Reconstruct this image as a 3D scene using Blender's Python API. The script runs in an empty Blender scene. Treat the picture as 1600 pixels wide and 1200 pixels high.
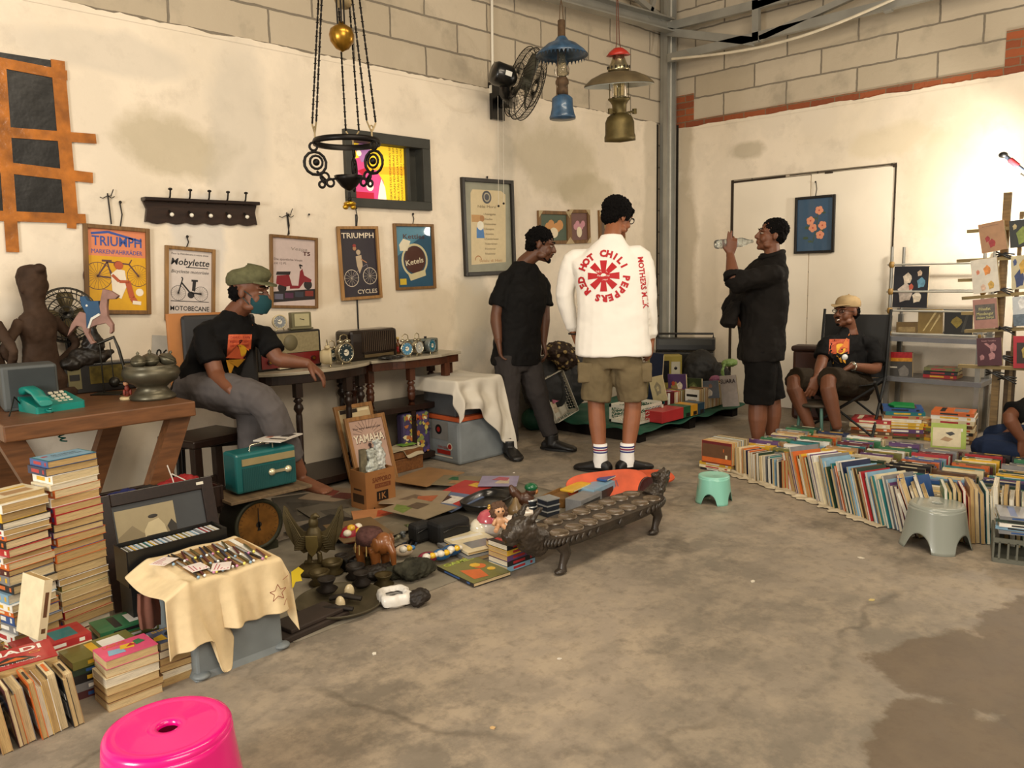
import bpy, bmesh, math, random
from mathutils import Matrix, Vector, Euler, noise
from mathutils.bvhtree import BVHTree
V = Vector; PI = math.pi; sin = math.sin; cos = math.cos; R = math.radians
C = bpy.context.scene.collection
sc = bpy.context.scene
random.seed(7)

# ---------------------------------------------------------------- camera
TH, PT, RL, FPX, CH = R(44.718), R(7.952), R(1.235), 1242.0, 1.3
F0 = V((cos(TH), sin(TH), 0)); R0 = V((sin(TH), -cos(TH), 0)); ZU = V((0, 0, 1))
FW = cos(PT)*F0 - sin(PT)*ZU; U0 = R0.cross(FW)
RC = cos(RL)*R0 - sin(RL)*U0; UC = sin(RL)*R0 + cos(RL)*U0
CAM = V((-6.975, -4.64, CH))
cd = bpy.data.cameras.new('camera'); cam = bpy.data.objects.new('camera', cd); C.objects.link(cam)
cd.sensor_fit = 'HORIZONTAL'; cd.sensor_width = 36; cd.lens = FPX/1600*36; cd.clip_start = .05
mw = Matrix.Identity(4)
for i, c in enumerate((RC, UC, -FW)):
    for j in range(3): mw[j][i] = c[j]
mw.translation = CAM; cam.matrix_world = mw; sc.camera = cam

# ---------------------------------------------------------------- light
sc.view_settings.view_transform = 'Standard'; sc.view_settings.look = 'None'
sc.view_settings.gamma = 1; sc.view_settings.use_curve_mapping = False
sc.view_settings.exposure = -0.02
wd = bpy.data.worlds.new('world'); sc.world = wd; wd.use_nodes = True
wd.node_tree.nodes['Background'].inputs[0].default_value = (1.0, .88, .73, 1)
wd.node_tree.nodes['Background'].inputs[1].default_value = .52     # daylight coming in at the open front of the hall
def area(loc, tgt, size, power, col, name):
    l = bpy.data.lights.new(name, 'AREA'); l.shape = 'RECTANGLE'; l.size, l.size_y = size; l.energy = power; l.color = col
    o = bpy.data.objects.new(name, l); C.objects.link(o); o.location = loc
    o.rotation_euler = (V(tgt)-V(loc)).to_track_quat('-Z', 'Y').to_euler(); return o
area((-9.4, -2.9, 1.5), (-6, -1.7, .4), (1.2, 1.4), 130, (1, .95, .86), 'side_opening_light')
area((-4.6, -3.6, 4.3), (-4.2, -2.2, 0), (3.4, .5), 105, (1, .84, .62), 'tube_light_front')
area((-6.5, -6.5, 3.3), (-3.5, -1.0, 1.0), (3, 1.4), 150, (1, .86, .68), 'front_opening_light')

# ---------------------------------------------------------------- pixel -> place
def ray(x, y): return FW + RC*((x-800)/FPX) - UC*((y-600)/FPX)
def G(x, y, z=0): d = ray(x, y); return CAM + d*((z-CH)/d.z)
def PY(x, y, Y): d = ray(x, y); return CAM + d*((Y-CAM.y)/d.y)
def PX(x, y, X): d = ray(x, y); return CAM + d*((X-CAM.x)/d.x)
def PD(x, y, D): return CAM + ray(x, y)*D

# ---------------------------------------------------------------- materials
def lin(c):
    return c/12.92 if c <= .04045 else ((c+.055)/1.055)**2.4
def hx(h, a=1):
    h = h.lstrip('#'); return tuple(lin(int(h[i:i+2], 16)/255) for i in (0, 2, 4)) + (a,)
MC = {}
def mat(h, rough=.7, metal=0, var=.12, scale=9, bump=0, coat=0, emit=0, trans=0, name=None, alpha=1, sss=0):
    key = (h, rough, metal, var, scale, bump, coat, emit, trans, alpha, sss)
    if key in MC: return MC[key]
    m = bpy.data.materials.new(name or 'surface_'+h.strip('#')); m.use_nodes = True; MC[key] = m
    nt = m.node_tree; N = nt.nodes; L = nt.links; b = N['Principled BSDF']
    b.inputs['Roughness'].default_value = rough; b.inputs['Metallic'].default_value = metal
    c = hx(h); b.inputs['Base Color'].default_value = c
    if var or bump:
        tc = N.new('ShaderNodeTexCoord'); nz = N.new('ShaderNodeTexNoise'); nz.inputs['Scale'].default_value = scale
        nz.inputs['Detail'].default_value = 4; L.new(tc.outputs['Object'], nz.inputs['Vector'])
    if var:
        rp = N.new('ShaderNodeValToRGB'); L.new(nz.outputs['Fac'], rp.inputs[0])
        rp.color_ramp.elements[0].position = .3; rp.color_ramp.elements[1].position = .7
        rp.color_ramp.elements[0].color = tuple(x*(1-var) for x in c[:3])+(1,)
        rp.color_ramp.elements[1].color = tuple(min(1, x*(1+var)) for x in c[:3])+(1,)
        L.new(rp.outputs[0], b.inputs['Base Color'])
    if bump:
        bp = N.new('ShaderNodeBump'); bp.inputs['Strength'].default_value = bump; bp.inputs['Distance'].default_value = .01
        L.new(nz.outputs['Fac'], bp.inputs['Height']); L.new(bp.outputs[0], b.inputs['Normal'])
    if rough >= .75: b.inputs['Specular IOR Level'].default_value = .18
    if coat: b.inputs['Coat Weight'].default_value = coat
    if trans: b.inputs['Transmission Weight'].default_value = trans; b.inputs['IOR'].default_value = 1.3
    if alpha < 1: b.inputs['Alpha'].default_value = alpha
    if sss: b.inputs['Subsurface Weight'].default_value = sss; b.inputs['Subsurface Radius'].default_value = (.02, .008, .004)
    if emit: b.inputs['Emission Color'].default_value = c; b.inputs['Emission Strength'].default_value = emit
    return m
def wood(h, rough=.5, sc_=(14, 1.5, 14)):
    key = ('wood', h, rough, sc_)
    if key in MC: return MC[key]
    m = bpy.data.materials.new('wood_'+h.strip('#')); m.use_nodes = True; MC[key] = m
    nt = m.node_tree; N = nt.nodes; L = nt.links; b = N['Principled BSDF']; b.inputs['Roughness'].default_value = rough
    tc = N.new('ShaderNodeTexCoord'); mp = N.new('ShaderNodeMapping'); mp.inputs['Scale'].default_value = sc_
    nz = N.new('ShaderNodeTexNoise'); nz.inputs['Scale'].default_value = 4; nz.inputs['Detail'].default_value = 6
    rp = N.new('ShaderNodeValToRGB'); c = hx(h)
    rp.color_ramp.elements[0].position = .3; rp.color_ramp.elements[1].position = .72
    rp.color_ramp.elements[0].color = tuple(x*.6 for x in c[:3])+(1,); rp.color_ramp.elements[1].color = tuple(min(1, x*1.2) for x in c[:3])+(1,)
    L.new(tc.outputs['Object'], mp.inputs[0]); L.new(mp.outputs[0], nz.inputs[0]); L.new(nz.outputs['Fac'], rp.inputs[0]); L.new(rp.outputs[0], b.inputs['Base Color'])
    return m
def pages(h='#d8c39a', n=260):
    """paper block: fine light and dark leaves"""
    key = ('pages', h, n)
    if key in MC: return MC[key]
    m = bpy.data.materials.new('paper_'+h.strip('#')); m.use_nodes = True; MC[key] = m
    nt = m.node_tree; N = nt.nodes; L = nt.links; b = N['Principled BSDF']; b.inputs['Roughness'].default_value = .9
    tc = N.new('ShaderNodeTexCoord'); mp = N.new('ShaderNodeMapping'); mp.inputs['Scale'].default_value = (6, 6, n)
    nz = N.new('ShaderNodeTexNoise'); nz.inputs['Scale'].default_value = 3; nz.inputs['Detail'].default_value = 2
    rp = N.new('ShaderNodeValToRGB'); c = hx(h)
    rp.color_ramp.elements[0].position = .35; rp.color_ramp.elements[1].position = .62
    rp.color_ramp.elements[0].color = tuple(x*.62 for x in c[:3])+(1,); rp.color_ramp.elements[1].color = c
    L.new(tc.outputs['Object'], mp.inputs[0]); L.new(mp.outputs[0], nz.inputs[0]); L.new(nz.outputs['Fac'], rp.inputs[0]); L.new(rp.outputs[0], b.inputs['Base Color'])
    return m

# ---------------------------------------------------------------- mesh builder
TXT = {}
def text_geo(s, bold=0):
    bold = bold*.45
    if (s, bold) in TXT: return TXT[(s, bold)]
    cu = bpy.data.curves.new('t', 'FONT'); cu.body = s; cu.resolution_u = 2; cu.offset = bold
    o = bpy.data.objects.new('t', cu); C.objects.link(o)
    me = bpy.data.meshes.new_from_object(o.evaluated_get(bpy.context.evaluated_depsgraph_get()))
    vs = [(v.co.x, v.co.y) for v in me.vertices]; fs = [tuple(p.vertices) for p in me.polygons]
    bpy.data.objects.remove(o); bpy.data.curves.remove(cu); bpy.data.meshes.remove(me)
    if vs:
        x0 = min(v[0] for v in vs); x1 = max(v[0] for v in vs)
        vs = [((v[0]-x0), v[1]) for v in vs]; w = x1-x0
    else: w = 0
    TXT[(s, bold)] = (vs, fs, w); return TXT[(s, bold)]
class M:
    def __init__(s): s.v = []; s.f = []; s.i = []; s.s = []; s.m = []; s.T = Matrix.Identity(4); s.c = 0
    def use(s, m):
        if m not in s.m: s.m.append(m)
        s.c = s.m.index(m); return s
    def at(s, loc=(0, 0, 0), rot=(0, 0, 0), sc=(1, 1, 1)):
        s.T = Matrix.LocRotScale(V(loc), Euler(rot), V(sc)); return s
    def add(s, vs, fs, smooth=False):
        n = len(s.v)
        for p in vs: s.v.append(tuple(s.T @ V(p)))
        for f in fs: s.f.append(tuple(n+k for k in f)); s.i.append(s.c); s.s.append(smooth)
        return s
    def box(s, c, d, rot=None):
        x, y, z = d[0]/2, d[1]/2, d[2]/2
        vs = [V((a*x, b*y, e*z)) for e in (-1, 1) for b in (-1, 1) for a in (-1, 1)]
        if rot: m = Euler(rot).to_matrix(); vs = [m @ v for v in vs]
        vs = [v+V(c) for v in vs]
        return s.add(vs, [(0, 2, 3, 1), (4, 5, 7, 6), (0, 1, 5, 4), (2, 6, 7, 3), (0, 4, 6, 2), (1, 3, 7, 5)])
    def quad(s, a, b, c, d): return s.add([a, b, c, d], [(0, 1, 2, 3)])
    def loft(s, rings, smooth=True, caps=True, closed=False):
        n = len(rings[0]); vs = [p for r in rings for p in r]; fs = []
        K = len(rings)
        for k in range(K if closed else K-1):
            a = k*n; b = ((k+1) % K)*n
            for i in range(n): j = (i+1) % n; fs.append((a+i, a+j, b+j, b+i))
        s.add(vs, fs, smooth)
        if caps and not closed:
            if caps != 2: s.add(list(rings[0]), [tuple(range(n-1, -1, -1))])
            if caps != 3: s.add(list(rings[-1]), [tuple(range(n))])
        return s
    def tube(s, pts, r, n=10, closed=False, caps=True, flat=1.0):
        pts = [V(p) for p in pts]; K = len(pts); rings = []
        rr = r if isinstance(r, (list, tuple)) else [r]*K
        up = None
        for k in range(K):
            if closed: t = pts[(k+1) % K]-pts[k-1]
            else: t = pts[min(k+1, K-1)]-pts[max(k-1, 0)]
            t = t.normalized() if t.length > 1e-9 else V((0, 0, 1))
            if up is None: up = t.orthogonal().normalized() if abs(t.z) > .9 else V((0, 0, 1))
            a = t.cross(up)
            a = a.normalized() if a.length > 1e-6 else t.orthogonal().normalized()
            b = a.cross(t).normalized(); up = b
            rings.append([pts[k]+a*rr[k]*cos(2*PI*i/n)+b*rr[k]*flat*sin(2*PI*i/n) for i in range(n)])
        return s.loft(rings, True, caps, closed)
    def cyl(s, a, b, r0, r1=None, n=16): return s.tube([a, b], [r0, r0 if r1 is None else r1], n)
    def lathe(s, prof, c=(0, 0, 0), n=24, smooth=True, wob=None):
        c = V(c); rings = []
        for r, z in prof:
            rings.append([c+V((max(r, 1e-4)*(1+(wob(i/n, z) if wob else 0))*cos(2*PI*i/n), max(r, 1e-4)*(1+(wob(i/n, z) if wob else 0))*sin(2*PI*i/n), z)) for i in range(n)])
        a_, b_ = prof[0][0] < .003, prof[-1][0] < .003
        return s.loft(rings, smooth, 1 if a_ and b_ else (3 if a_ else (2 if b_ else 0)))
    def ell(s, c, r, n=14, k=9, rot=None):
        m = Euler(rot).to_matrix() if rot is not None else Matrix.Identity(3)
        if not isinstance(r, (tuple, list)): r = (r, r, r)
        rings = []
        for j in range(k+1):
            t = PI*j/k; q = max(sin(t), .02)
            rings.append([V(c)+m @ V((r[0]*q*cos(2*PI*i/n), r[1]*q*sin(2*PI*i/n), -r[2]*cos(t))) for i in range(n)])
        return s.loft(rings, True, True)
    def prism(s, pts, z0, z1):
        n = len(pts); a = [(p[0], p[1], z0) for p in pts]; b = [(p[0], p[1], z1) for p in pts]
        return s.add(a+b, [tuple(range(n-1, -1, -1)), tuple(range(n, 2*n))]+[(i, (i+1) % n, n+(i+1) % n, n+i) for i in range(n)])
    def poly(s, pts, z=0): return s.add([(p[0], p[1], z) for p in pts], [tuple(range(len(pts)))])
    def disc(s, x, y, r, z=0, n=24, ry=None, a0=0, a1=2*PI): return s.poly([(x+r*cos(a0+(a1-a0)*i/n), y+(ry or r)*sin(a0+(a1-a0)*i/n)) for i in range(n)], z)
    def ring(s, x, y, r0, r1, z=0, n=28, a0=0, a1=2*PI, sy=1):
        vs = []; fs = []
        for i in range(n+1):
            a = a0+(a1-a0)*i/n; vs += [(x+r0*cos(a), y+r0*sy*sin(a), z), (x+r1*cos(a), y+r1*sy*sin(a), z)]
        for i in range(n): fs.append((2*i, 2*i+1, 2*i+3, 2*i+2))
        return s.add(vs, fs)
    def rect(s, x0, y0, x1, y1, z=0): return s.poly([(x0, y0), (x1, y0), (x1, y1), (x0, y1)], z)
    def line(s, pts, w, z=0):
        for a, b in zip(pts[:-1], pts[1:]):
            a = V(a); b = V(b); d = b-a
            if d.length < 1e-9: continue
            n = V((-d.y, d.x)).normalized()*w/2; s.add([(*(a-n), z), (*(b-n), z), (*(b+n), z), (*(a+n), z)], [(0, 1, 2, 3)])
        return s
    def text(s, t, x, y, h, z=0, w=None, al='c', bold=0, rot=0, shear=0):
        """h = letter height, w = forced width"""
        vs, fs, tw = text_geo(t, bold); k = h/.72
        kx = w/tw if (w and tw) else k; W = tw*kx
        ox = -W/2 if al == 'c' else (0 if al == 'l' else -W)
        ca, sa = cos(rot), sin(rot)
        out = []
        for a, b in vs:
            px = a*kx+ox+shear*b*k; py = b*k; out.append((x+px*ca-py*sa, y+px*sa+py*ca, z))
        return s.add(out, fs)
    def build(s, name, parent=None, bevel=0, sub=0, kind=None):
        me = bpy.data.meshes.new(name); me.from_pydata(s.v, [], s.f)
        for m in s.m: me.materials.append(m)
        me.polygons.foreach_set('material_index', s.i); me.polygons.foreach_set('use_smooth', s.s); me.update()
        o = bpy.data.objects.new(name, me); C.objects.link(o)
        if parent: o.parent = parent
        if bevel:
            b = o.modifiers.new('bevel', 'BEVEL'); b.width = bevel; b.segments = 2; b.limit_method = 'ANGLE'; b.angle_limit = R(40)
        if sub: q = o.modifiers.new('sub', 'SUBSURF'); q.levels = q.render_levels = sub
        if kind: o['kind'] = kind
        return o
def tag(o, label, cat, group=None, kind=None):
    if label: o['label'] = label
    if cat: o['category'] = cat
    if group: o['group'] = group
    if kind: o['kind'] = kind
    return o
def thing(name, label, cat, loc=(0, 0, 0), rz=0, group=None, mx=None):
    o = bpy.data.objects.new(name, None); C.objects.link(o); o.empty_display_size = .05
    if mx is not None: o.matrix_world = mx
    else: o.location = loc; o.rotation_euler = (0, 0, rz)
    return tag(o, label, cat, group)
def dup(root, loc=None, rz=None, label=None):
    r = root.copy(); C.objects.link(r)
    if loc is not None: r.location = loc
    if rz is not None: r.rotation_euler = (0, 0, rz)
    if label: r['label'] = label
    for ch in list(root.children):
        c = ch.copy(); C.objects.link(c); c.parent = r
        for g in ch.children: d = g.copy(); C.objects.link(d); d.parent = c
    return r
def basis(o, x, y, z):
    m = Matrix.Identity(4)
    for i, c in enumerate((x, y, z)):
        for j in range(3): m[j][i] = c[j]
    m.translation = V(o); return m
LWB = (V((1, 0, 0)), V((0, 0, 1)), V((0, -1, 0)))      # on the left wall: right, up, out
RWB = (V((0, -1, 0)), V((0, 0, 1)), V((-1, 0, 0)))     # on the right wall
def hang(corners, B, out=.0):
    """matrix of a flat thing whose TL, TR, BR, BL corners were measured on a wall, plus its size"""
    P = [(PY(x, y, 0) if B is LWB else PX(x, y, 0)) for x, y in corners]
    c = sum(P, V())/4; ux = ((P[1]-P[0])+(P[2]-P[3]))/2; w = ux.length
    h = ((P[0]-P[3]).length+(P[1]-P[2]).length)/2; ux.normalize(); uy = B[2].cross(ux)
    return basis(c+B[2]*out, ux, uy, B[2]), w, h
def cloth(fn, nu, nv, mt, name, parent=None, th=.004, sub=1):
    """sheet z = fn(u, v) -> point"""
    m = M().use(mt); vs = [fn(i/nu, j/nv) for j in range(nv+1) for i in range(nu+1)]
    fs = [(j*(nu+1)+i, j*(nu+1)+i+1, (j+1)*(nu+1)+i+1, (j+1)*(nu+1)+i) for j in range(nv) for i in range(nu)]
    m.add(vs, fs, True); o = m.build(name, parent, sub=sub)
    s_ = o.modifiers.new('thick', 'SOLIDIFY'); s_.thickness = th; s_.offset = 0
    return o
def remesh(o, vox, it=2, wr=0, wsc=.12):
    r = o.modifiers.new('r', 'REMESH'); r.mode = 'VOXEL'; r.voxel_size = vox; r.use_smooth_shade = True
    if it: q = o.modifiers.new('s', 'SMOOTH'); q.factor = .5; q.iterations = it
    if wr:
        t = bpy.data.textures.new('folds', 'CLOUDS'); t.noise_scale = wsc; t.noise_depth = 2
        d = o.modifiers.new('d', 'DISPLACE'); d.texture = t; d.strength = wr; d.mid_level = .5; d.texture_coords = 'LOCAL'
    return o
ORD = ['', 'first', 'second', 'third', 'fourth', 'fifth', 'sixth', 'seventh', 'eighth', 'ninth', 'tenth', 'eleventh', 'twelfth', 'thirteenth', 'fourteenth', 'fifteenth', 'sixteenth', 'seventeenth', 'eighteenth', 'nineteenth']
TENS = {2: 'twenti', 3: 'thirti', 4: 'forti', 5: 'fifti', 6: 'sixti', 7: 'seventi', 8: 'eighti', 9: 'nineti'}
def ordn(n):
    if n < 20: return ORD[n]
    t, u = divmod(n, 10)
    return TENS[t]+'eth' if u == 0 else TENS[t][:-1]+'y-'+ORD[u]
# ================================================================ the room
def nmix(nt, fac, a, b, mode='MIX'):
    n = nt.nodes.new('ShaderNodeMixRGB'); n.blend_type = mode
    for i, s in enumerate((fac, a, b)):
        if isinstance(s, (int, float)): n.inputs[i].default_value = s
        elif isinstance(s, tuple): n.inputs[i].default_value = s
        else: nt.links.new(s, n.inputs[i])
    return n.outputs[0]
def nmath(nt, op, a, b=0, clamp=False):
    n = nt.nodes.new('ShaderNodeMath'); n.operation = op; n.use_clamp = clamp
    for i, s in enumerate((a, b)):
        if isinstance(s, (int, float)): n.inputs[i].default_value = s
        else: nt.links.new(s, n.inputs[i])
    return n.outputs[0]
def nnoise(nt, vec, scale, det=5, rough=.55, lo=.4, hi=.6):
    n = nt.nodes.new('ShaderNodeTexNoise'); n.inputs['Scale'].default_value = scale; n.inputs['Detail'].default_value = det; n.inputs['Roughness'].default_value = rough
    nt.links.new(vec, n.inputs['Vector'])
    r = nt.nodes.new('ShaderNodeMapRange'); r.inputs[1].default_value = lo; r.inputs[2].default_value = hi; nt.links.new(n.outputs['Fac'], r.inputs[0])
    return r.outputs[0], n.outputs['Fac']
def blob(nt, a, b, nz, ca, cb, ra, rb, edge=.12, wob=1.2):
    """ragged patch of colour centred on (ca, cb)"""
    da = nmath(nt, 'DIVIDE', nmath(nt, 'SUBTRACT', a, ca), ra); db = nmath(nt, 'DIVIDE', nmath(nt, 'SUBTRACT', b, cb), rb)
    d = nmath(nt, 'SQRT', nmath(nt, 'ADD', nmath(nt, 'MULTIPLY', da, da), nmath(nt, 'MULTIPLY', db, db)))
    d = nmath(nt, 'ADD', d, nmath(nt, 'MULTIPLY', nmath(nt, 'SUBTRACT', nz, .5), wob))
    r = nt.nodes.new('ShaderNodeMapRange'); r.inputs[1].default_value = 1+edge; r.inputs[2].default_value = 1-edge; nt.links.new(d, r.inputs[0])
    return r.outputs[0]
def base_mat(name, rough):
    m = bpy.data.materials.new(name); m.use_nodes = True; nt = m.node_tree
    tc = nt.nodes.new('ShaderNodeTexCoord'); sp = nt.nodes.new('ShaderNodeSeparateXYZ'); nt.links.new(tc.outputs['Object'], sp.inputs[0])
    b = nt.nodes['Principled BSDF']; b.inputs['Roughness'].default_value = rough
    return m, nt, tc.outputs['Object'], sp.outputs, b
def bump(nt, b, h, st, dist):
    n = nt.nodes.new('ShaderNodeBump'); n.inputs['Strength'].default_value = st; n.inputs['Distance'].default_value = dist
    nt.links.new(h, n.inputs['Height']); nt.links.new(n.outputs[0], b.inputs['Normal'])
def plaster_mat(name, ax, blobs):
    m, nt, oc, xyz, b = base_mat(name, .85)
    f1, r1 = nnoise(nt, oc, 1.6, 7, .62, .46, .56); f2, r2 = nnoise(nt, oc, 5, 8, .7, .54, .66); f3, r3 = nnoise(nt, oc, .7, 5, .6, .47, .6)
    c = nmix(nt, nmath(nt, 'MULTIPLY', f1, .30), hx('#ecdfcb'), hx('#c9bfae'))
    c = nmix(nt, nmath(nt, 'MULTIPLY', f3, .35), c, hx('#dccdb2'))
    c = nmix(nt, nmath(nt, 'MULTIPLY', f2, .25), c, hx('#b9ac98'))
    for (ca, cb, ra, rb, col, st) in blobs:
        c = nmix(nt, nmath(nt, 'MULTIPLY', blob(nt, xyz[ax], xyz[2], r1, ca, cb, ra, rb, .22, 2.8), st*.8), c, hx(col))
    # damp foot of the wall
    r = nt.nodes.new('ShaderNodeMapRange'); r.inputs[1].default_value = .55; r.inputs[2].default_value = .0; nt.links.new(nmath(nt, 'ADD', xyz[2], nmath(nt, 'MULTIPLY', nmath(nt, 'SUBTRACT', r1, .5), 1.2)), r.inputs[0])
    c = nmix(nt, nmath(nt, 'MULTIPLY', r.outputs[0], .6), c, hx('#9c927f'))
    nt.links.new(c, b.inputs['Base Color']); bump(nt, b, r2, .5, .006)
    return m
def block_mat(name, ax):
    m, nt, oc, xyz, b = base_mat(name, .95)
    cb = nt.nodes.new('ShaderNodeCombineXYZ'); n1, rr = nnoise(nt, oc, 9, 5)
    wob = nmath(nt, 'MULTIPLY', nmath(nt, 'SUBTRACT', rr, .5), .02)
    nt.links.new(nmath(nt, 'ADD', xyz[ax], wob), cb.inputs[0]); nt.links.new(nmath(nt, 'ADD', nmath(nt, 'ADD', xyz[2], .005), wob), cb.inputs[1])
    br = nt.nodes.new('ShaderNodeTexBrick'); nt.links.new(cb.outputs[0], br.inputs['Vector'])
    for k, v in (('Scale', 1), ('Mortar Size', .008), ('Mortar Smooth', .3), ('Brick Width', .62), ('Row Height', .21), ('Bias', 0)): br.inputs[k].default_value = v
    br.inputs['Color1'].default_value = hx('#c3b6a1'); br.inputs['Color2'].default_value = hx('#b5a892'); br.inputs['Mortar'].default_value = hx('#7d7466')
    f, r = nnoise(nt, oc, 3, 6, .6, .55, .68)
    c = nmix(nt, nmath(nt, 'MULTIPLY', f, .45), br.outputs['Color'], hx('#8b8272'))
    nt.links.new(c, b.inputs['Base Color']); bump(nt, b, nmath(nt, 'SUBTRACT', rr, nmath(nt, 'MULTIPLY', br.outputs['Fac'], 1.0)), .7, .008)
    return m
def brick_mat(ax):
    m, nt, oc, xyz, b = base_mat('red_brick', .95)
    cb = nt.nodes.new('ShaderNodeCombineXYZ'); n1, rr = nnoise(nt, oc, 22, 4); w = nmath(nt, 'MULTIPLY', nmath(nt, 'SUBTRACT', rr, .5), .02)
    nt.links.new(nmath(nt, 'ADD', xyz[ax], w), cb.inputs[0]); nt.links.new(nmath(nt, 'ADD', xyz[2], w), cb.inputs[1])
    br = nt.nodes.new('ShaderNodeTexBrick'); nt.links.new(cb.outputs[0], br.inputs['Vector'])
    for k, v in (('Scale', 1), ('Mortar Size', .006), ('Mortar Smooth', .4), ('Brick Width', .21), ('Row Height', .062)): br.inputs[k].default_value = v
    br.inputs['Color1'].default_value = hx('#9c5430'); br.inputs['Color2'].default_value = hx('#83452a'); br.inputs['Mortar'].default_value = hx('#776650')
    nt.links.new(br.outputs['Color'], b.inputs['Base Color']); bump(nt, b, rr, .8, .01); return m
def holed(m, a0, a1, z0, z1, holes, t0, t1, ax):
    xs = sorted({a0, a1, *[h[0] for h in holes], *[h[1] for h in holes]}); zs = sorted({z0, z1, *[h[2] for h in holes], *[h[3] for h in holes]})
    for x0, x1 in zip(xs[:-1], xs[1:]):
        for y0, y1 in zip(zs[:-1], zs[1:]):
            cx, cz = (x0+x1)/2, (y0+y1)/2
            if any(h[0] < cx < h[1] and h[2] < cz < h[3] for h in holes): continue
            c, d = ((cx, (t0+t1)/2, cz), (x1-x0, t1-t0, y1-y0)) if ax == 0 else (((t0+t1)/2, cx, cz), (t1-t0, x1-x0, y1-y0))
            m.box(c, d)
def jag(m, a0, a1, z, t0, t1, ax, amp=.02, seed=0):
    """uneven upper lip of the plaster"""
    n = int((a1-a0)/.03); top = []
    for i in range(n+1):
        a = a0+(a1-a0)*i/n; top.append((a, z+.03+amp*noise.noise(V((a*5+seed, 3.1, 0)))+amp*.6*noise.noise(V((a*24, 9+seed, 0)))))
    pr = [(a0, z-.001)]+[(a1, z-.001)]+top[::-1]
    if ax == 0: vs = [(p[0], t, p[1]) for t in (t0, t1) for p in pr]
    else: vs = [(t, p[0], p[1]) for t in (t0, t1) for p in pr]
    k = len(pr); m.add(vs, [tuple(range(k)), tuple(range(2*k-1, k-1, -1))]+[(i, k+i, k+(i+1) % k, (i+1) % k) for i in range(k)])
W1 = (-6.9, -5.545, 1.62, 2.42); W2 = (-3.86, -3.13, 1.765, 2.272)
wl = M().use(block_mat('concrete_block_left', 0)); holed(wl, -10, .2, -.02, 5, [W1, W2], .0, .2, 0)
wall_l = wl.build('wall_left', kind='structure')
bl = [(-5.02, 2.06, .36, .17, '#b4a88c', .85), (-4.6, 2.2, .2, .5, '#c4bdb0', .6), (-5.3, 2.5, .5, .1, '#c3bcb0', .55), (-1.7, 2.25, .55, .27, '#c0b498', .8), (-1.25, 2.0, .35, .16, '#b8ab8d', .7),
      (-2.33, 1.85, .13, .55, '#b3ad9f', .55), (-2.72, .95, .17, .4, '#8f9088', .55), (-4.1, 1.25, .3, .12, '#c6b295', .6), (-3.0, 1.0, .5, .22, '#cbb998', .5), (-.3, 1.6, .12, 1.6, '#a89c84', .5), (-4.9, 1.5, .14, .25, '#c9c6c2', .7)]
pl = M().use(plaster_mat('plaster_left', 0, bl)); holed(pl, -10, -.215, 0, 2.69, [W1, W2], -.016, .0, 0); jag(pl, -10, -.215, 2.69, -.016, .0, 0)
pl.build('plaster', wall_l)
wr = M().use(block_mat('concrete_block_right', 1)); holed(wr, -9, .0, -.02, 5, [], .0, .2, 1)
wall_r = wr.build('wall_right', kind='structure')
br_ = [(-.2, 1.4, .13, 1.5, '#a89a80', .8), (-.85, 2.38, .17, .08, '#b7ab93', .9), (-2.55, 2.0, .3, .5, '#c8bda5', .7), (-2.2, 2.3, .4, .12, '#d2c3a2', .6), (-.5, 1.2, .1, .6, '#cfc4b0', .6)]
D1 = (-2.217, -.722, -.001, 2.124)
pr_ = M().use(plaster_mat('plaster_right', 1, br_)); holed(pr_, -9, -.14, 0, 2.645, [D1], -.016, .0, 1); jag(pr_, -9, -.14, 2.645, -.016, .0, 1, .012, 7)
pr_.build('plaster', wall_r)
bb = M().use(brick_mat(1)); bb.box((-.004, -4.5, 2.705), (.012, 8.8, .062)); bb.box((-.004, -.19, 2.86), (.012, .22, .25)); bb.box((-.004, -3.32, 2.86), (.012, .75, .25))
bb.build('brick_band', wall_r)
# the blocked-up doorway
dm = M().use(mat('#ece2d0', .8, var=.05, scale=2, bump=.15)); dm.box((-.006, -1.12, 1.05), (.012, .74, 2.09)); dm.box((-.004, -1.85, 1.05), (.010, .70, 2.10))
dm.use(mat('#3a3128', .9)); dm.box((-.013, -.735, 1.06), (.012, .022, 2.12)); dm.box((-.013, -1.0, 2.105), (.010, .52, .018), (R(-.6), 0, 0)); dm.box((-.012, -1.75, 2.113), (.008, .9, .006)); dm.box((-.012, -2.205, 1.06), (.008, .007, 2.12))
dm.box((-.013, -1.655, 2.10), (.008, .07, .014)); dm.box((-.013, -2.2, 2.1), (.01, .03, .02))
tag(dm.build('door_1'), None, None, kind='structure')
tag(M().use(mat('#cfc0a4', .9)).box((-.008, -1.8, .47), (.012, .84, .012)).build('trim_1'), None, None, kind='structure')
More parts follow.
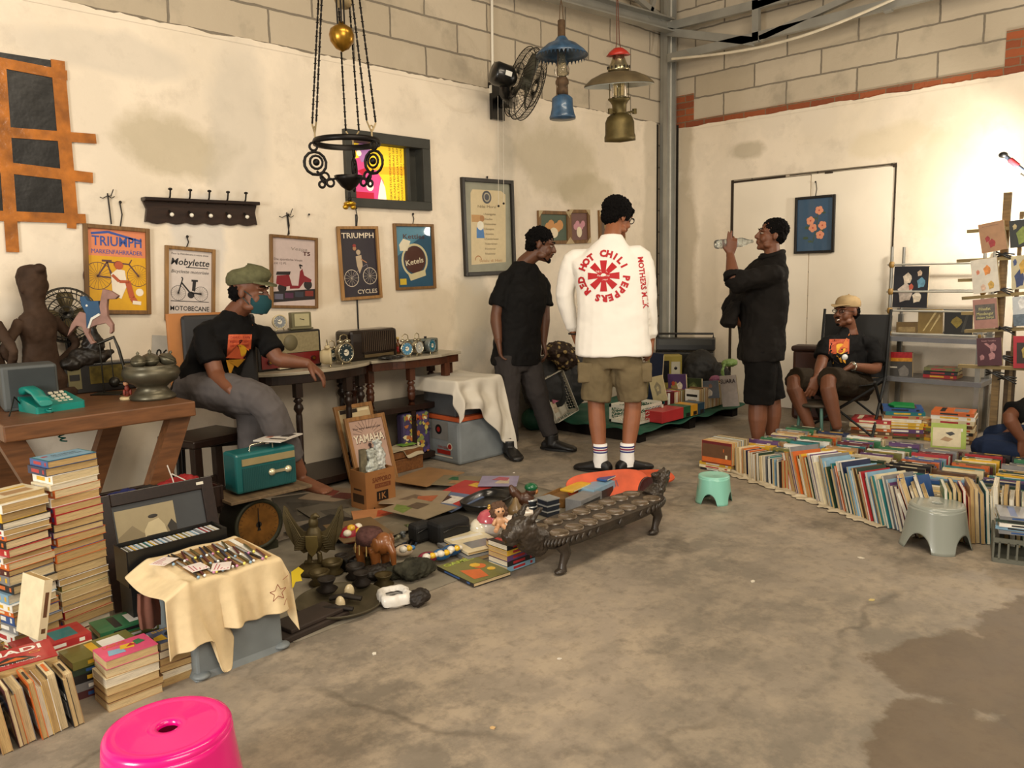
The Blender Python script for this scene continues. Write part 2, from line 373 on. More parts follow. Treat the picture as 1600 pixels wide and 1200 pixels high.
# floor
def floor_mat():
    m, nt, oc, xyz, b = base_mat('worn_concrete', .6)
    f1, r1 = nnoise(nt, oc, 1.3, 8, .65, .42, .58); f2, r2 = nnoise(nt, oc, 5, 9, .72, .45, .6); f3, r3 = nnoise(nt, oc, 18, 6, .7, .5, .7); f4, r4 = nnoise(nt, oc, .6, 4, .5, .4, .6)
    c = nmix(nt, f1, hx('#95897a'), hx('#786f62')); c = nmix(nt, nmath(nt, 'MULTIPLY', f2, .75), c, hx('#a89984')); c = nmix(nt, nmath(nt, 'MULTIPLY', f4, .4), c, hx('#6f685d'))
    c = nmix(nt, nmath(nt, 'MULTIPLY', f3, .55), c, hx('#645b50'))
    dark = 0
    bl_ = [(-4.2, -4.05, .30, .36), (-4.75, -4.05, .26, .20), (-3.85, -4.2, .4, .3), (-4.5, -4.35, .4, .25)]
    tot = None
    for (a, bb_, ra, rb) in bl_:
        k = blob(nt, xyz[0], xyz[1], r1, a, bb_, ra, rb, .05, 2.4); tot = k if tot is None else nmath(nt, 'MAXIMUM', tot, k)
    c = nmix(nt, nmath(nt, 'MULTIPLY', tot, .7), c, hx('#54432f'))
    # cracks
    vo = nt.nodes.new('ShaderNodeTexVoronoi'); vo.feature = 'DISTANCE_TO_EDGE'; vo.inputs['Scale'].default_value = .55
    wv = nt.nodes.new('ShaderNodeVectorMath'); wv.operation = 'SCALE'; nn = nt.nodes.new('ShaderNodeTexNoise'); nn.inputs['Scale'].default_value = 3; nn.inputs['Detail'].default_value = 6
    nt.links.new(oc, nn.inputs['Vector']); nt.links.new(nn.outputs['Color'], wv.inputs[0]); wv.inputs['Scale'].default_value = .35
    va = nt.nodes.new('ShaderNodeVectorMath'); nt.links.new(oc, va.inputs[0]); nt.links.new(wv.outputs[0], va.inputs[1]); nt.links.new(va.outputs[0], vo.inputs['Vector'])
    r = nt.nodes.new('ShaderNodeMapRange'); r.inputs[1].default_value = .012; r.inputs[2].default_value = .002; nt.links.new(vo.outputs['Distance'], r.inputs[0])
    cr = nmath(nt, 'MULTIPLY', r.outputs[0], f1); c = nmix(nt, nmath(nt, 'MULTIPLY', cr, .5), c, hx('#4d463c'))
    nt.links.new(c, b.inputs['Base Color']); bump(nt, b, nmath(nt, 'SUBTRACT', r2, nmath(nt, 'MULTIPLY', cr, .5)), .5, .006)
    rg = nt.nodes.new('ShaderNodeMapRange'); rg.inputs[3].default_value = .42; rg.inputs[4].default_value = .75; nt.links.new(r2, rg.inputs[0]); nt.links.new(rg.outputs[0], b.inputs['Roughness'])
    return m
M().use(floor_mat()).box((-4.6, -3.8, -.05), (11, 9, .1)).build('floor', kind='structure')
cm = M().use(mat('#8d8c88', .6, .3)); n = 120; vs = []
for i in range(n+1):
    x = -10+10.2*i/n
    for y in (.2, -8): vs.append((x, y, 5.0+.03*sin(i*PI/2)))
cm.add(vs, [(2*i, 2*i+1, 2*i+3, 2*i+2) for i in range(n)]); cm.build('ceiling', kind='structure')
# steel column in the corner and the roof truss
st = mat('#a3a29b', .45, .55, var=.15, scale=4); std = mat('#2a251f', .9)
sc_m = M().use(st).box((-.1, -.045, 2.5), (.11, .06, 5)).box((-.165, -.085, 2.5), (.02, .04, 5)).box((-.055, -.1, 2.5), (.02, .06, 5)); sc_m.use(std).box((-.2, -.012, 1.36), (.03, .012, 2.7)).box((-.012, -.125, 1.36), (.012, .022, 2.7))
sc_m.use(mat('#d6d2c6', .5)).box((-.07, -.08, 2.5), (.012, .012, 5))
tag(sc_m.build('steel_column'), 'grey steel column filling the corner between the two walls', 'column')
def bar(m, p, q, w, d, B):
    p = V(p); q = V(q); u = (q-p).normalized(); o = B[2]; s = o.cross(u).normalized()
    vs = [c+s*a*w/2+o*e*d for c in (p, q) for a, e in ((-1, 0), (1, 0), (1, 1), (-1, 1))]
    m.add(vs, [(0, 1, 2, 3), (7, 6, 5, 4), (0, 4, 5, 1), (1, 5, 6, 2), (2, 6, 7, 3), (3, 7, 4, 0)])
    return m
tr = thing('roof_truss', 'grey steel roof truss running along the top of the right wall', 'truss', (0, 0, 0))
XT = -.16
for nm, a, b_, w in (('lower_chord', (1047, 92), (1600, -42), .075), ('upper_chord', (1047, 43), (1400, -45), .075), ('strut', (1184, -8), (1184, 68), .06), ('strut', (1390, -60), (1390, 20), .06), ('diagonal_brace', (1047, 51), (1180, 66), .07), ('diagonal_brace', (1190, 62), (1390, -30), .05), ('diagonal_brace', (1180, 12), (1392, -62), .06)):
    mm = M().use(st); bar(mm, PX(*a, XT), PX(*b_, XT), w, .05, RWB); mm.build(nm, tr)
beam = M().use(st); p, q = PY(700, -52, -.12), PY(1042, 42, -.12); bar(beam, p, q, .11, .012, LWB)
for dz in (-.055, .055): bar(beam, p+V((0, 0, dz)), q+V((0, 0, dz)), .014, .09, LWB)
tag(beam.build('steel_beam'), 'grey steel roof beam with flanges at the top of the left wall', 'beam')
dg = M().use(st); bar(dg, PY(960, -30, -.1), PY(1030, 30, -.1), .05, .04, LWB); bar(dg, PY(1030, -40, -.1), PY(1010, 30, -.1), .04, .04, LWB)
tag(dg.build('steel_brace'), 'slim grey steel brace above the roof beam beside the column', 'brace')
cb_ = M().use(mat('#d8cdb6', .5)); cb_.tube([PX(1050+t*350, 92-t*95+20*sin(t*PI), -.3) for t in [i/16 for i in range(17)]], .012, 8)
tag(cb_.build('cable'), 'cream cable sagging beneath the roof truss on the right wall', 'cable')
# ---- taped window (window_1)
black = mat('#0d0b09', .35, var=.3, scale=5, bump=.9, coat=.1); tape = mat('#a8641c', .18, var=.35, scale=14, bump=.5, coat=.5)
w1 = bpy.data.objects.new('window_1', None); C.objects.link(w1); w1['kind'] = 'structure'
M().use(mat('#2b2017', .6)).box((-6.2, .06, 2.02), (1.4, .05, .85)).build('window_frame', w1)
M().use(black).box((-6.2, -.020, 2.02), (1.3, .008, .80)).build('plastic_sheet', w1)
def strip(a, b_, w, o=-.026):
    P, Q = PY(*a, o), PY(*b_, o); mm = M().use(tape); bar(mm, P, Q, w, .002, LWB); return mm.build('tape_strip', w1)
for a, b_, w in (((-40, 90), (105, 118), .05), ((90, 94), (112, 345), .065), ((-40, 203), (150, 217), .05), ((-40, 256), (145, 278), .055), ((-40, 336), (134, 342), .05), ((-2, 90), (20, 394), .058), ((112, 320), (112, 357), .045), ((92, 98), (92, 130), .05)):
    strip(a, b_, w, -.026-.002*random.random())
# ---- banner window (window_2)
fr = mat('#35352f', .6, var=.2); w2 = M().use(fr)
x0, x1, z0, z1 = W2
for c, d in (((x0+.035, -.0, (z0+z1)/2-.005), (.07, .098, z1-z0-.13)), ((x1-.035, .0, (z0+z1)/2-.005), (.07, .098, z1-z0-.13)), (((x0+x1)/2, 0, z1-.035), (x1-x0, .1, .07)), (((x0+x1)/2, 0, z0+.03), (x1-x0, .1, .06))): w2.box(c, d)
w2.box(((x0+x1)/2+.2, .02, (z0+z1)/2), (.03, .03, z1-z0-.13)); w2.box((x1-.1, .045, (z0+z1)/2), (.14, .01, z1-z0-.13))
win2 = tag(w2.build('window_2', bevel=.003), None, None, kind='structure')
bn = M()
def em(h): return mat(h, .6, var=0, emit=.75)  # daylight behind the banner is put into its colours as a glow
bn.use(em('#f2c52a')).rect(-.33, -.22, .25, .22); bn.use(em('#e9a820')).poly([(-.3, .02), (.25, .06), (.25, .0), (-.3, -.02)], .001)
bn.use(em('#c9467a')).poly([(-.3, -.2), (-.26, -.05), (-.2, .08), (-.12, .1), (-.08, .0), (-.02, .02), (.04, -.06), (.05, -.2)], .002)
bn.use(em('#a36a9a')).poly([(-.2, .16), (-.12, .2), (-.06, .16), (-.08, .08), (-.14, .06)], .003).disc(-.24, .17, .03, .003)
bn.use(em('#f0e0c8')).poly([(-.02, -.2), (.0, -.1), (.02, -.04), (.05, -.1), (.06, -.2)], .004).disc(-.16, .12, .02, .004).disc(-.08, -.1, .03, .004); bn.use(em('#b3152f')).rect(-.3, -.2, -.05, -.14, .005).poly([(-.18, .0), (-.1, .03), (-.12, -.04)], .005)
bn.use(em('#3a2a12'))
for i, t in enumerate(('OGRAM STUDI PENDIDIKAN SEN', 'JURUSAN PENDIDIKAN SENI', 'FAKULTAS BAHASA DAN SENI', 'UNIVERSITAS NEGERI YOGYAK')): bn.text(t, .11+.033*i, 0, .018, .004, w=.40, rot=PI/2)
bn.text('2019', .235, .06, .015, .004, rot=PI/2)
b_o = bn.build('lit_banner', win2); b_o.matrix_world = basis(((x0+x1)/2-.03, .055, (z0+z1)/2), *LWB)
# ================================================================ things on the left wall
PIN = mat('#2b2621', .5, .5, var=0); oak = wood('#8f6a3c', .45); oak2 = wood('#a57a45', .45); gilt = wood('#7d5a31', .5)
def framed(corners, B, label, fm, fw=.022, name='framed_poster', cat='poster', dep=.022, wire=None, group=None, out=.0):
    mx, w, h = hang(corners, B, .017+out); t = thing(name, label, cat, mx=mx, group=group)
    m = M().use(fm)
    for sx in (-1, 1): m.box((sx*(w/2-fw/2), 0, dep/2), (fw, h, dep))
    for sy in (-1, 1): m.box((0, sy*(h/2-fw/2), dep/2), (w-2*fw, fw, dep))
    m.build('frame', t, bevel=.003)
    if wire:
        k = M().use(PIN); k.tube([(wire[0], h/2, .004), (wire[0]+.01, h/2+wire[1]*.5, .006), (wire[0], h/2+wire[1], .004)], .0035, 6); k.ell((wire[0], h/2+wire[1], .012), .008)
        k.build('hanging_cord', t)
    return t, w-2*fw, h-2*fw
def art(t, m): return m.build('print', t)
def wheel(m, x, y, r, z, col, w=.05, spokes=10, hub=.08):
    m.use(col).ring(x, y, r*(1-w), r, z, 28); m.disc(x, y, r*hub, z, 10)
    for i in range(spokes): a = PI*i/spokes; m.line([(x-r*.95*cos(a), y-r*.95*sin(a)), (x+r*.95*cos(a), y+r*.95*sin(a))], r*.02, z)
P_ = lambda h, r=.5: mat(h, r, var=.04, scale=30, coat=.25)
# orange poster
t, w, h = framed([(124, 350), (230, 357), (233, 492), (133, 489)], LWB, 'orange and yellow bicycle poster reading TRIUMPH in a wooden frame under the taped window', gilt, wire=(.02, .13))
a = M().use(P_('#e0913a')).rect(-w/2, -h/2, w/2, h/2, .006); a.use(P_('#d9a318')).rect(-w/2, -h/2, w/2, h*.17, .0065); a.use(P_('#d8835a')).rect(-w/2, h*.17, w/2, h/2, .0065)
a.use(P_('#31509a')).text('TRIUMPH', 0, h*.30, h*.12, .008, w=w*.86, bold=.03); a.line([(-w*.44, h*.44), (-w*.15, h*.47), (w*.43, h*.38)], .012, .008); a.text('MARKENFAHRRÄDER', 0, h*.2, h*.055, .008, w=w*.88)
dk = P_('#5b3c3a'); wheel(a, -w*.34, -h*.08, w*.25, .007, dk); wheel(a, w*.36, -h*.06, w*.2, .007, dk)
a.use(dk); a.line([(-w*.34, -h*.08), (-w*.1, -h*.1), (-w*.18, h*.1), (-w*.34, -h*.08)], .008, .0075); a.line([(-w*.18, h*.1), (w*.2, h*.08), (w*.36, -h*.06)], .008, .0075); a.line([(w*.2, h*.08), (w*.25, h*.14)], .006, .0075); a.rect(-w*.27, h*.1, -w*.1, h*.125, .0076)
a.use(P_('#e9ddc8')).poly([(-w*.12, -h*.05), (-w*.0, h*.02), (w*.12, h*.0), (w*.16, -h*.18), (w*.05, -h*.36), (-w*.1, -h*.3)], .0085); a.use(P_('#b4552f')).disc(w*.02, h*.06, w*.075, .009); a.line([(-w*.1, -h*.06), (w*.02, -h*.14), (w*.2, -h*.14)], .016, .009).line([(w*.17, -h*.14), (w*.24, -h*.34), (w*.3, -h*.4)], .03, .009)
a.use(P_('#7b3a22')).disc(w*.01, h*.075, w*.08, .0088, ry=w*.06); a.use(P_('#e9ddc8')).line([(w*.25, -h*.4), (w*.4, -h*.41)], .02, .0092).disc(w*.38, -h*.27, w*.07, .0071); art(t, a)
# Mobylette
t, w, h = framed([(251, 386), (329, 387), (336, 505), (258, 497)], LWB, 'white and black moped poster reading Mobylette behind the seated man with the cap', oak, .02, wire=(-.02, .06))
a = M().use(P_('#cfc4bc')).rect(-w/2, -h/2, w/2, h/2, .006); k = P_('#1d1a1c'); a.use(k).text('Pour la Motobécane à votre choix', 0, h*.43, h*.03, .007, w=w*.85); a.text('Mobylette', 0, h*.28, h*.1, .007, w=w*.88, bold=.03, shear=.2); a.line([(-w*.1, h*.25), (w*.42, h*.25)], .005, .007); a.text('Bicyclette motorisée', 0, h*.16, h*.05, .007, w=w*.86, shear=.25)
wheel(a, -w*.27, -h*.14, w*.17, .007, k); wheel(a, w*.25, -h*.14, w*.17, .007, k); a.use(k).line([(-w*.27, -h*.14), (-w*.17, h*.08), (-w*.2, h*.1)], .007, .007).line([(-w*.2, h*.02), (0, -h*.13), (w*.25, -h*.14)], .009, .007).line([(w*.08, -h*.1), (w*.1, h*.05)], .02, .007).rect(w*.03, h*.04, w*.18, h*.07, .007).disc(w*.02, -h*.16, .02, .007)
a.line([(-w*.44, -h*.26), (w*.44, -h*.26)], .004, .007); a.text('MOTOBECANE', 0, -h*.4, h*.07, .007, w=w*.9, bold=.03); art(t, a)
# T5
t, w, h = framed([(417, 367), (491, 371), (494, 483), (420, 480)], LWB, 'pale poster with a red scooter and T5 lettering above the alarm clocks', gilt, .018, wire=(-.04, .13))
a = M().use(P_('#c6b4ae')).rect(-w/2, -h/2, w/2, h/2, .006); a.use(P_('#8a8078')).text('Vespa', w*.12, h*.33, h*.05, .007, w=w*.4, shear=.2); a.use(P_('#4a1c1c')).text('T5', w*.3, h*.26, h*.06, .007, w=w*.18, bold=.05)
a.use(P_('#5b4c46')).text('Die sportliche Vespa', -w*.46, h*.17, h*.035, .007, w=w*.66, al='l').text('mit 12 PS', -w*.46, h*.11, h*.035, .007, w=w*.28, al='l')
rd = P_('#7c1420'); a.use(P_('#1b1618')).disc(-w*.28, -h*.24, w*.1, .007).disc(w*.33, -h*.18, w*.1, .007); a.use(rd).poly([(-w*.42, -h*.18), (-w*.4, -h*.06), (-w*.12, -h*.04), (-w*.05, -h*.2), (-w*.2, -h*.22)], .0075).poly([(-w*.1, -h*.2), (w*.1, -h*.2), (w*.14, h*.02), (w*.2, h*.06), (w*.24, -h*.04), (w*.42, -h*.1), (w*.4, -h*.14), (w*.24, -h*.14), (w*.12, -h*.24), (-w*.1, -h*.25)], .0075); a.use(P_('#1b1618')).poly([(-w*.42, -h*.05), (-w*.4, h*.0), (-w*.08, h*.01), (-w*.1, -h*.04)], .008).line([(w*.16, h*.06), (w*.13, h*.12), (w*.2, h*.1)], .008, .008)
a.use(P_('#201a1e')).poly([(-w*.5, -h*.46), (w*.5, -h*.4), (w*.5, -h*.24), (-w*.5, -h*.3)], .0072)
for i, cc in enumerate(('#5c5a6c', '#4b2340', '#30343f', '#7b2a22')): a.use(P_(cc)).rect(-w*.46+i*w*.24, -h*.41+i*.008, -w*.26+i*w*.24, -h*.33+i*.008, .0076)
art(t, a)
# Triumph cycles
t, w, h = framed([(520, 354), (584, 354), (592, 465), (530, 470)], LWB, 'dark poster reading TRIUMPH CYCLES hanging tilted below the banner window', oak2, .02, wire=(.0, .12), out=.012)
a = M().use(P_('#241d27')).rect(-w/2, -h/2, w/2, h/2, .006); cw = P_('#d9cbb4'); a.use(cw).text('TRIUMPH', 0, h*.37, h*.08, .007, w=w*.9, bold=.03).text('CYCLES', w*.17, -h*.46, h*.065, .007, w=w*.56, bold=.02)
wheel(a, -w*.25, -h*.22, w*.2, .007, cw, .07, 6); wheel(a, w*.27, -h*.2, w*.2, .007, cw, .07, 6)
a.use(P_('#b9a487')).poly([(-w*.1, h*.1), (w*.06, h*.12), (w*.08, -h*.04), (-w*.02, -h*.16), (-w*.08, -h*.04)], .0075).disc(-w*.02, h*.16, w*.06, .0078); a.use(P_('#a87752')).disc(-w*.12, h*.22, w*.05, .0078).line([(w*.04, h*.06), (w*.2, h*.0)], .007, .008); a.use(P_('#8f2f2a')).disc(-w*.12, h*.26, w*.05, .008, ry=.01)
a.use(P_('#77707a')).line([(-w*.25, -h*.22), (0, -h*.08), (w*.2, -h*.02), (w*.27, -h*.2)], .004, .0073); art(t, a)
k = M().use(mat('#15120f', .5)); k.tube([PY(556, 335, -.02), PY(557, 400, -.012), PY(558, 470, -.02), PY(561, 540, -.02), PY(563, 640, -.02)], .006, 6)
tag(k.build('power_cable'), 'black cord running down the wall behind the tilted TRIUMPH CYCLES poster', 'cord')
# kettle poster
t, w, h = framed([(610, 350), (672, 350), (678, 451), (616, 453)], LWB, 'blue framed poster showing a brown round tobacco emblem, rightmost of the advert posters', gilt, .02, wire=(.0, .07))
a = M().use(P_('#27506a')).rect(-w/2, -h/2, w/2, h/2, .006); a.use(P_('#4a7f96')).poly([(-w*.5, 0), (-w*.1, h*.2), (w*.5, h*.45), (w*.5, h*.5), (-w*.5, h*.5)], .0065); a.use(P_('#c9bf96')).ring(0, -h*.06, w*.32, w*.37, .007).poly([(-w*.2, -h*.3), (w*.28, -h*.22), (w*.3, -h*.32), (-w*.14, -h*.4)], .0074)
a.use(P_('#4a2a22')).disc(0, -h*.05, w*.3, .0072).text('Kettles', 0, h*.3, h*.08, .008, w=w*.6, bold=.02); a.use(P_('#d8cfb4')).text('Ketels', 0, -h*.12, h*.09, .0078, w=w*.5, bold=.03, rot=.15).poly([(-w*.4, h*.1), (-w*.2, h*.1), (-w*.1, h*.26), (-w*.3, h*.3), (-w*.42, h*.2)], .0076)
a.use(P_('#d0b338')).rect(-w*.44, -h*.46, -w*.26, -h*.36, .0076); art(t, a)
# certificate
t, w, h = framed([(715, 277), (796, 283), (802, 428), (723, 432)], LWB, 'tall black framed board with a printed list of values beside the banner window', mat('#1d1813', .4), .03, name='framed_board', cat='frame', wire=(.0, .015), dep=.028)
a = M().use(mat('#8b8a77', .4, var=.1)).rect(-w/2, -h/2, w/2, h/2, .006); a.use(P_('#cdbb93')).poly([(-w*.4, -h*.42), (w*.36, -h*.4), (w*.4, h*.38), (w*.3, h*.42), (-w*.32, h*.42), (-w*.36, h*.38)], .007)
dt = P_('#6b5a40'); a.use(P_('#3c3f48')).disc(-w*.02, h*.34, w*.1, .008); a.use(P_('#a9a088')).ring(-w*.02, h*.34, w*.05, w*.07, .009)
a.use(dt).text('Nilai Moral', -w*.02, h*.22, h*.03, .008, w=w*.4)
for i, s_ in enumerate(('1.Kesungguhan', '2.Keadilan', '3.Kemandirian', '4.Ketegasan', '5.Ketelitian', '6.Kesederhanaan', '7.Kebersamaan', '8.Kesetaraan', '9.Ketuhanan')): a.text(s_, -w*.1, h*.14-i*h*.056, h*.024, .008, al='l')
a.use(P_('#b68a52')).rect(-w*.36, h*.06, -w*.16, h*.14, .008); a.use(P_('#e1dccb')).disc(-w*.18, h*.02, w*.07, .0085); a.use(P_('#2d6fae')).poly([(-w*.27, -h*.12), (-w*.26, 0), (-w*.12, 0), (-w*.1, -h*.12)], .0082); a.use(P_('#a4713d')).disc(-w*.14, h*.1, w*.05, .0084).ring(-w*.25, -h*.37, w*.06, w*.075, .008, a0=0, a1=PI).text('Selalu di Hati', w*.02, -h*.39, h*.03, .008, w=w*.5)
art(t, a)
# small pictures
for cs, lb, c1, c2 in (([(836, 330), (885, 330), (886, 382), (838, 381)], 'small gilt framed flower picture above the head of the leaning man', '#4a5a49', '#c98f52'), ([(884, 328), (918, 328), (917, 380), (886, 381)], 'small gilt framed picture of pink flowers left of the long-haired visitor', '#6d4a45', '#c58a96'), ([(932, 329), (972, 329), (972, 380), (932, 381)], 'small gilt framed picture mostly hidden behind the head of the visitor in white', '#5a4a3c', '#a98a52')):
    t, w, h = framed(cs, LWB, lb, gilt, .03, name='small_picture', cat='picture', group='small gilt pictures on the left wall')
    a = M().use(P_(c1)).rect(-w/2, -h/2, w/2, h/2, .006); a.use(P_(c2))
    for q in range(5): a.disc(-w*.2+.1*w*q*1.1, h*.12*sin(q*2.1), w*.13, .007+.0003*q, 9)
    a.use(P_('#e4d6b8')).disc(0, -h*.2, w*.16, .0085, ry=h*.2); a.use(mat('#b7a37c', .6))
    for sx in (-1, 1):
        for sy in (-1, 1): a.poly([(sx*(w/2+.03), sy*(h/2+.03)), (sx*(w/2-.03), sy*(h/2+.03)), (sx*(w/2+.03), sy*(h/2-.03))], .0235)
    art(t, a)
# coat rack
mx, w, h = hang([(217, 311), (400, 319), (397, 354), (222, 350)], LWB, .016); t = thing('coat_rack', 'dark carved wooden coat rack with white knobs high on the left wall', 'coat rack', mx=mx)
pts = [(-w*.5, h*.5), (w*.5, h*.5), (w*.475, h*.1), (w*.49, -h*.45)]
for i in range(25): u = w*.47-w*.94*i/24; pts.append((u, -h*.40-abs(sin(i*PI/4))*h*.1))
pts += [(-w*.49, -h*.42), (-w*.47, h*.1)]
M().use(wood('#2e1c12', .35, (3, 14, 3))).prism(pts, 0, .02).build('board', t, bevel=.002); M().use(wood('#20120c', .3, (3, 14, 3))).box((0, h*.48, .03), (w*1.0, .02, .06)).build('ledge', t, bevel=.004)
for i in range(5):
    u = -w*.29+w*.165*i; hk = M().use(PIN); hk.tube([(u, h*.4, .02), (u, h*.62, .05), (u, h*.85, .06)], .005, 8).ell((u, h*.9, .06), (.012, .008, .012)).tube([(u, h*.05, .02), (u, -h*.1, .05)], .006, 8); ho = hk.build('hook', t)
    M().use(mat('#e9e2d2', .2, var=0, coat=.5)).ell((u, -h*.12, .055), .012).build('knob', ho)
# hooks and loose wires
for i, (a_, lb) in enumerate((([(168, 302), (171, 325), (174, 350)], 'twisted wire hook on the wall above the orange poster'), ([(448, 332), (450, 350), (452, 366)], 'dark cord knot on a nail above the red scooter poster'))):
    k = M().use(PIN); k.tube([PY(x, y, -.025) for x, y in a_], .004, 6); x, y = a_[0]
    for dx, dy in ((-12, 6), (11, 5), (9, -6)): k.tube([PY(x, y+4, -.022), PY(x+dx*.6, y+dy*.3+6, -.04), PY(x+dx, y+dy, -.03)], .0025, 5)
    tag(k.build('wire_hook'), lb, 'hook')
k = M().use(PIN).cyl(PY(483, 335, 0), PY(483, 335, -.04), .006); tag(k.build('nail'), 'bare rusty nail in the wall right of the scooter poster cord', 'nail')
# conduit
k = M().use(mat('#ddd6c6', .4, var=0)); k.tube([PY(768, -60, -.03), PY(769, 60, -.03), PY(770, 140, -.03)], .011, 8); k.box(PY(770, 140, -.03), (.05, .03, .06)); tag(k.build('conduit_pipe'), 'white conduit pipe running down the block wall to the wall fan', 'pipe')
# two thin strings with beads
for x, y1, lb in ((779, 322, 'thin white string with a dark bead, left of the pair hanging before the framed board'), (787, 318, 'thin white string with a dark bead, right of the pair hanging before the framed board')):
    k = M().use(mat('#d8d0c0', .6, var=0)).cyl(PY(x-1, 150, -.12), PY(x, y1, -.12), .0018, n=6); k.use(PIN).ell(PY(x, y1, -.12), .009); tag(k.build('pull_string'), lb, 'string', group='pull strings of the wall fan')
# ---- wall fan
blk = mat('#0c0c0c', .3, var=0, coat=.3); wire_m = mat('#2c2922', .4, .6, var=0)
O = PY(820, 131, -.42); nrm = V((.90, -.36, -.25)).normalized(); ux = V((0, 0, 1)).cross(nrm).normalized(); uy = nrm.cross(ux)
t = thing('wall_fan', 'black wall mounted fan with wire cage high on the left wall', 'fan', mx=basis(O, ux, uy, nrm))
cg = M().use(wire_m); rf = .255
for z_, rr_ in ((-.045, .255), (.045, .255), (0, .262), (.075, .15), (-.075, .13), (.085, .06)): cg.tube([(rr_*cos(i*PI/20), rr_*sin(i*PI/20), z_) for i in range(40)], .004, 5, closed=True)
for i in range(44):
    a_ = 2*PI*i/44; cg.tube([(.05*cos(a_), .05*sin(a_), -.08), (.14*cos(a_), .14*sin(a_), -.075), (.235*cos(a_), .235*sin(a_), -.055), (.26*cos(a_), .26*sin(a_), 0), (.235*cos(a_), .235*sin(a_), .055), (.14*cos(a_), .14*sin(a_), .08), (.03*cos(a_), .03*sin(a_), .088)], .0018, 4)
cg.build('wire_cage', t)
bm_ = M().use(mat('#4b4a3f', .4, var=0))
for q in range(3):
    a_ = q*2*PI/3; rings = []
    for s_ in range(7):
        u = s_/6; r_ = .04+u*.18; wd_ = .02+.055*sin(u*2.4+.3); ring_ = []
        for e, dz in ((-1, -.02), (1, .02)): ring_.append((r_*cos(a_+e*wd_/r_*.9), r_*sin(a_+e*wd_/r_*.9), dz))
        for e, dz in ((1, .023), (-1, -.017)): ring_.append((r_*cos(a_+e*wd_/r_*.9), r_*sin(a_+e*wd_/r_*.9), dz))
        rings.append(ring_)
    bm_.loft(rings)
bm_.cyl((0, 0, -.03), (0, 0, .04), .045); bm_.build('fan_blade', t)
mo = M().use(blk); mo.lathe([(0, -.27), (.07, -.265), (.085, -.24), (.085, -.13), (.06, -.1), (.04, -.08), (0, -.08)]); mo.build('motor', t)
M().use(mat('#dcdcd6', .4, var=0)).box((-.083, -.0, -.17), (.006, .035, .05)).build('sticker', t)
inv = t.matrix_world.inverted(); bk = M().use(blk); bk.T = inv; a0 = PY(772, 160, 0); bk.box((a0.x, -.025, a0.z), (.13, .05, .28)); mc = t.matrix_world @ V((0, 0, -.17)); bk.tube([(a0.x+.02, -.05, a0.z), (a0.x+.08, -.12, a0.z-.0), mc+V((0, 0, -.12)), mc+V((0, 0, -.03))], [.05, .05, .04, .04], 12); bk.build('bracket', t)
# ---- chandelier frame
def hangup(t, x, y, z0, z1=4.98): pass
iron = mat('#15110e', .45, .6, var=.1); brass = mat('#9a7228', .3, .85, var=.35, scale=12); brd = mat('#a3906a', .5, .3, var=.2)
D_ = 3.75; O = PD(542, 222, D_); k3 = D_/FPX
t = thing('hanging_lamp_frame', 'black iron oil lamp frame with chains and brass ball hanging from the ceiling', 'hanging lamp', (O.x, O.y, O.z))
def L2(x, y, d=0): return PD(x, y, D_+d)-O      # place relative to the ring centre
rg = .152; m = M().use(iron)
m.lathe([(rg-.006, -.014), (rg+.004, -.016), (rg+.008, 0), (rg+.002, .012), (rg-.008, .01), (rg-.006, -.014)], n=40)
m.build('ring', t)
ballc = V((0, 0, .47)); m = M().use(brass); m.lathe([(0, -.066), (.008, -.06), (.03, -.05), (.052, -.02), (.057, .01), (.05, .035), (.028, .052), (.012, .058), (.01, .07), (0, .072)], ballc, 24, wob=lambda u, z: .03*abs(sin(u*PI*8))); m.build('brass_ball', t)
m = M().use(iron)
for a_ in (0, 2.1, 4.2): m.cyl((.018*cos(a_), .018*sin(a_), .53), (.03*cos(a_), .03*sin(a_), 4.98-O.z), .004, n=6)
m.build('suspension_rod', t)
hub = L2(536, -60)
for i, a_ in enumerate((R(44.7), R(164.7), R(-75.3))):
    pr = V((rg*cos(a_), rg*sin(a_), 0)); side = V((-sin(a_), cos(a_), 0))
    fin = M().use(brd); fin.tube([pr+V((0, 0, .01)), pr+V((0, 0, .03)), pr+side*.012+V((0, 0, .045)), pr+side*.032+V((0, 0, .075))], .004, 6).tube([pr+V((0, 0, .03)), pr-side*.012+V((0, 0, .045)), pr-side*.032+V((0, 0, .075))], .004, 6)
    for q in (-1, 1): fin.tube([pr+side*q*.012*cos(u)+V((0, 0, .05+.010*sin(u))) for u in [j*.7 for j in range(9)]], .003, 5)
    fin.build('fretwork_hook', t)
    for s_ in (-1, 1):
        p0 = pr+side*s_*.032+V((0, 0, .075)); p1 = V((pr.x*.62, pr.y*.62, .62))+side*s_*.026
        ch = M().use(iron); K = 9
        for j in range(K):
            q0 = p0.lerp(p1, j/K); q1 = p0.lerp(p1, (j+1)/K); mid = q0.lerp(q1, .5); ch.tube([q0, q0.lerp(q1, .1), q0.lerp(q1, .45), mid, q0.lerp(q1, .55), q0.lerp(q1, .9), q1], [.002, .005, .004, .009, .004, .005, .002], 6)
        ch.cyl(p1, V((p1.x*.5, p1.y*.5, 4.98-O.z)), .004, n=6)
        ch.build('chain', t)
    m = M().use(brd); c_ = V((pr.x*.62, pr.y*.62, .62)); m.lathe([(0, 0), (.03, .01), (.045, .04), (.03, .075), (0, .08)], c_, 10).build('upper_mount', t)
def scroll(m, c, u, r, w=.006, turns=1.0, ph=0):
    m.tube([c+u*r*cos(ph+j*.5*turns)*1.0+V((0, 0, r*sin(ph+j*.5*turns))) for j in range(14)], w, 6)
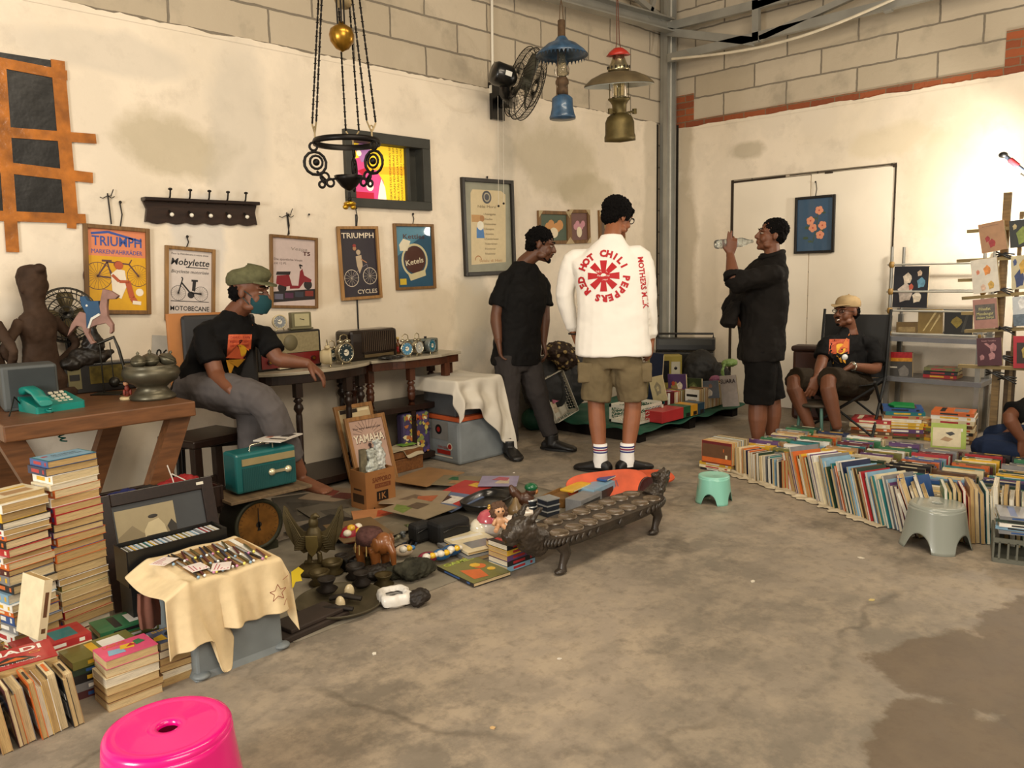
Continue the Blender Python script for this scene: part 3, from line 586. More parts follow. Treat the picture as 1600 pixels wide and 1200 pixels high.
for i, a_ in enumerate((R(44.7), R(164.7), R(-75.3))):
    u = V((cos(a_), sin(a_), 0)); m = M().use(iron); c0 = u*rg
    scroll(m, c0+u*.01+V((0, 0, -.03)), u, .018); scroll(m, c0+u*.005+V((0, 0, -.105)), u, .052, .007); scroll(m, c0+u*.0+V((0, 0, -.1)), u, .03); m.ell(c0+V((0, 0, -.1)), .016)
    scroll(m, u*.115+V((0, 0, -.165)), u, .02); scroll(m, u*.09+V((0, 0, -.19)), u, .018); scroll(m, u*.13+V((0, 0, -.20)), u, .014); m.tube([c0+V((0, 0, -.14)), u*.11+V((0, 0, -.18)), u*.06+V((0, 0, -.17))], .006, 6)
    m.build('scroll_arm', t)
m = M().use(iron); m.lathe([(0, -.225), (.012, -.222), (.035, -.205), (.058, -.175), (.066, -.155), (.062, -.155), (.052, -.175), (.03, -.2), (0, -.212)], n=24, wob=lambda u, z: .05*abs(sin(u*PI*9))); m.cyl((0, 0, -.23), (0, 0, -.26), .006).ell((0, 0, -.265), .011); m.build('basket', t)
M().use(mat('#c79a2c', .3, .8)).ell((0, 0, -.285), (.03, .03, .013)).ell((.018, 0, -.30), (.014, .014, .012)).ell((-.018, .01, -.30), (.014, .014, .012)).build('brass_finial', t)
# ---- blue oil lamp
O = PD(878, 100, 5.35); t = thing('blue_oil_lamp', 'blue enamel oil lamp with scalloped shade hanging beside the wall fan', 'oil lamp', tuple(O)); q = 5.35/FPX
enam = mat('#34526f', .4, .1, var=.4, scale=20, coat=.3); rust = mat('#57432f', .7, .4, var=.4, scale=25)
def zl(y): return (100-y)*q
m = M().use(enam); prof = [(.03, zl(62)+.01), (.05, zl(66)), (.1, zl(71)), (.15, zl(80)), (.177, zl(87)), (.174, zl(88)), (.145, zl(82)), (.09, zl(73)), (.03, zl(66))]
m.lathe(prof, n=32)
for i in range(40): a_ = 2*PI*i/40; m.add([(.176*cos(a_-.05), .176*sin(a_-.05), zl(87)), (.176*cos(a_+.05), .176*sin(a_+.05), zl(87)), (.178*cos(a_), .178*sin(a_), zl(93))], [(0, 1, 2), (2, 1, 0)])
m.build('scalloped_shade', t)
M().use(rust).lathe([(.022, zl(35)), (.025, zl(36)), (.026, zl(60)), (.04, zl(63)), (.04, zl(66)), (0, zl(66))]).build('smoke_stack', t)
M().use(mat('#d9d4c4', .05, var=0, trans=.95)).lathe([(.028, zl(84)), (.034, zl(96)), (.052, zl(108)), (.05, zl(115)), (.032, zl(122)), (.029, zl(122)), (.047, zl(114)), (.048, zl(108)), (.031, zl(96)), (.025, zl(84))]).build('glass_chimney', t)
M().use(rust).lathe([(0, zl(120)), (.035, zl(121)), (.045, zl(126)), (.045, zl(130)), (.03, zl(133)), (.04, zl(140)), (.035, zl(146)), (0, zl(147))]).build('burner', t)
M().use(enam).lathe([(0, zl(144)), (.05, zl(148)), (.07, zl(152)), (.072, zl(165)), (.082, zl(176)), (.09, zl(180)), (.088, zl(183)), (0, zl(184))], n=30).build('oil_font', t)
m = M().use(rust)
for s_ in (-1, 1): m.tube([(s_*.03, 0, zl(60)), (s_*.045, .0, zl(100)), (s_*.06, 0, zl(150))], .003, 6).tube([(s_*.02, 0, zl(38)), (s_*.012, 0, zl(15)), (0, 0, zl(5))], .003, 6)
m.cyl((0, 0, zl(5)), (0, 0, 4.98-O.z), .002, n=6); m.build('hanger', t)
# ---- pressure lantern
O = PD(967, 130, 5.45); t = thing('pressure_lantern', 'brass pressure lantern with wide enamel shade hanging near the column', 'lantern', tuple(O)); t.rotation_euler = (R(4), R(-7), 0); q = 5.45/FPX
nick = mat('#b3a886', .22, .9, var=.2); old = mat('#5e5231', .5, .7, var=.3, scale=14)
def zl(y): return (130-y)*q
sh = M().use(mat('#5d5038', .5, var=.3)); sh.lathe([(.05, zl(112)), (.12, zl(115)), (.19, zl(122)), (.236, zl(131)), (.24, zl(133))], n=40); sh.use(mat('#c9cdc6', .3, var=.1, coat=.4)).lathe([(.238, zl(134)), (.19, zl(124)), (.12, zl(117)), (.05, zl(114))], n=40); sh.build('enamel_shade', t)
M().use(mat('#a82a1c', .4)).lathe([(0, zl(78)), (.03, zl(79)), (.06, zl(84)), (.082, zl(90)), (.078, zl(90)), (.05, zl(86)), (0, zl(84))]).build('red_cap', t)
m = M().use(nick); m.lathe([(.04, zl(86)), (.04, zl(92)), (.052, zl(99)), (.06, zl(103)), (.075, zl(108)), (.075, zl(112)), (.05, zl(113))], n=30); m.use(PIN)
for i in range(16): a_ = i*PI/8; m.box((.0755*cos(a_), .0755*sin(a_), zl(107)), (.006, .006, .018))
m.build('chimney_hood', t)
M().use(mat('#e6dfc8', .03, var=0, trans=.97)).lathe([(.05, zl(116)), (.052, zl(118)), (.052, zl(150)), (.05, zl(151)), (.047, zl(150)), (.047, zl(118))], n=28).build('glass_globe', t)
M().use(mat('#d8d2b8', .5)).ell((0, 0, zl(130)), (.018, .018, .035)).cyl((0, 0, zl(135)), (0, 0, zl(152)), .008).build('mantle', t)
m = M().use(old)
for i in range(4): a_ = PI/4+i*PI/2; m.cyl((.065*cos(a_), .065*sin(a_), zl(112)), (.065*cos(a_), .065*sin(a_), zl(152)), .003, n=6)
m.lathe([(0, zl(151)), (.075, zl(152)), (.078, zl(154)), (.06, zl(158)), (.05, zl(162)), (.048, zl(172)), (.055, zl(176)), (0, zl(176))], n=28); m.build('gallery', t)
m = M().use(old); m.lathe([(0, zl(173)), (.05, zl(174)), (.085, zl(180)), (.1, zl(188)), (.102, zl(206)), (.108, zl(210)), (.108, zl(217)), (0, zl(219))], n=32); m.build('fuel_tank', t)
for s_, l_ in ((-1, .13), (1, .15)):
    m = M().use(old); m.cyl((s_*.045, 0, zl(175)), (s_*l_, -.02, zl(172)), .008); m.cyl((s_*l_, -.02, zl(176)), (s_*l_, -.02, zl(168)), .016).ell((s_*(l_+.005), -.02, zl(172)), (.012, .012, .02)); m.build('valve_knob', t)
m = M().use(mat('#5b2e1c', .5, .4))
for s_ in (-1, 1): m.tube([(s_*.05, 0, zl(95)), (s_*.014, 0, zl(70)), (s_*.008, 0, zl(15)), (0, 0, zl(5))], .003, 6)
m.cyl((0, 0, zl(5)), (0, 0, 4.98-O.z), .003, n=6); m.build('hanger', t)
# ---- flower painting and bulb on the right wall
t, w, h = framed([(1243, 309), (1307, 304), (1306, 394), (1245, 397)], RWB, 'black framed painting of pink flowers on blue on the right wall', mat('#120e0c', .4), .022, name='flower_painting', cat='painting', wire=(0, .12))
a = M().use(P_('#33506b')).rect(-w/2, -h/2, w/2, h/2, .006); lf = P_('#3c4f35')
a.use(lf).line([(-w*.05, -h*.35), (w*.05, -h*.1), (w*.1, h*.28)], .008, .0065)
for x, y, r_ in ((-.2, -.05, .06), (.2, 0, .05), (-.25, -.25, .06), (.0, .12, .05), (.2, -.12, .05), (-.12, -.32, .05), (.25, .22, .04)): a.disc(x*w, y*h, r_*w*1.4, .0068, 8, ry=r_*w*.7)
for x, y in ((.12, .27), (-.12, .08), (-.05, -.06), (.22, -.02), (.16, -.2)):
    for i in range(5): a_ = i*2*PI/5+x*9; a.use(P_('#d9906f')).disc(x*w+.035*w*cos(a_)*1.8, y*h+.035*w*sin(a_)*1.8, .06*w, .0072+.0001*i, 10)
    a.use(P_('#b5483a')).disc(x*w, y*h, .025*w, .008, 8)
art(t, a)
O = PX(1590, 283, -.45); t = thing('work_lamp', 'bare glowing bulb on a dark arm at the right edge above the book display', 'lamp', tuple(O))
M().use(mat('#fff6e6', .4, var=0, emit=30)).lathe([(0, -.05), (.02, -.045), (.032, -.02), (.03, .01), (.018, .04), (.014, .055), (0, .055)], n=16).build('bulb', t)
q1 = PX(1570, 243, -.45)-O; q2 = PX(1640, 300, -.45)-O
m = M().use(mat('#2c3340', .4)); m.cyl(q1, q2, .014); m.use(blk).ell(q1+V((0, 0.01, .005)), (.03, .03, .022)); m.use(mat('#a8242c', .4)).cyl(q1.lerp(q2, .12), q1.lerp(q2, .3), .02); m.use(PIN).cyl((0, 0, .05), V((0, 0, .05)).lerp(q2, .4), .012); m.cyl(q2, q2+V((0, 0, -1.9)), .008, n=8); m.build('lamp_arm', t)
bl_ = bpy.data.lights.new('bulb_light', 'POINT'); bl_.energy = 62; bl_.color = (1, .93, .8); bl_.shadow_soft_size = .05; bo = bpy.data.objects.new('bulb_light', bl_); C.objects.link(bo); bo.location = O+V((-.09, .0, -.03))
# ================================================================ people
SKIN = mat('#6b4029', .55, var=.1, scale=14, sss=.08); SKIN2 = mat('#8c5739', .55, var=.1, scale=14, sss=.08)
HAIR = mat('#060404', .95, var=.3, scale=60, bump=.3); EYEW = mat('#a89a8c', .4, var=0); EYEB = mat('#120b08', .2, var=0)
def sring(c, sd, fr, rx, ry, n=22, p=2.4):
    out = []
    for i in range(n):
        a = 2*PI*i/n; x = abs(cos(a))**(2/p)*(1 if cos(a) >= 0 else -1); y = abs(sin(a))**(2/p)*(1 if sin(a) >= 0 else -1)
        out.append(V(c)+sd*rx*x+fr*ry*y)
    return out
def add_hand(m, w, d, n, thumb, curl=.35, s=1.0, spread=.12, grip=None):
    """wrist, direction, palm normal, +1/-1 side of the thumb"""
    d = d.normalized(); n = (n-d*n.dot(d)).normalized(); a = d.cross(n)*thumb
    m.loft([sring(w+d*t*s, a, n, rx*s, ry*s, 14) for t, rx, ry in ((-.02, .027, .021), (.0, .028, .020), (.03, .036, .019), (.065, .043, .016), (.09, .041, .013), (.098, .034, .010))])
    for k, (off, ln) in enumerate(((.032, .068), (.011, .078), (-.011, .072), (-.032, .056))):
        p = w+d*.085*s+a*off*s; dd = (d+a*off*spread*12).normalized(); pts = [p-d*.02, p]; c = curl[k] if isinstance(curl, (list, tuple)) else curl
        for q, fr in enumerate((.45, .3, .25)):
            ax = c*(q+1)*(.8+.1*k); p = p+(dd*cos(ax)+n*sin(ax))*ln*fr*s; pts.append(p)
        m.tube(pts, [.0098*s, .0098*s, .0092*s, .0086*s, .0072*s], 8); m.ell(pts[-1], .0072*s, 8, 6)
    b = w+d*.018*s+a*.022*s; t1 = b+(d*.7+a*.75+n*.25)*.034*s; t2 = t1+(d*.9+a*.35+n*.35)*.030*s; t3 = t2+(d*1.0+a*.05+n*.4)*.024*s
    m.tube([b, t1, t2, t3], [.017*s, .0135*s, .0108*s, .009*s], 8); m.ell(t3, .009*s, 8, 6)
def limb(m, pts, rs, n=14, steps=5, flat=1.0):
    """tapered limb: pts joints, rs radii at joints and in between (given as list of (t, r) over the chain)"""
    P = [V(p) for p in pts]; out = []; rad = []
    K = len(P)-1
    for k in range(K):
        for j in range(steps):
            t = j/steps; out.append(P[k].lerp(P[k+1], t)); rad.append((k+t)/K)
    out.append(P[-1]); rad.append(1)
    def rr(t):
        for (a, ra), (b, rb) in zip(rs[:-1], rs[1:]):
            if a <= t <= b: u = (t-a)/(b-a) if b > a else 0; return ra+(rb-ra)*u
        return rs[-1][1]
    sm = [out[0]]+[(out[i-1]+out[i]*2+out[i+1])/4 for i in range(1, len(out)-1)]+[out[-1]]
    m.tube(sm, [rr(t) for t in rad], n, flat=flat)
    return m
def foot_geo(m, an, d, s=1, sole=0, w=1):
    """bare foot or shoe, ankle point, toe direction"""
    d = V((d.x, d.y, 0)).normalized(); sd = V((-d.y, d.x, 0)); z0 = an.z
    f = []
    for t, rx, h, zc in ((-.075, .026, .022, -.052), (-.06, .034, .034, -.045), (-.02, .036, .045, -.035), (.03, .037, .038, -.042), (.09, .043, .028, -.052), (.135, .045, .021, -.059), (.162, .041, .019, -.062), (.180, .031, .015, -.066), (.188, .016, .008, -.07)):
        f.append(sring(an+d*t*s+V((0, 0, zc*s)), sd, V((0, 0, 1)), rx*s*w, h*s, 16))
    m.loft(f)
def person(name, lab, J, skin=SKIN, wrk=(.034, .10), s=1.0, fat=1.0, hair='short', vox=.006, barefoot=(), shirt=None, pants=None, shoes=None):
    """J: joints in world space. Clothes: shirt = (material, sleeve length 0..1 upper arm, 1..2 forearm), pants = (material, leg length 0..1 thigh, 1..2 shin)"""
    root = thing(name, lab, 'person', tuple(J['root'])); T0 = Matrix.Translation(-V(J['root']))
    up = (J['neck']-J['hip']).normalized(); sd = (J['shR']-J['shL']).normalized(); fr = J['front'].normalized(); hs = J.get('hside', sd).normalized(); hf = J.get('hfront', fr).normalized()
    fd = J['face'].normalized(); hu = J.get('hup', V((0, 0, 1))); hr = fd.cross(hu).normalized(); hu = hr.cross(fd).normalized()
    hs_ = s*J.get('hscale', 1.0); HM = basis(J['head'], hr*hs_, fd*hs_, hu*hs_)
    chest = J['hip'].lerp(J['neck'], .68)+fr*.02*s+J.get('bulge', V()); waist = J['hip'].lerp(J['neck'], .33)+J.get('bulge', V())
    shm = (J['shL']+J['shR'])/2
    # --- body
    m = M().use(skin); m.T = T0
    m.loft([sring(c, a, b, rx*s*fat, ry*s*fat) for c, a, b, rx, ry in ((J['hip']-up*.09*s, hs, hf, .10, .08), (J['hip'], hs, hf, .155, .105), (waist, sd, fr, .135, .095), (chest, sd, fr, .15, .105), (shm-up*.03, sd, fr, .105, .07), (J['neck'], sd, fr, .055, .05))])
    nk = J['head']-hu*.05*s-fd*.015*s
    limb(m, [J['neck']-up*.04*s, J['neck']+up*.01, nk], [(0, .066*s), (.5, .056*s), (1, .054*s)])
    m.T = T0 @ HM
    m.ell((0, -.015, .035), (.075, .094, .084), 20, 14); m.ell((0, .02, -.03), (.060, .068, .082), 18, 12); m.ell((0, .042, -.082), (.044, .040, .032)); m.ell((0, .068, -.100), (.022, .018, .016))
    for q in (-1, 1):
        m.ell((q*.038, .058, -.035), (.024, .024, .030)); m.ell((q*.030, .076, .024), (.026, .014, .008)); m.ell((q*.077, -.010, -.005), (.009, .018, .030)); m.ell((q*.072, -.004, -.01), (.010, .010, .02)); m.ell((q*.012, .094, -.030), (.009, .010, .008)); m.ell((q*.05, .02, -.075), (.018, .035, .022))
    m.tube([(0, .080, .022), (0, .096, -.005), (0, .107, -.026)], [.008, .010, .013], 8); m.ell((0, .105, -.028), .0125)
    m.ell((0, .087, -.056), (.024, .013, .0065)); m.ell((0, .084, -.069), (.020, .013, .0075))
    m.T = T0
    for q in 'LR':
        sh, el, wr_ = J['sh'+q], J['el'+q], J['wr'+q]
        limb(m, [sh, el, wr_], [(0, .044*s*fat), (.25, .047*s*fat), (.5, .041*s*fat), (.62, .043*s*fat), (1, .026*s)])
        hd = J.get('hd'+q, wr_-el); hn = J.get('hn'+q, -sd if q == 'R' else sd); add_hand(m, wr_, hd, hn, J.get('th'+q, 1), J.get('curl'+q, .3), s)
        hp = J['hip']+hs*(.085*s*fat if q == 'R' else -.085*s*fat); kn, an = J['kn'+q], J['an'+q]
        limb(m, [hp, kn, an], [(0, .088*s*fat), (.25, .078*s*fat), (.5, .056*s*fat), (.68, .057*s*fat), (1, .036*s)])
        if shoes: m.tube([an, an-V((0, 0, .05))], .03*s)
        else: foot_geo(m, an, J['ft'+q], s)
        if q in barefoot:
            d = J['ft'+q]; d = V((d.x, d.y, 0)).normalized(); e_ = V((-d.y, d.x, 0))
            for k in range(5): m.tube([an+d*.15*s+e_*(k-2)*.016*s+V((0, 0, -.06)), an+d*(.2-.006*abs(k-1))*s+e_*(k-2)*.018*s+V((0, 0, -.066))], .009*s, 8)
    remesh(m.build('body', root), vox, 2)
    e = M().use(EYEW); e.T = T0 @ HM
    for q in (-1, 1):
        e2 = M().use(EYEW); e2.T = T0 @ HM; e2.ell((q*.030, .0755, .004), (.012, .0125, .005)); e2.use(EYEB).ell((q*.030, .084, .004), (.0055, .006, .0048)); e2.use(HAIR).tube([(q*.012, .092, .03), (q*.03, .093, .036), (q*.05, .078, .032)], .0035, 6); e2.build('eye', root)
    # --- hair
    h = M().use(HAIR); h.T = T0 @ HM
    if hair == 'short': h.ell((0, -.024, .050), (.084, .096, .082), 20, 14); h.ell((0, -.055, .005), (.074, .052, .060)); h.ell((.062, -.005, .03), (.02, .035, .03)); h.ell((-.062, -.005, .03), (.02, .035, .03))
    elif hair == 'mop': h.ell((0, -.022, .055), (.092, .106, .088), 20, 14); h.ell((0, -.062, .0), (.080, .052, .070)); h.ell((0, .060, .062), (.065, .045, .03)); h.ell((.07, .0, .02), (.022, .05, .045)); h.ell((-.07, .0, .02), (.022, .05, .045))
    elif hair == 'capped': h.ell((0, -.055, -.002), (.078, .052, .062)); h.ell((.056, -.03, .022), (.016, .036, .026)); h.ell((-.056, -.03, .022), (.016, .036, .026))
    elif hair == 'shag': h.ell((0, -.022, .050), (.084, .098, .082), 20, 14); h.ell((0, -.062, -.006), (.078, .055, .07)); [h.ell((.088*cos(k*.7+2.4)*.95, -.02+.1*sin(k*.7+2.4)*.95, .03+.03*sin(k*2.3)), (.02, .02, .026)) for k in range(7)]
    remesh(h.build('hair', root), .0045, 1, .026, .014)
    # --- clothes
    if shirt:
        mt, L_, hem = shirt[:3]; k = shirt[3] if len(shirt) > 3 else 1.0; g = M().use(mt); g.T = T0
        f2 = fat*k; dk_ = (shirt[5] if len(shirt) > 5 else 1.0); hb = J['hip']-up*hem*s
        lo = [(hb, hs, hf, .168, .125), (J['hip']-up*hem*.5*s, hs, hf, .172, .128), (J['hip']+up*.04, hs, hf, .170, .126), (waist, sd, fr, .160, .120), (chest, sd, fr, .170, .126), (shm-up*.03*s, sd, fr, .175, .100), (shm.lerp(J['neck'], .45)+up*.0, sd, fr, .135, .088), (J['neck']-up*.005, sd, fr, .080, .070), (J['neck']+up*.022, sd, fr, .068, .062)]
        g.loft([sring(c, a, b, rx*s*(f2 if i_ < 6 else fat), ry*s*(f2*dk_ if i_ < 6 else fat)) for i_, (c, a, b, rx, ry) in enumerate(lo)])
        for q in 'LR':
            sh, el, wr_ = J['sh'+q], J['el'+q], J['wr'+q]; inn = shm.lerp(sh, .4)-up*.01*s
            if L_ <= 1: e1 = sh.lerp(el, L_); limb(g, [inn, sh-up*.012*s, e1], [(0, .06*s), (.4, .060*s*f2), (1, .068*s*f2)])
            else:
                e1 = el.lerp(wr_, L_-1); limb(g, [inn, sh-up*.012*s, el, e1], [(0, .06*s), (.3, .068*s*fat), (.67, .065*s*fat), (.9, .050*s*fat), (1, .046*s*fat)])
                if L_ > 1.8: g.ell(e1, .038*s)
        so = remesh(g.build(shirt[4] if len(shirt) > 4 else 'shirt', root), .008, 3, *wrk)
    if pants:
        mt, L_, wd = pants[:3]; g = M().use(mt); g.T = T0
        g.loft([sring(c, hs, hf, rx*s*fat, ry*s*fat) for c, rx, ry in ((J['hip']-up*.11*s, .13, .10), (J['hip']-up*.03*s, .162, .120), (J['hip']+up*.06*s, .155, .113))])
        for q in 'LR':
            hp = J['hip']+hs*(.085*s*fat if q == 'R' else -.085*s*fat); kn, an = J['kn'+q], J['an'+q]
            if L_ <= 1: e1 = hp.lerp(kn, L_); limb(g, [hp, e1], [(0, .098*s*fat), (.5, .096*s*fat*wd), (1, .090*s*fat*wd)])
            else: e1 = kn.lerp(an, L_-1); limb(g, [hp, kn, e1], [(0, .100*s*fat), (.25, .092*s*fat*wd), (.5, .074*s*fat*wd), (.75, .066*s*fat*wd), (1, .060*s*fat*wd)])
        remesh(g.build(pants[3] if len(pants) > 3 else 'trousers', root), .008, 2, .025, .1)
    if shoes:
        for q in 'LR':
            g = M().use(shoes[0]); g.T = T0; an = J['an'+q]; d = J['ft'+q]; d = V((d.x, d.y, 0)).normalized(); e_ = V((-d.y, d.x, 0)); foot_geo(g, an+V((0, 0, -.004)), d, s*1.02, w=1.12)
            if shoes[1] == 'boot': g.tube([an+V((0, 0, -.05)), an+V((0, 0, .03))], .05*s, 14)
            ob = remesh(g.build('shoe', root), .006, 2)
            g = M().use(shoes[2]); g.T = T0; g.loft([sring(an+d*t*s+V((0, 0, z)), d, e_, .0, .0) if 0 else [an+d*(.05+.145*cos(a))*s+e_*(.05+.006*cos(a))*sin(a)*s+V((0, 0, z)) for a in [2*PI*i/24 for i in range(24)]] for t, z in ((0, -.083*s), (0, -.070*s))]); g.build('sole', ob)
    return root, T0, HM
def project_on(m, tgt, T0, d, off=.003):
    d = d.normalized()
    """lay the printed shapes of m onto the cloth"""
    dg = bpy.context.evaluated_depsgraph_get(); ev = tgt.evaluated_get(dg); me = ev.to_mesh(); bv = BVHTree.FromPolygons([v.co.copy() for v in me.vertices], [tuple(p.vertices) for p in me.polygons]); ev.to_mesh_clear()
    out = []
    for p in m.v:
        q = V(p); h, nn, _, _ = bv.ray_cast(q-d*.6, d)
        if not h: h = bv.find_nearest(q)[0]
        out.append(tuple(h-d*off) if h else p)
    m.v = out
# ---------- man in the long-sleeved white shirt, seen from behind
d0 = 5.2; Fh = F0; Rh = R0
def K(x, y, dd=0): return PD(x, y, d0+dd)
fr = (Fh*.97+Rh*.22); ft = G(963, 735)
J = dict(root=V((ft.x, ft.y, 0)), hip=K(957, 548, -.02), neck=K(956, 372, .0), front=fr, head=K(965, 340, .06), face=(Fh*.5+Rh*.85-ZU*.30), hup=ZU, shL=K(893, 402, .10), shR=K(1003, 396, -.02),
     elL=K(881, 462, .14), elR=K(1012, 468, -.03), wrL=K(896, 520, .18), wrR=K(1018, 530, .02), hdL=V((0, 0, -1))+Rh*.3+Fh*.4, hdR=V((0, 0, -1))+Rh*.0+Fh*.35, hnL=Rh, hnR=-Rh, thL=-1, thR=-1, curlL=.5, curlR=.4,
     knL=K(931, 632, .02), knR=K(990, 630, .02), anL=K(938, 715, -.02), anR=K(980, 711, -.02), ftL=-Rh*.75+Fh*.5, ftR=Rh*.85+Fh*.35, hside=Rh*.97-Fh*.2)
for q in 'LR': J['an'+q].z = .088
white = mat('#ece8e0', .8, var=.03, scale=6); kh = mat('#6f6249', .85, var=.14, scale=5, bump=.2)
pw, T0, HM = person('person', 'young man in white long-sleeved band shirt and khaki shorts seen from behind', J, SKIN2, wrk=(.022, .17), hair='mop', shirt=(white, 1.88, .03, 1.44, 'shirt', .80), pants=(kh, .93, 1.12, 'shorts'), shoes=(mat('#100d0c', .5), 'low', mat('#0a0908', .6)))

shirt_o = [c for c in pw.children if c.name.startswith('shirt')][0]
red = mat('#b3151f', .7, var=0)
pr = M().use(red); cc = K(943, 431, -.12); up_ = (J['neck']-J['hip']).normalized(); rt = (Rh-Fh*.12).normalized(); pr.T = T0 @ basis(cc, rt, up_, rt.cross(up_))
s_ = 4.19e-3
for i in range(8):
    a_ = i*PI/4; u = V((cos(a_), sin(a_))); w_ = V((-sin(a_), cos(a_)))
    for j in range(4): r0_, r1_ = (4+j*5)*s_, (4+(j+1)*5)*s_; h0, h1 = (3+j*.6)*s_, (3+(j+1)*.6)*s_; pr.poly([tuple(u*r0_-w_*h0), tuple(u*r1_-w_*h1), tuple(u*r1_+w_*h1), tuple(u*r0_+w_*h0)])
pr.disc(0, 0, 7*s_, 0, 12)
txt = 'REDHOTCHILIPEPPERS'; angs = [202, 186, 168, 149, 129, 110, 86, 65, 47, 36, 22, 12, -5, -25, -46, -68, -93, -120]
angs = [204-i*18.2 for i in range(18)]
seq = 'RED HOT CHILI PEPPERS '; st_ = 360/len(seq)
for i, ch in enumerate(seq):
    if ch == ' ': continue
    a_ = R(222-(i)*st_); pr.text(ch, 30*s_*cos(a_), 30*s_*sin(a_), 10*s_, 0, rot=a_-PI/2, bold=.13)
pr.use(white)
for j, tx in enumerate(('THE NEW TOUR', 'Manchu Tour', 'Tour')): pr.text(tx, 0, (5-6*j)*s_, 3.2*s_, .002, w=(24-5*j)*s_)
wh_v = len(pr.v)
project_on(pr, shirt_o, T0, ray(943, 431))
pr.build('back_print', pw)
sl = M().use(red); B1 = J['elR'].lerp(J['wrR'], -.75); dn = (J['wrR']-J['shR']).normalized(); sl.T = T0 @ basis(K(1006, 412, -.35), -dn.cross(-Fh).normalized()*-1, -dn, -Fh)
_y = dn.cross(Fh).normalized(); sl.T = T0 @ basis(K(1005, 450, -.1), dn, _y, dn.cross(_y))
sl.text('MOTHERS MILK', -.035, -.012, .034, 0, w=.33, bold=.07); project_on(sl, shirt_o, T0, ray(1005, 450)); sl.build('sleeve_print', pw)
for q in 'LR':
    g = M(); g.T = T0; an = J['an'+q]; g.use(mat('#eeecea', .8)); g.lathe([(.047, -.05), (.047, 0), (.045, .03), (.046, .10), (0, .10)], an, 18)
    for k, cl in enumerate(('#3a3f78', '#8c3048', '#3a3f78')): g.use(mat(cl, .8, var=0)); g.lathe([(.0475, .045+k*.016), (.048, .047+k*.016), (.048, .053+k*.016), (.0475, .055+k*.016)], an, 18)
    g.build('sock', pw)
    g = M().use(kh); g.T = T0; sg = -1 if q == 'L' else 1; g.box(K(915 if q == 'L' else 1006, 582, -.06)+Rh*0, (.05, .1, .13), (0, 0, TH)); remesh(g.build('pocket', pw), .008, 2, .01, .05)
g = M().use(PIN); g.T = T0 @ HM
for q in (-1, 1): g.tube([(q*.032+.024*cos(a), .098, .004+.019*sin(a)) for a in [i*.63 for i in range(10)]], .003, 6, closed=True); g.tube([(q*.056, .096, .008), (q*.078, .05, .008), (q*.08, -.01, .0)], .003, 6)
g.tube([(-.01, .1, .008), (.01, .1, .008)], .003, 6); g.build('glasses', pw)
g = M().use(mat('#15100d', .4)); g.T = T0; g.tube([J['wrL']+V((0, 0, -.006))+(Rh*cos(a)+Fh*sin(a))*.032 for a in [i*.7 for i in range(9)]], .006, 6, closed=True); g.build('wristband', pw)
g = M().use(mat('#e8e4dc', .6)); g.T = T0; g.box(K(1012, 533, -.03), (.07, .004, .1), (0, .3, TH)); g.use(PIN).ell(K(1010, 527, -.045), (.02, .006, .02)); g.build('hang_tag', pw)
# ---------- man in black leaning forward by the wall
d0 = 5.8; fr = (Rh*.78-Fh*.62); ft = G(835, 700)
J = dict(root=V((ft.x, ft.y, 0)), hip=K(806, 556, 0), neck=K(818, 413, .0), front=fr, head=K(846, 383, -.03), face=(Rh*.96-Fh*.15-ZU*.22), hup=ZU*.93+Rh*.3, shL=K(846, 436, .14), shR=K(791, 432, -.08),
     elL=K(851, 492, .14), elR=K(774, 495, -.08), wrL=K(849, 535, .10), wrR=K(779, 535, -.14), hdL=V((0, 0, -1))+Rh*.2, hdR=V((0, 0, -1))+Rh*.15, hnL=-Rh, hnR=Rh, thL=1, thR=-1, curlL=.4, curlR=.35,
     knL=K(843, 624, .06), knR=K(796, 632, -.05), anL=K(862, 683, .05), anR=K(797, 702, -.12), ftL=Rh*.85-Fh*.4, ftR=-Fh*.9+Rh*.3, hside=-Rh*.55-Fh*.8, hfront=fr)
J['hside'] = (J['shR']-J['shL'])
for q in 'LR': J['an'+q].z = .09
bt = mat('#0e0d0d', .8, var=.2, scale=5); pl_, T0, HM = person('person', 'man with short curly hair in black t-shirt and grey trousers leaning forward beside the wall', J, mat('#5d3a27', .5, var=.1, scale=14, sss=.06), hair='shag', shirt=(bt, .75, .07, 1.03), pants=(mat('#332f2e', .85, var=.15, scale=4), 1.93, 1.0), shoes=(mat('#110f0e', .45), 'boot', mat('#090807', .6)))
g = M().use(HAIR); g.T = T0 @ HM; g.ell((0, .078, -.1), (.022, .014, .02)); g.tube([(-.03, .088, -.058), (0, .102, -.046), (.03, .088, -.058)], .004, 6); g.tube([(-.055, .01, -.05), (-.045, .045, -.09), (0, .072, -.112), (.045, .045, -.09), (.055, .01, -.05)], .007, 6); remesh(g.build('beard', pl_), .004, 1, .006, .01)
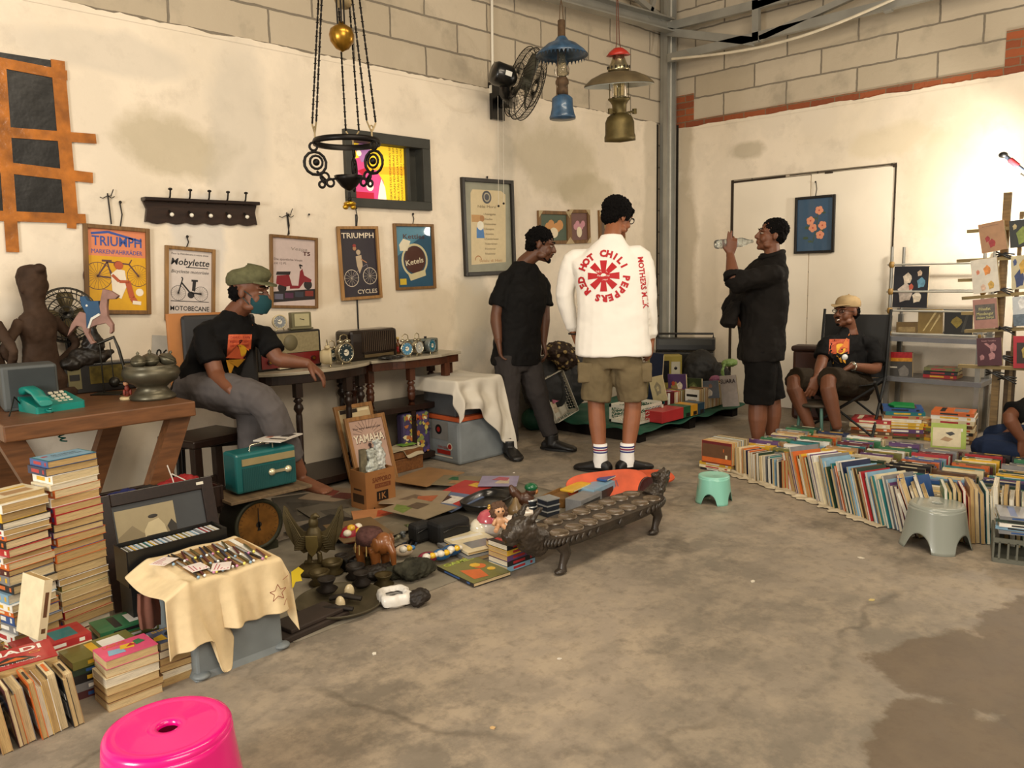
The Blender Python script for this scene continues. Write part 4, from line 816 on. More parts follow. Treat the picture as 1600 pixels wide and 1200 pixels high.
# ---------- man drinking from a bottle
d0 = 5.6; fr = (-Rh*.95+Fh*.2); ft = G(1195, 706)
J = dict(root=V((ft.x, ft.y, 0)), hip=K(1190, 545, 0), neck=K(1206, 400, .0), front=fr, head=K(1205, 368, .0), face=(-Rh*.98+ZU*.18+Fh*.05), hup=ZU, shL=K(1212, 428, -.16), shR=K(1180, 424, .17),
     elL=K(1146, 441, -.20), elR=K(1140, 488, .16), wrL=K(1141, 397, -.10), wrR=K(1165, 510, .0), hdL=V((0, 0, 1))+Rh*.14, hdR=Rh*.3-Fh*1-ZU*.3, hnL=Fh, hnR=Rh, thL=1, thR=-1, curlL=[.05, .1, .5, .55], curlR=.5,
     knL=K(1184, 632, -.05), knR=K(1206, 628, .08), anL=K(1184, 688, -.05), anR=K(1206, 684, .08), ftL=-Rh*.9-Fh*.2, ftR=-Rh*.9+Fh*.2, bulge=-Rh*.03, hside=Fh*.95+Rh*.2)
for q in 'LR': J['an'+q].z = .088
bk_ = mat('#14110f', .85, var=.25, scale=6); pd_, T0, HM = person('person', 'stout man in dark shirt and black shorts drinking from a plastic bottle, facing left', J, SKIN, s=.97, fat=1.2, hair='short', shirt=(bk_, 1.02, .08, 1.06), pants=(mat('#0c0a09', .9, var=.2), .98, 1.0, 'shorts'), shoes=(mat('#1b1512', .5), 'low', mat('#0a0908', .6)))
g = M().use(bk_); g.T = T0; c0 = J['elL'].lerp(J['wrL'], .1); limb(g, [c0, c0+(J['wrL']-J['elL']).normalized()*.05], [(0, .066), (1, .064)]); remesh(g.build('sleeve_cuff', pd_), .007, 2, .02, .05); g = M().use(bk_); g.T = T0; g.loft([sring(K(x, y, .0), fr, Fh, a, b) for x, y, a, b in ((1150, 470, .03, .06), (1142, 490, .05, .10), (1138, 505, .05, .10), (1140, 512, .03, .06))]); remesh(g.build('rolled_sleeve', pd_), .007, 2, .02, .05)
g = M().use(bk_); g.T = T0; g.tube([J['neck']+V((0, 0, .01))+(Rh*cos(a)+Fh*sin(a))*.078+V((0, 0, -.02*cos(a+PI))) for a in [i*.45 for i in range(14)]], .017, 8, closed=True); g.build('collar', pd_)
# the bottle, held level at the mouth
b0 = K(1176, 377, -.05); b1 = K(1118, 382, -.10); ax = (b1-b0); ln = ax.length; ax.normalize(); ay = ax.orthogonal().normalized(); t = thing('plastic_bottle', 'clear plastic water bottle held level at the mouth of the drinking man', 'bottle', mx=basis(b0, ax.cross(ay) if 0 else ay, ax.cross(ay), ax))
g = M().use(mat('#e4ecec', .05, var=0, trans=.9)); g.lathe([(0, .0), (.012, .0), (.012, .02), (.018, .04), (.031, .075), (.032, .10), (.029, .11), (.032, .12), (.032, ln-.04), (.029, ln-.03), (.032, ln-.02), (.028, ln), (0, ln-.006)], n=20); g.build('bottle_shell', t)
M().use(mat('#c9d6d8', .4, var=.2, scale=40)).lathe([(.0325, .125), (.0328, .13), (.0328, .165), (.0325, .17)], n=20).build('label_band', t)
# ---------- seated man with the beige cap
d0 = 6.15; fr = (-Rh*.62-Fh*.78)
J = dict(root=V((*G(1315, 668).xy, 0)), hip=K(1333, 603, .08), neck=K(1327, 516, .06), front=fr, head=K(1322, 487, .02), face=(-Rh*.85-Fh*.5+ZU*.05), hup=ZU, shL=K(1364, 534, .08), shR=K(1292, 533, -.0),
     elL=K(1371, 578, .0), elR=K(1284, 566, -.08), wrL=K(1330, 572, -.22), wrR=K(1276, 590, -.22), hdL=-Rh*.85-ZU*.45-Fh*.1, hdR=-Rh*.35-ZU*.8-Fh*.2, hnL=-ZU-Fh*.3, hnR=Fh, thL=-1, thR=-1, curlL=.25, curlR=.25,
     knL=K(1290, 592, -.36), knR=K(1234, 592, -.20), anL=K(1308, 668, -.36), anR=K(1268, 672, -.22), ftL=-Rh*.6-Fh*.7, ftR=-Rh*.7-Fh*.6, hside=-Rh*.75+Fh*.6)
for q in 'LR': J['an'+q].z = max(J['an'+q].z, .09)
J['hside'] = J['shR']-J['shL']
bt2 = mat('#100f0f', .85, var=.2, scale=5); pc, T0, HM = person('person', 'man in beige cap and black printed t-shirt sitting on the folding chair', J, SKIN, hair='capped', shirt=(bt2, .8, .0, 1.0), pants=(mat('#2b2319', .9, var=.15), .92, 1.05, 'shorts'), shoes=(mat('#171310', .5), 'low', mat('#0a0908', .6)))
def tee_print(root, T0, c, rt, upv, w, h, d, badge=False):
    so = [c_ for c_ in root.children if c_.name.startswith('shirt')][0]; p = M(); p.T = T0 @ basis(c, rt, upv, rt.cross(upv))
    def blk_(hexc, x0, y0, x1, y1, n=5, jit=0):
        p.use(mat(hexc, .7, var=.1, scale=30))
        for i in range(n):
            for j in range(n): a, b = x0+(x1-x0)*i/n, y0+(y1-y0)*j/n; p.poly([(a, b), (a+(x1-x0)/n, b), (a+(x1-x0)/n, b+(y1-y0)/n), (a, b+(y1-y0)/n)])
    blk_('#b8502a', -w/2, -h*.1, w/2, h/2); off = len(p.v); project_on(p, so, T0, d, .003)
    p2 = M(); p2.T = p.T; p2.use(mat('#d8a524', .7, var=.1)).disc(w*.05, h*.1, w*.28, 0, 16); p2.use(mat('#c96a20', .7)).poly([(w*.1, h*.2), (w*.5, h*.75), (w*.42, h*.1)]); 
    p2.use(mat('#d99b28', .7)).poly([(-w*.3, -h*.5), (-w*.1, -h*.15), (w*.2, -h*.45)]).poly([(0, -h*.3), (w*.3, -h*.1), (w*.35, -h*.5)]); p2.use(mat('#8f2318', .7))
    for j in range(3): p2.text('DAHULU KAMI' if j != 1 else 'MENJUAL SENI', 0, h*(.40-.1*j), h*.06, 0, w=w*.8)
    project_on(p2, so, T0, d, .005); p3 = M(); p3.T = p.T; p3.use(mat('#1a0f0a', .7)).poly([(-w*.5, -h*.12), (-w*.2, -h*.02), (w*.1, -h*.12), (w*.45, 0), (w*.4, -h*.2), (-w*.3, -h*.3)]).line([(-w*.3, -h*.3), (0, -h*.5)], w*.06).line([(w*.1, -h*.2), (w*.25, -h*.5)], w*.05); project_on(p3, so, T0, d, .007)
    q = M(); q.v = p.v+p2.v+p3.v; q.f = p.f+[tuple(k+len(p.v) for k in f) for f in p2.f]+[tuple(k+len(p.v)+len(p2.v) for k in f) for f in p3.f]; q.m = p.m+p2.m+p3.m; q.i = p.i+[k+len(p.m) for k in p2.i]+[k+len(p.m)+len(p2.m) for k in p3.i]; q.s = [False]*len(q.f)
    q.build('chest_print', root)
    return so
tee_print(pc, T0, K(1311, 549, -.1), (Rh-Fh*.1).normalized(), ZU, .15, .19, ray(1311, 549))
g = M().use(mat('#e3e3e0', .3)); g.T = T0; g.lathe([(0, -.004), (.022, -.003), (.022, .003), (0, .004)], (0, 0, 0), 18); g.v = [tuple(T0 @ (K(1320, 558, -.17)+Rh*V(p).x+ZU*V(p).y-Fh*V(p).z)) for p in [(T0.inverted() @ V(v)) for v in g.v]]; g.build('badge', pc)
cap = mat('#a8906a', .85, var=.1, scale=20, bump=.1); g = M().use(cap); g.T = T0 @ HM
g.loft([[V((.086*k*cos(a), -.018+.102*k*sin(a), z)) for a in [2*PI*i/28 for i in range(28)]] for k, z in ((.98, .040), (1.02, .055), (1.0, .08), (.86, .105), (.55, .122), (.05, .130))]); g.ell((0, -.02, .131), .007); cp = g.build('cap', pc)
g = M().use(cap); g.T = T0 @ HM; g.loft([[V((w_*cos(PI*i/16-0), .055+l_*sin(PI*i/16), z+.02*(1-abs(cos(PI*i/16)))*-1)) for i in range(17)]+[V((w_*.9*cos(PI-PI*i/16), .05+l_*.3*sin(PI*i/16), z)) for i in range(17)] for w_, l_, z in ((.075, .085, .052), (.075, .085, .057))], smooth=False); g.build('visor', cp)
g = M().use(PIN); g.T = T0 @ HM
for q in (-1, 1): g.tube([(q*.032+.022*cos(a), .095, .004+.013*sin(a)) for a in [i*.63 for i in range(10)]], .0022, 6, closed=True); g.tube([(q*.054, .093, .006), (q*.076, .05, .006), (q*.08, -.01, .0)], .002, 6)
g.build('glasses', pc); g = M().use(mat('#efeae0', .7)); g.T = T0 @ HM; g.cyl((-.015, .095, -.062), (-.035, .145, -.064), .003, n=8); g.use(HAIR).ell((0, .099, -.048), (.022, .004, .005)).ell((0, .088, -.1), (.016, .008, .01)); g.build('cigarette', pc)
g = M().use(mat('#b9b4a4', .25, .8)); g.T = T0; wa = (J['wrL']-J['elL']).normalized(); wb = wa.orthogonal().normalized(); wc = wa.cross(wb); g.tube([J['wrL']-wa*.02+(wb*cos(a)+wc*sin(a))*.031 for a in [i*.7 for i in range(9)]], .006, 6, closed=True); g.ell(J['wrL']-wa*.02+V((0, 0, .02))-Fh*.025, (.018, .018, .012)); g.build('wristwatch', pc)
# ---------- seated man with the green flat cap and face mask
d0 = 4.15; fr = (Rh*.62-Fh*.78)
J = dict(root=V((*G(330, 800).xy, 0)), hip=K(318, 606, .12), neck=K(366, 492, .06), front=fr, head=K(390, 456, .02), face=(Rh*.97-Fh*.12-ZU*.10), hup=ZU*.98+Rh*.1, shL=K(414, 522, .20), shR=K(318, 515, -.06),
     elL=K(432, 562, .16), elR=K(338, 588, -.10), wrL=K(482, 568, .20), wrR=K(362, 610, -.22), hdL=Rh*.75-ZU*.7, hdR=Rh*.5-ZU*.75, hnL=-ZU*.6-Rh*.4, hnR=-Fh*.1+Rh*.8+ZU*.3, thL=-1, thR=-1, curlL=.35, curlR=.5,
     knL=K(395, 640, -.02), knR=K(412, 622, -.24), anL=K(392, 725, .02), anR=K(470, 742, -.05), ftL=Rh*.8-Fh*.4, ftR=Rh*.85-Fh*.5, hside=-Rh*.4-Fh*.6)
J['hside'] = J['shR']-J['shL']; J['anR'].z = max(J['anR'].z, .1)
bt3 = mat('#0c0b0b', .85, var=.2, scale=5); ps, T0, HM = person('person', 'man in green flat cap, face mask and black t-shirt seated at the console', J, SKIN, s=1.0, hair='capped', barefoot='LR', shirt=(bt3, .72, .03, 1.0), pants=(mat('#55504f', .85, var=.12, scale=4), 1.78, 1.12))
tee_print(ps, T0, K(373, 555, -.08), (Rh+Fh*.1).normalized(), (ZU+Rh*.15).normalized(), .12, .22, ray(373, 555))
capg = mat('#5c5b41', .9, var=.2, scale=40, bump=.3); g = M().use(capg); g.T = T0 @ HM
g.loft([[V((.088*k*cos(a), y0+.108*ky*sin(a), z+.018*sin(a))) for a in [2*PI*i/28 for i in range(28)]] for k, ky, y0, z in ((.96, .94, -.012, .040), (1.06, 1.05, -.012, .055), (1.08, 1.1, -.008, .08), (.98, 1.0, -.01, .105), (.7, .72, -.02, .122), (.2, .2, -.02, .13), (.02, .02, -.02, .13))]); g.ell((0, -.02, .13), .008); cp = g.build('flat_cap', ps)
g = M().use(capg); g.T = T0 @ HM; g.loft([[V((w_*cos(PI*i/16), .05+l_*sin(PI*i/16), z-.012*sin(PI*i/16))) for i in range(17)]+[V((w_*.9*cos(PI-PI*i/16), .05+l_*.5*sin(PI*i/16), z)) for i in range(17)] for w_, l_, z in ((.072, .095, .050), (.072, .095, .060))], smooth=False); g.build('brim', cp)
g = M().use(mat('#1f4247', .8, var=.05)); g.T = T0 @ HM; g.loft([[V((rx*cos(a)*1.0, .035+ry*sin(a), z)) for a in [PI*.0+PI*i/16 for i in range(17)]]+[V((rx*.8*cos(PI-PI*i/16), .035+ry*.6*sin(PI-PI*i/16), z)) for i in range(17)] for rx, ry, z in ((.052, .070, -.010), (.062, .085, -.04), (.060, .085, -.07), (.046, .062, -.108))]); mk = g.build('face_mask', ps)
g = M().use(mat('#1f4247', .8, var=.05)); g.T = T0 @ HM
for q in (-1, 1): g.tube([(q*.06, .04, -.02), (q*.078, .0, .01), (q*.083, -.02, .0), (q*.075, .0, -.03), (q*.058, .04, -.075)], .002, 6)
g.build('ear_loop', mk)
O = J['wrR']+J['hdR'].normalized()*.085+J['hnR'].normalized()*.025; t = thing('phone', 'dark smartphone held in the right hand of the man in the flat cap', 'phone', mx=basis(O, J['hdR'].normalized(), J['hdR'].cross(J['hnR']).normalized(), J['hdR'].cross(J['hdR'].cross(J['hnR'])).normalized()*1))
M().use(mat('#1a1c20', .3)).box((0, 0, 0), (.13, .068, .009)).build('phone_body', t, bevel=.003); M().use(mat('#05070a', .05, coat=.6)).box((0, 0, .005), (.118, .06, .001)).build('screen', t)
# ---------- person at the right edge, jeans, cross-legged
d0 = 5.2; fr = -Rh*.9-Fh*.4
J = dict(root=V((*G(1620, 757).xy, 0)), hip=K(1635, 724, .0), neck=K(1630, 602, 0), front=fr, head=K(1625, 564, 0), face=-Rh*.8-Fh*.4-ZU*.3, hup=ZU, shL=K(1620, 630, -.2), shR=K(1625, 624, .2), elL=K(1574, 650, -.28), elR=K(1590, 652, .25), wrL=K(1598, 688, -.3), wrR=K(1580, 672, .1),
     hdL=Rh*.2-ZU, hdR=-ZU-Rh*.3, hnL=Fh, hnR=-Fh, thL=1, thR=1, knL=K(1526, 700, -.12), knR=K(1540, 698, .35), anL=K(1600, 728, -.25), anR=K(1610, 724, .2), ftL=Rh*.7+Fh*.5, ftR=Rh*.7-Fh*.5)
J['hside'] = J['shR']-J['shL']
for q in ('knL', 'knR', 'anL', 'anR'): J[q].z = max(J[q].z, .11)
J['hip'].z = max(J['hip'].z, .13)
pj, T0, HM = person('person', 'person in black t-shirt and blue jeans sitting cross-legged on the floor at the right edge', J, SKIN, hair='short', barefoot='LR', shirt=(bt2, .8, .0), pants=(mat('#1b2740', .85, var=.2, scale=8), 1.9, 1.05, 'jeans'))
# ================================================================ desk, console and goods on the left
DZ = .74
def leaner(bl, br, h, ang, z=0, up0=0):
    """matrix (centre) of a flat thing whose bottom edge was measured on the plane z, leaning back by ang"""
    a, b = G(*bl, z), G(*br, z); a.z = b.z = z+up0; ux = (b-a); w = ux.length; ux.normalize(); back = V((-ux.y, ux.x, 0))
    uy = ZU*cos(ang)+back*sin(ang); return basis((a+b)/2+uy*h/2, ux, uy, ux.cross(uy)), w
dw = wood('#6b4426', .45, (2, 14, 14)); dk_w = wood('#24150e', .35, (14, 14, 2))
t = thing('desk', 'heavy brown wooden desk with slanted legs at the far left', 'desk', (-5.80, -.52, 0))
M().use(dw).box((0, 0, DZ-.035), (.78, .98, .07)).build('desk_top', t, bevel=.006)
for x in (-.3, .3):
    for y in (-.38, .38):
        m = M().use(dw); m.at((x*.72, y, .335), (0, R(22)*(-1 if x < 0 else 1), 0)).box((0, 0, 0), (.09, .07, .74)); m.build('leg', t)
M().use(dw).box((0, -.1, .12), (.08, .74, .06)).build('stretcher', t)
clay = mat('#3d2d22', .75, var=.3, scale=12, bump=.3)
def statue(loc, rz, lab, arm=1):
    t = thing('carved_statue', lab, 'statue', loc, rz); m = M().use(clay)
    f = V((0, 1, 0)); x = V((1, 0, 0))
    m.loft([sring(V((0, y, z)), x, f, a, b) for z, a, b, y in ((.0, .10, .09, 0), (.06, .11, .10, 0), (.14, .085, .07, 0), (.24, .075, .055, .0), (.32, .095, .06, 0), (.37, .085, .05, 0), (.40, .045, .04, .0))])
    m.loft([sring(V((0, y, z)), x, f, a, b) for z, a, b, y in ((.37, .05, .045, 0), (.44, .048, .045, .01), (.50, .055, .06, .01), (.56, .062, .07, .01), (.605, .055, .06, 0), (.62, .02, .02, 0))])
    m.ell((0, .07, .50), (.018, .02, .03)); m.ell((.06, 0, .52), (.015, .02, .04)); m.ell((-.06, 0, .52), (.015, .02, .04)); m.ell((0, -.055, .6), (.03, .03, .025))
    for s_ in (-1, 1):
        limb(m, [(s_*.085, 0, .345), (s_*.20, -.02, .22), (s_*.07, .05, .09)], [(0, .03), (.5, .02), (1, .018)]); m.ell((s_*.07, .09, .1), (.03, .03, .02))
        limb(m, [(s_*.06, .02, .05), (s_*.14, .13, .11), (s_*.11, .13, .0)], [(0, .05), (.5, .038), (1, .03)])
    o = remesh(m.build('figure_body', t), .007, 2, .008, .03); M().use(clay).loft([sring(V((0, .03, z)), x, f, .16*a, .15*a) for z, a in ((-.03, 1), (-.005, 1.02), (.012, .95))]).build('plinth', t); return t
statue((-5.83, -.24, DZ+.03), R(20), 'dark carved figure seen from behind with hands on its hips on the desk')
statue((-6.07, -.26, DZ+.03), R(-60), 'dark carved figure cut by the left photo edge facing the other figure')
# desk fan
O = PD(104, 492, 4.08); nr = (R0*.45-F0*.8+V((0, 0, .28))).normalized(); ux = ZU.cross(nr).normalized(); t = thing('desk_fan', 'old dark desk fan with round wire cage behind the toy horse', 'fan', mx=basis(O, ux, nr.cross(ux), nr))
m = M().use(wire_m)
for r_, z_ in ((.145, 0), (.13, .035), (.08, .05), (.03, .055), (.13, -.035), (.07, -.05)): m.tube([(r_*cos(i*PI/16), r_*sin(i*PI/16), z_) for i in range(32)], .0035, 5, closed=True)
for i in range(30): a_ = 2*PI*i/30; b_ = a_+.5; m.tube([(.02*cos(a_), .02*sin(a_), .056), (.075*cos(a_+.2), .075*sin(a_+.2), .05), (.13*cos(b_), .13*sin(b_), .034), (.146*cos(b_), .146*sin(b_), 0), (.12*cos(b_), .12*sin(b_), -.04)], .0017, 4)
m.build('wire_cage', t); m = M().use(mat('#6c6043', .35, .4, var=.2))
for q in range(4): a_ = q*PI/2; m.loft([[V((r_*cos(a_+e), r_*sin(a_+e), z_)) for e, z_ in ((-w_, -.012), (w_, .012), (w_, .014), (-w_, -.010))] for r_, w_ in ((.02, .4), (.06, .5), (.1, .42), (.12, .25))])
m.build('fan_blade', t); M().use(blk).lathe([(0, -.14), (.04, -.13), (.05, -.1), (.045, -.05), (.02, -.03), (0, -.03)]).build('motor', t)
m = M().use(blk); m.T = t.matrix_world.inverted(); c = O-nr*.08; m.cyl(c, V((c.x, c.y, DZ+.02)), .02).lathe([(0, 0), (.09, 0), (.09, .015), (.05, .04), (.02, .05), (0, .05)], (c.x, c.y, DZ)); m.build('fan_base', t)
# balancing toy horse
O = PD(163, 498, 3.95); B_ = basis(O, R0, ZU, -F0); t = thing('toy_horse', 'painted wooden horse figure with blue coat balancing on a wire stand', 'toy horse', mx=B_)
q = 3.95/FPX; X_ = lambda pts: [((x-163)*q, (498-y)*q) for x, y in pts]
pk = mat('#8d6a5e', .7, var=.2, scale=20)
M().use(pk).prism(X_([(121, 493), (127, 486), (134, 488), (150, 490), (158, 480), (163, 462), (166, 452), (178, 455), (190, 463), (184, 468), (172, 468), (170, 480), (170, 494), (177, 507), (176, 518), (172, 522), (170, 520), (172, 512), (166, 505), (150, 508), (140, 512), (138, 520), (143, 532), (147, 535), (140, 538), (132, 522), (128, 510), (120, 508), (108, 520), (104, 524), (112, 505)]), -.012, .012).build('horse_body', t, bevel=.004)
M().use(mat('#24496a', .7, var=.2)).prism(X_([(130, 463), (137, 462), (142, 470), (158, 470), (160, 490), (146, 496), (140, 510), (136, 512), (137, 490), (131, 476)]), -.016, .016).build('coat', t, bevel=.004)
M().use(mat('#d8d6cc', .7)).prism(X_([(158, 489), (160, 492), (147, 499), (141, 512), (138, 512), (145, 496)]), -.018, .018).ell(X_([(140, 477)])[0]+(.016,), (.006, .006, .003)).build('white_trim', t)
m = M().use(wire_m); st_ = lambda *p: [(a, b, 0) for a, b in X_(p)]; m.tube(st_((149, 537), (175, 527), (181, 545), (187, 575), (184, 590)), .008, 8); m.tube(st_((152, 537), (152, 627)), .004, 6).tube(st_((168, 535), (169, 600)), .003, 6).ell(X_([(170, 598)])[0]+(0,), (.028, .028, .022)).tube(st_((170, 598), (185, 602)), .006, 8)
zb = (DZ-O.z); m.add([(a, zb+b, c) for a, b, c in ((-.08, .0, -.05), (.07, 0, -.05), (.07, 0, .05), (-.08, 0, .05), (-.08, .006, -.05), (.07, .006, -.05), (.07, .006, .05), (-.08, .006, .05))], [(0, 1, 2, 3), (4, 7, 6, 5), (0, 4, 5, 1), (1, 5, 6, 2), (2, 6, 7, 3), (3, 7, 4, 0)]); m.build('wire_stand', t)
# dark driftwood lump
m = M().use(mat('#1e1812', .5, var=.5, scale=10, bump=.6)); c = PD(135, 548, 4.05); m.ell((0, 0, .03), (.09, .05, .05)).ell((.04, 0, .09), (.05, .04, .06)).tube([(-.1, 0, .0), (-.02, -.02, .03), (.06, -.02, .02), (.13, 0, .05)], [.02, .03, .03, .012], 8).tube([(0, 0, .08), (.04, .0, .16), (.02, 0, .22)], [.03, .025, .008], 8).ell((-.08, -.02, .0), (.06, .04, .035))
o = m.build('wood_carving'); o.location = c+V((0, 0, -.06)); remesh(o, .006, 2, .02, .03); tag(o, 'dark gnarled wood carving lying on top of the cassette radio', 'carving')
# grey box and phone
t = thing('speaker_box', 'grey boxy speaker standing behind the teal telephone', 'speaker', tuple(G(58, 640, DZ)+V((0, .10, 0))), R(-8)); M().use(mat('#484c4c', .6, var=.1)).box((0, 0, .10), (.22, .17, .20)).build('cabinet', t, bevel=.012); M().use(mat('#363a3b', .8)).box((.01, -.087, .1), (.18, .004, .17)).build('front_panel', t, bevel=.002)
teal = mat('#0d7f74', .3, var=.06, coat=.4); t = thing('telephone', 'teal push-button telephone with coiled cord on the desk front corner', 'telephone', tuple(G(84, 640, DZ)+V((0, .02, 0))), R(10))
m = M().use(teal); m.loft([[V((x*.105, y*.085, z+(.035 if y > 0 and k else 0))) for x, y in ((-1, -1), (1, -1), (1, 1), (-1, 1))] for k, z in ((0, 0), (0, .018), (1, .03))], smooth=False); m.build('phone_base', t, bevel=.008)
m = M().use(teal); m.loft([sring(V((-.07, y, z)), V((1, 0, 0)), V((0, .4, 1)).normalized(), .027, h, 16, 3.2) for y, z, h in ((-.10, .045, .01), (-.095, .05, .022), (-.06, .062, .018), (-.03, .085, .013), (.03, .10, .013), (.06, .092, .018), (.095, .085, .022), (.10, .085, .01))]); ho = m.build('handset', t)
for i in range(12): M().use(mat('#d5cdb8', .5, var=0)).box((.015+.024*(i % 3), -.045+.027*(i//3), .035+.011*(i//3)), (.017, .016, .008), (R(22), 0, 0)).build('key', t, bevel=.002)
m = M().use(teal); m.tube([(-.06+.012*cos(i*.9)+i*.0006, -.1-.0002*i+.012*sin(i*.9), .02-.0022*i) for i in range(70)], .0035, 5); m.build('coiled_cord', t)
m = M().use(mat('#12100f', .5)).tube([(-.1, .06, .03), (-.13, .05, .07), (-.17, .0, .02), (-.2, -.05, .005)], .003, 6); m.build('line_cord', t)
# cassette radio
t = thing('cassette_radio', 'long black cassette radio with gold dial behind the toy stand', 'radio', tuple(G(150, 616, DZ)+V((.05, .12, 0))), R(-4)); bx_ = mat('#15120f', .4, coat=.2)
M().use(bx_).box((0, 0, .075), (.36, .10, .15)).build('case', t, bevel=.006); M().use(mat('#77704f', .35, .4)).box((-.115, -.052, .08), (.06, .004, .11)).build('speaker_grille', t); M().use(mat('#5a4d20', .3, .3, var=.5, scale=30)).box((.06, -.052, .09), (.21, .004, .09)).build('dial_panel', t); M().use(bx_).box((-.115, -.056, .085), (.045, .004, .03)).build('badge', t)
# brass bowl with lidded pots
O = G(246, 624, DZ)+V((.0, .05, 0)); t = thing('pedestal_bowl', 'wide grey-brown metal pedestal bowl at the right end of the desk', 'bowl', tuple(O)); pewt = mat('#5b5646', .4, .6, var=.25, scale=8)
M().use(pewt).lathe([(0, 0), (.1, .0), (.105, .012), (.085, .03), (.065, .055), (.08, .07), (.115, .09), (.13, .12), (.125, .145), (.112, .155), (.118, .165), (.112, .165), (.1, .15), (0, .14)], n=36).build('bowl_body', t)
for (dx, dy, lb) in ((-.062, -.02, 'small lidded metal pot at the left in the pedestal bowl'), (.0, .0, 'round lidded metal pot in the middle of the pedestal bowl'), (.065, -.01, 'tilted lidded metal pot at the right in the pedestal bowl'), (.02, .05, 'darker lidded metal pot at the back of the pedestal bowl')):
    r_ = .035 if dx < 0 else .042; p = thing('lidded_pot', lb, 'pot', (O.x+dx, O.y+dy, O.z+.158), 0); M().use(pewt).lathe([(0, 0), (r_*.6, .0), (r_, .018), (r_*.98, .03), (0, .032)], n=20).build('pot_body', p); M().use(pewt).lathe([(r_*1.02, .031), (r_*.8, .045), (.012, .055), (.005, .058), (.008, .066), (0, .075)], n=20).build('lid', p)
    if dx > .05: p.rotation_euler = (0, R(28), 0)
# figurine
O = G(199, 624, DZ); t = thing('clown_figurine', 'tiny seated figurine on a pale base on the desk', 'figurine', tuple(O)); M().use(mat('#c9b184', .6)).lathe([(0, 0), (.032, 0), (.034, .008), (.028, .014), (0, .014)]).build('base', t); m = M().use(mat('#7b2f22', .6, var=.4, scale=40)); m.ell((0, 0, .032), (.018, .014, .02)).ell((0, -.01, .055), (.012, .01, .016)).ell((.014, -.01, .035), (.007, .007, .015)).ell((-.014, -.01, .035), (.007, .007, .015)); m.use(mat('#c08a62', .6)).ell((0, 0, .077), .013); m.use(mat('#2a1712', .7)).ell((0, 0, .087), (.013, .013, .007)); m.build('figure', t)
# wall calendar leaf
mx, w, h = hang([(235, 523), (266, 525), (266, 562), (235, 561)], LWB, .019); t = thing('calendar_leaf', 'pale calendar leaf with the number 06 on the wall', 'calendar', mx=mx); M().use(mat('#b7b4ac', .8)).box((0, 0, 0), (w, h, .002)).build('sheet', t); M().use(mat('#17140f', .7)).text('06', w*.02, -h*.42, h*.36, .002, bold=.05).build('number', t)
# chairs behind the seated man
O = PD(330, 560, 4.36); t = thing('office_chair', 'mustard backed chair with black cushion standing behind the man in the flat cap', 'chair', (O.x, O.y, 0), R(-28)); ms = mat('#a8692a', .5)
m = M().use(ms); m.loft([[V((x, y+.03*cos(x*6), z)) for x, y in ((-.22, .02), (.12, .02), (.12, .05), (-.22, .05))] for z in (.62, .8, 1.0, 1.12)], smooth=False); m.build('shell', t, bevel=.015)
M().use(mat('#15110f', .45)).box((.05, -.01, .86), (.38, .06, .5)).build('back_cushion', t, bevel=.02); M().use(mat('#15110f', .5)).box((0, -.12, .45), (.42, .24, .06)).build('seat', t, bevel=.02)
for x in (-.19, .19):
    for y in (-.22, -.02): M().use(blk).cyl((x, y, 0), (x*.95, y, .42), .014).build('leg', t)
    M().use(blk).tube([(x, .0, .42), (x, .06, .5), (x, .07, .8)], .012, 8).build('back_post', t)
O = PD(322, 690, 4.22); t = thing('black_stool', 'black square wooden stool under the man in the flat cap', 'stool', (O.x, O.y, 0), R(10)); M().use(dk_w).box((0, 0, .475), (.36, .32, .04)).build('seat', t, bevel=.008)
for x in (-.15, .15):
    for y in (-.13, .13): M().use(dk_w).box((x, y, .228), (.045, .045, .455)).build('leg', t, bevel=.004)
for y in (-.13, .13): M().use(dk_w).box((0, y, .2), (.26, .03, .04)).build('stretcher', t)
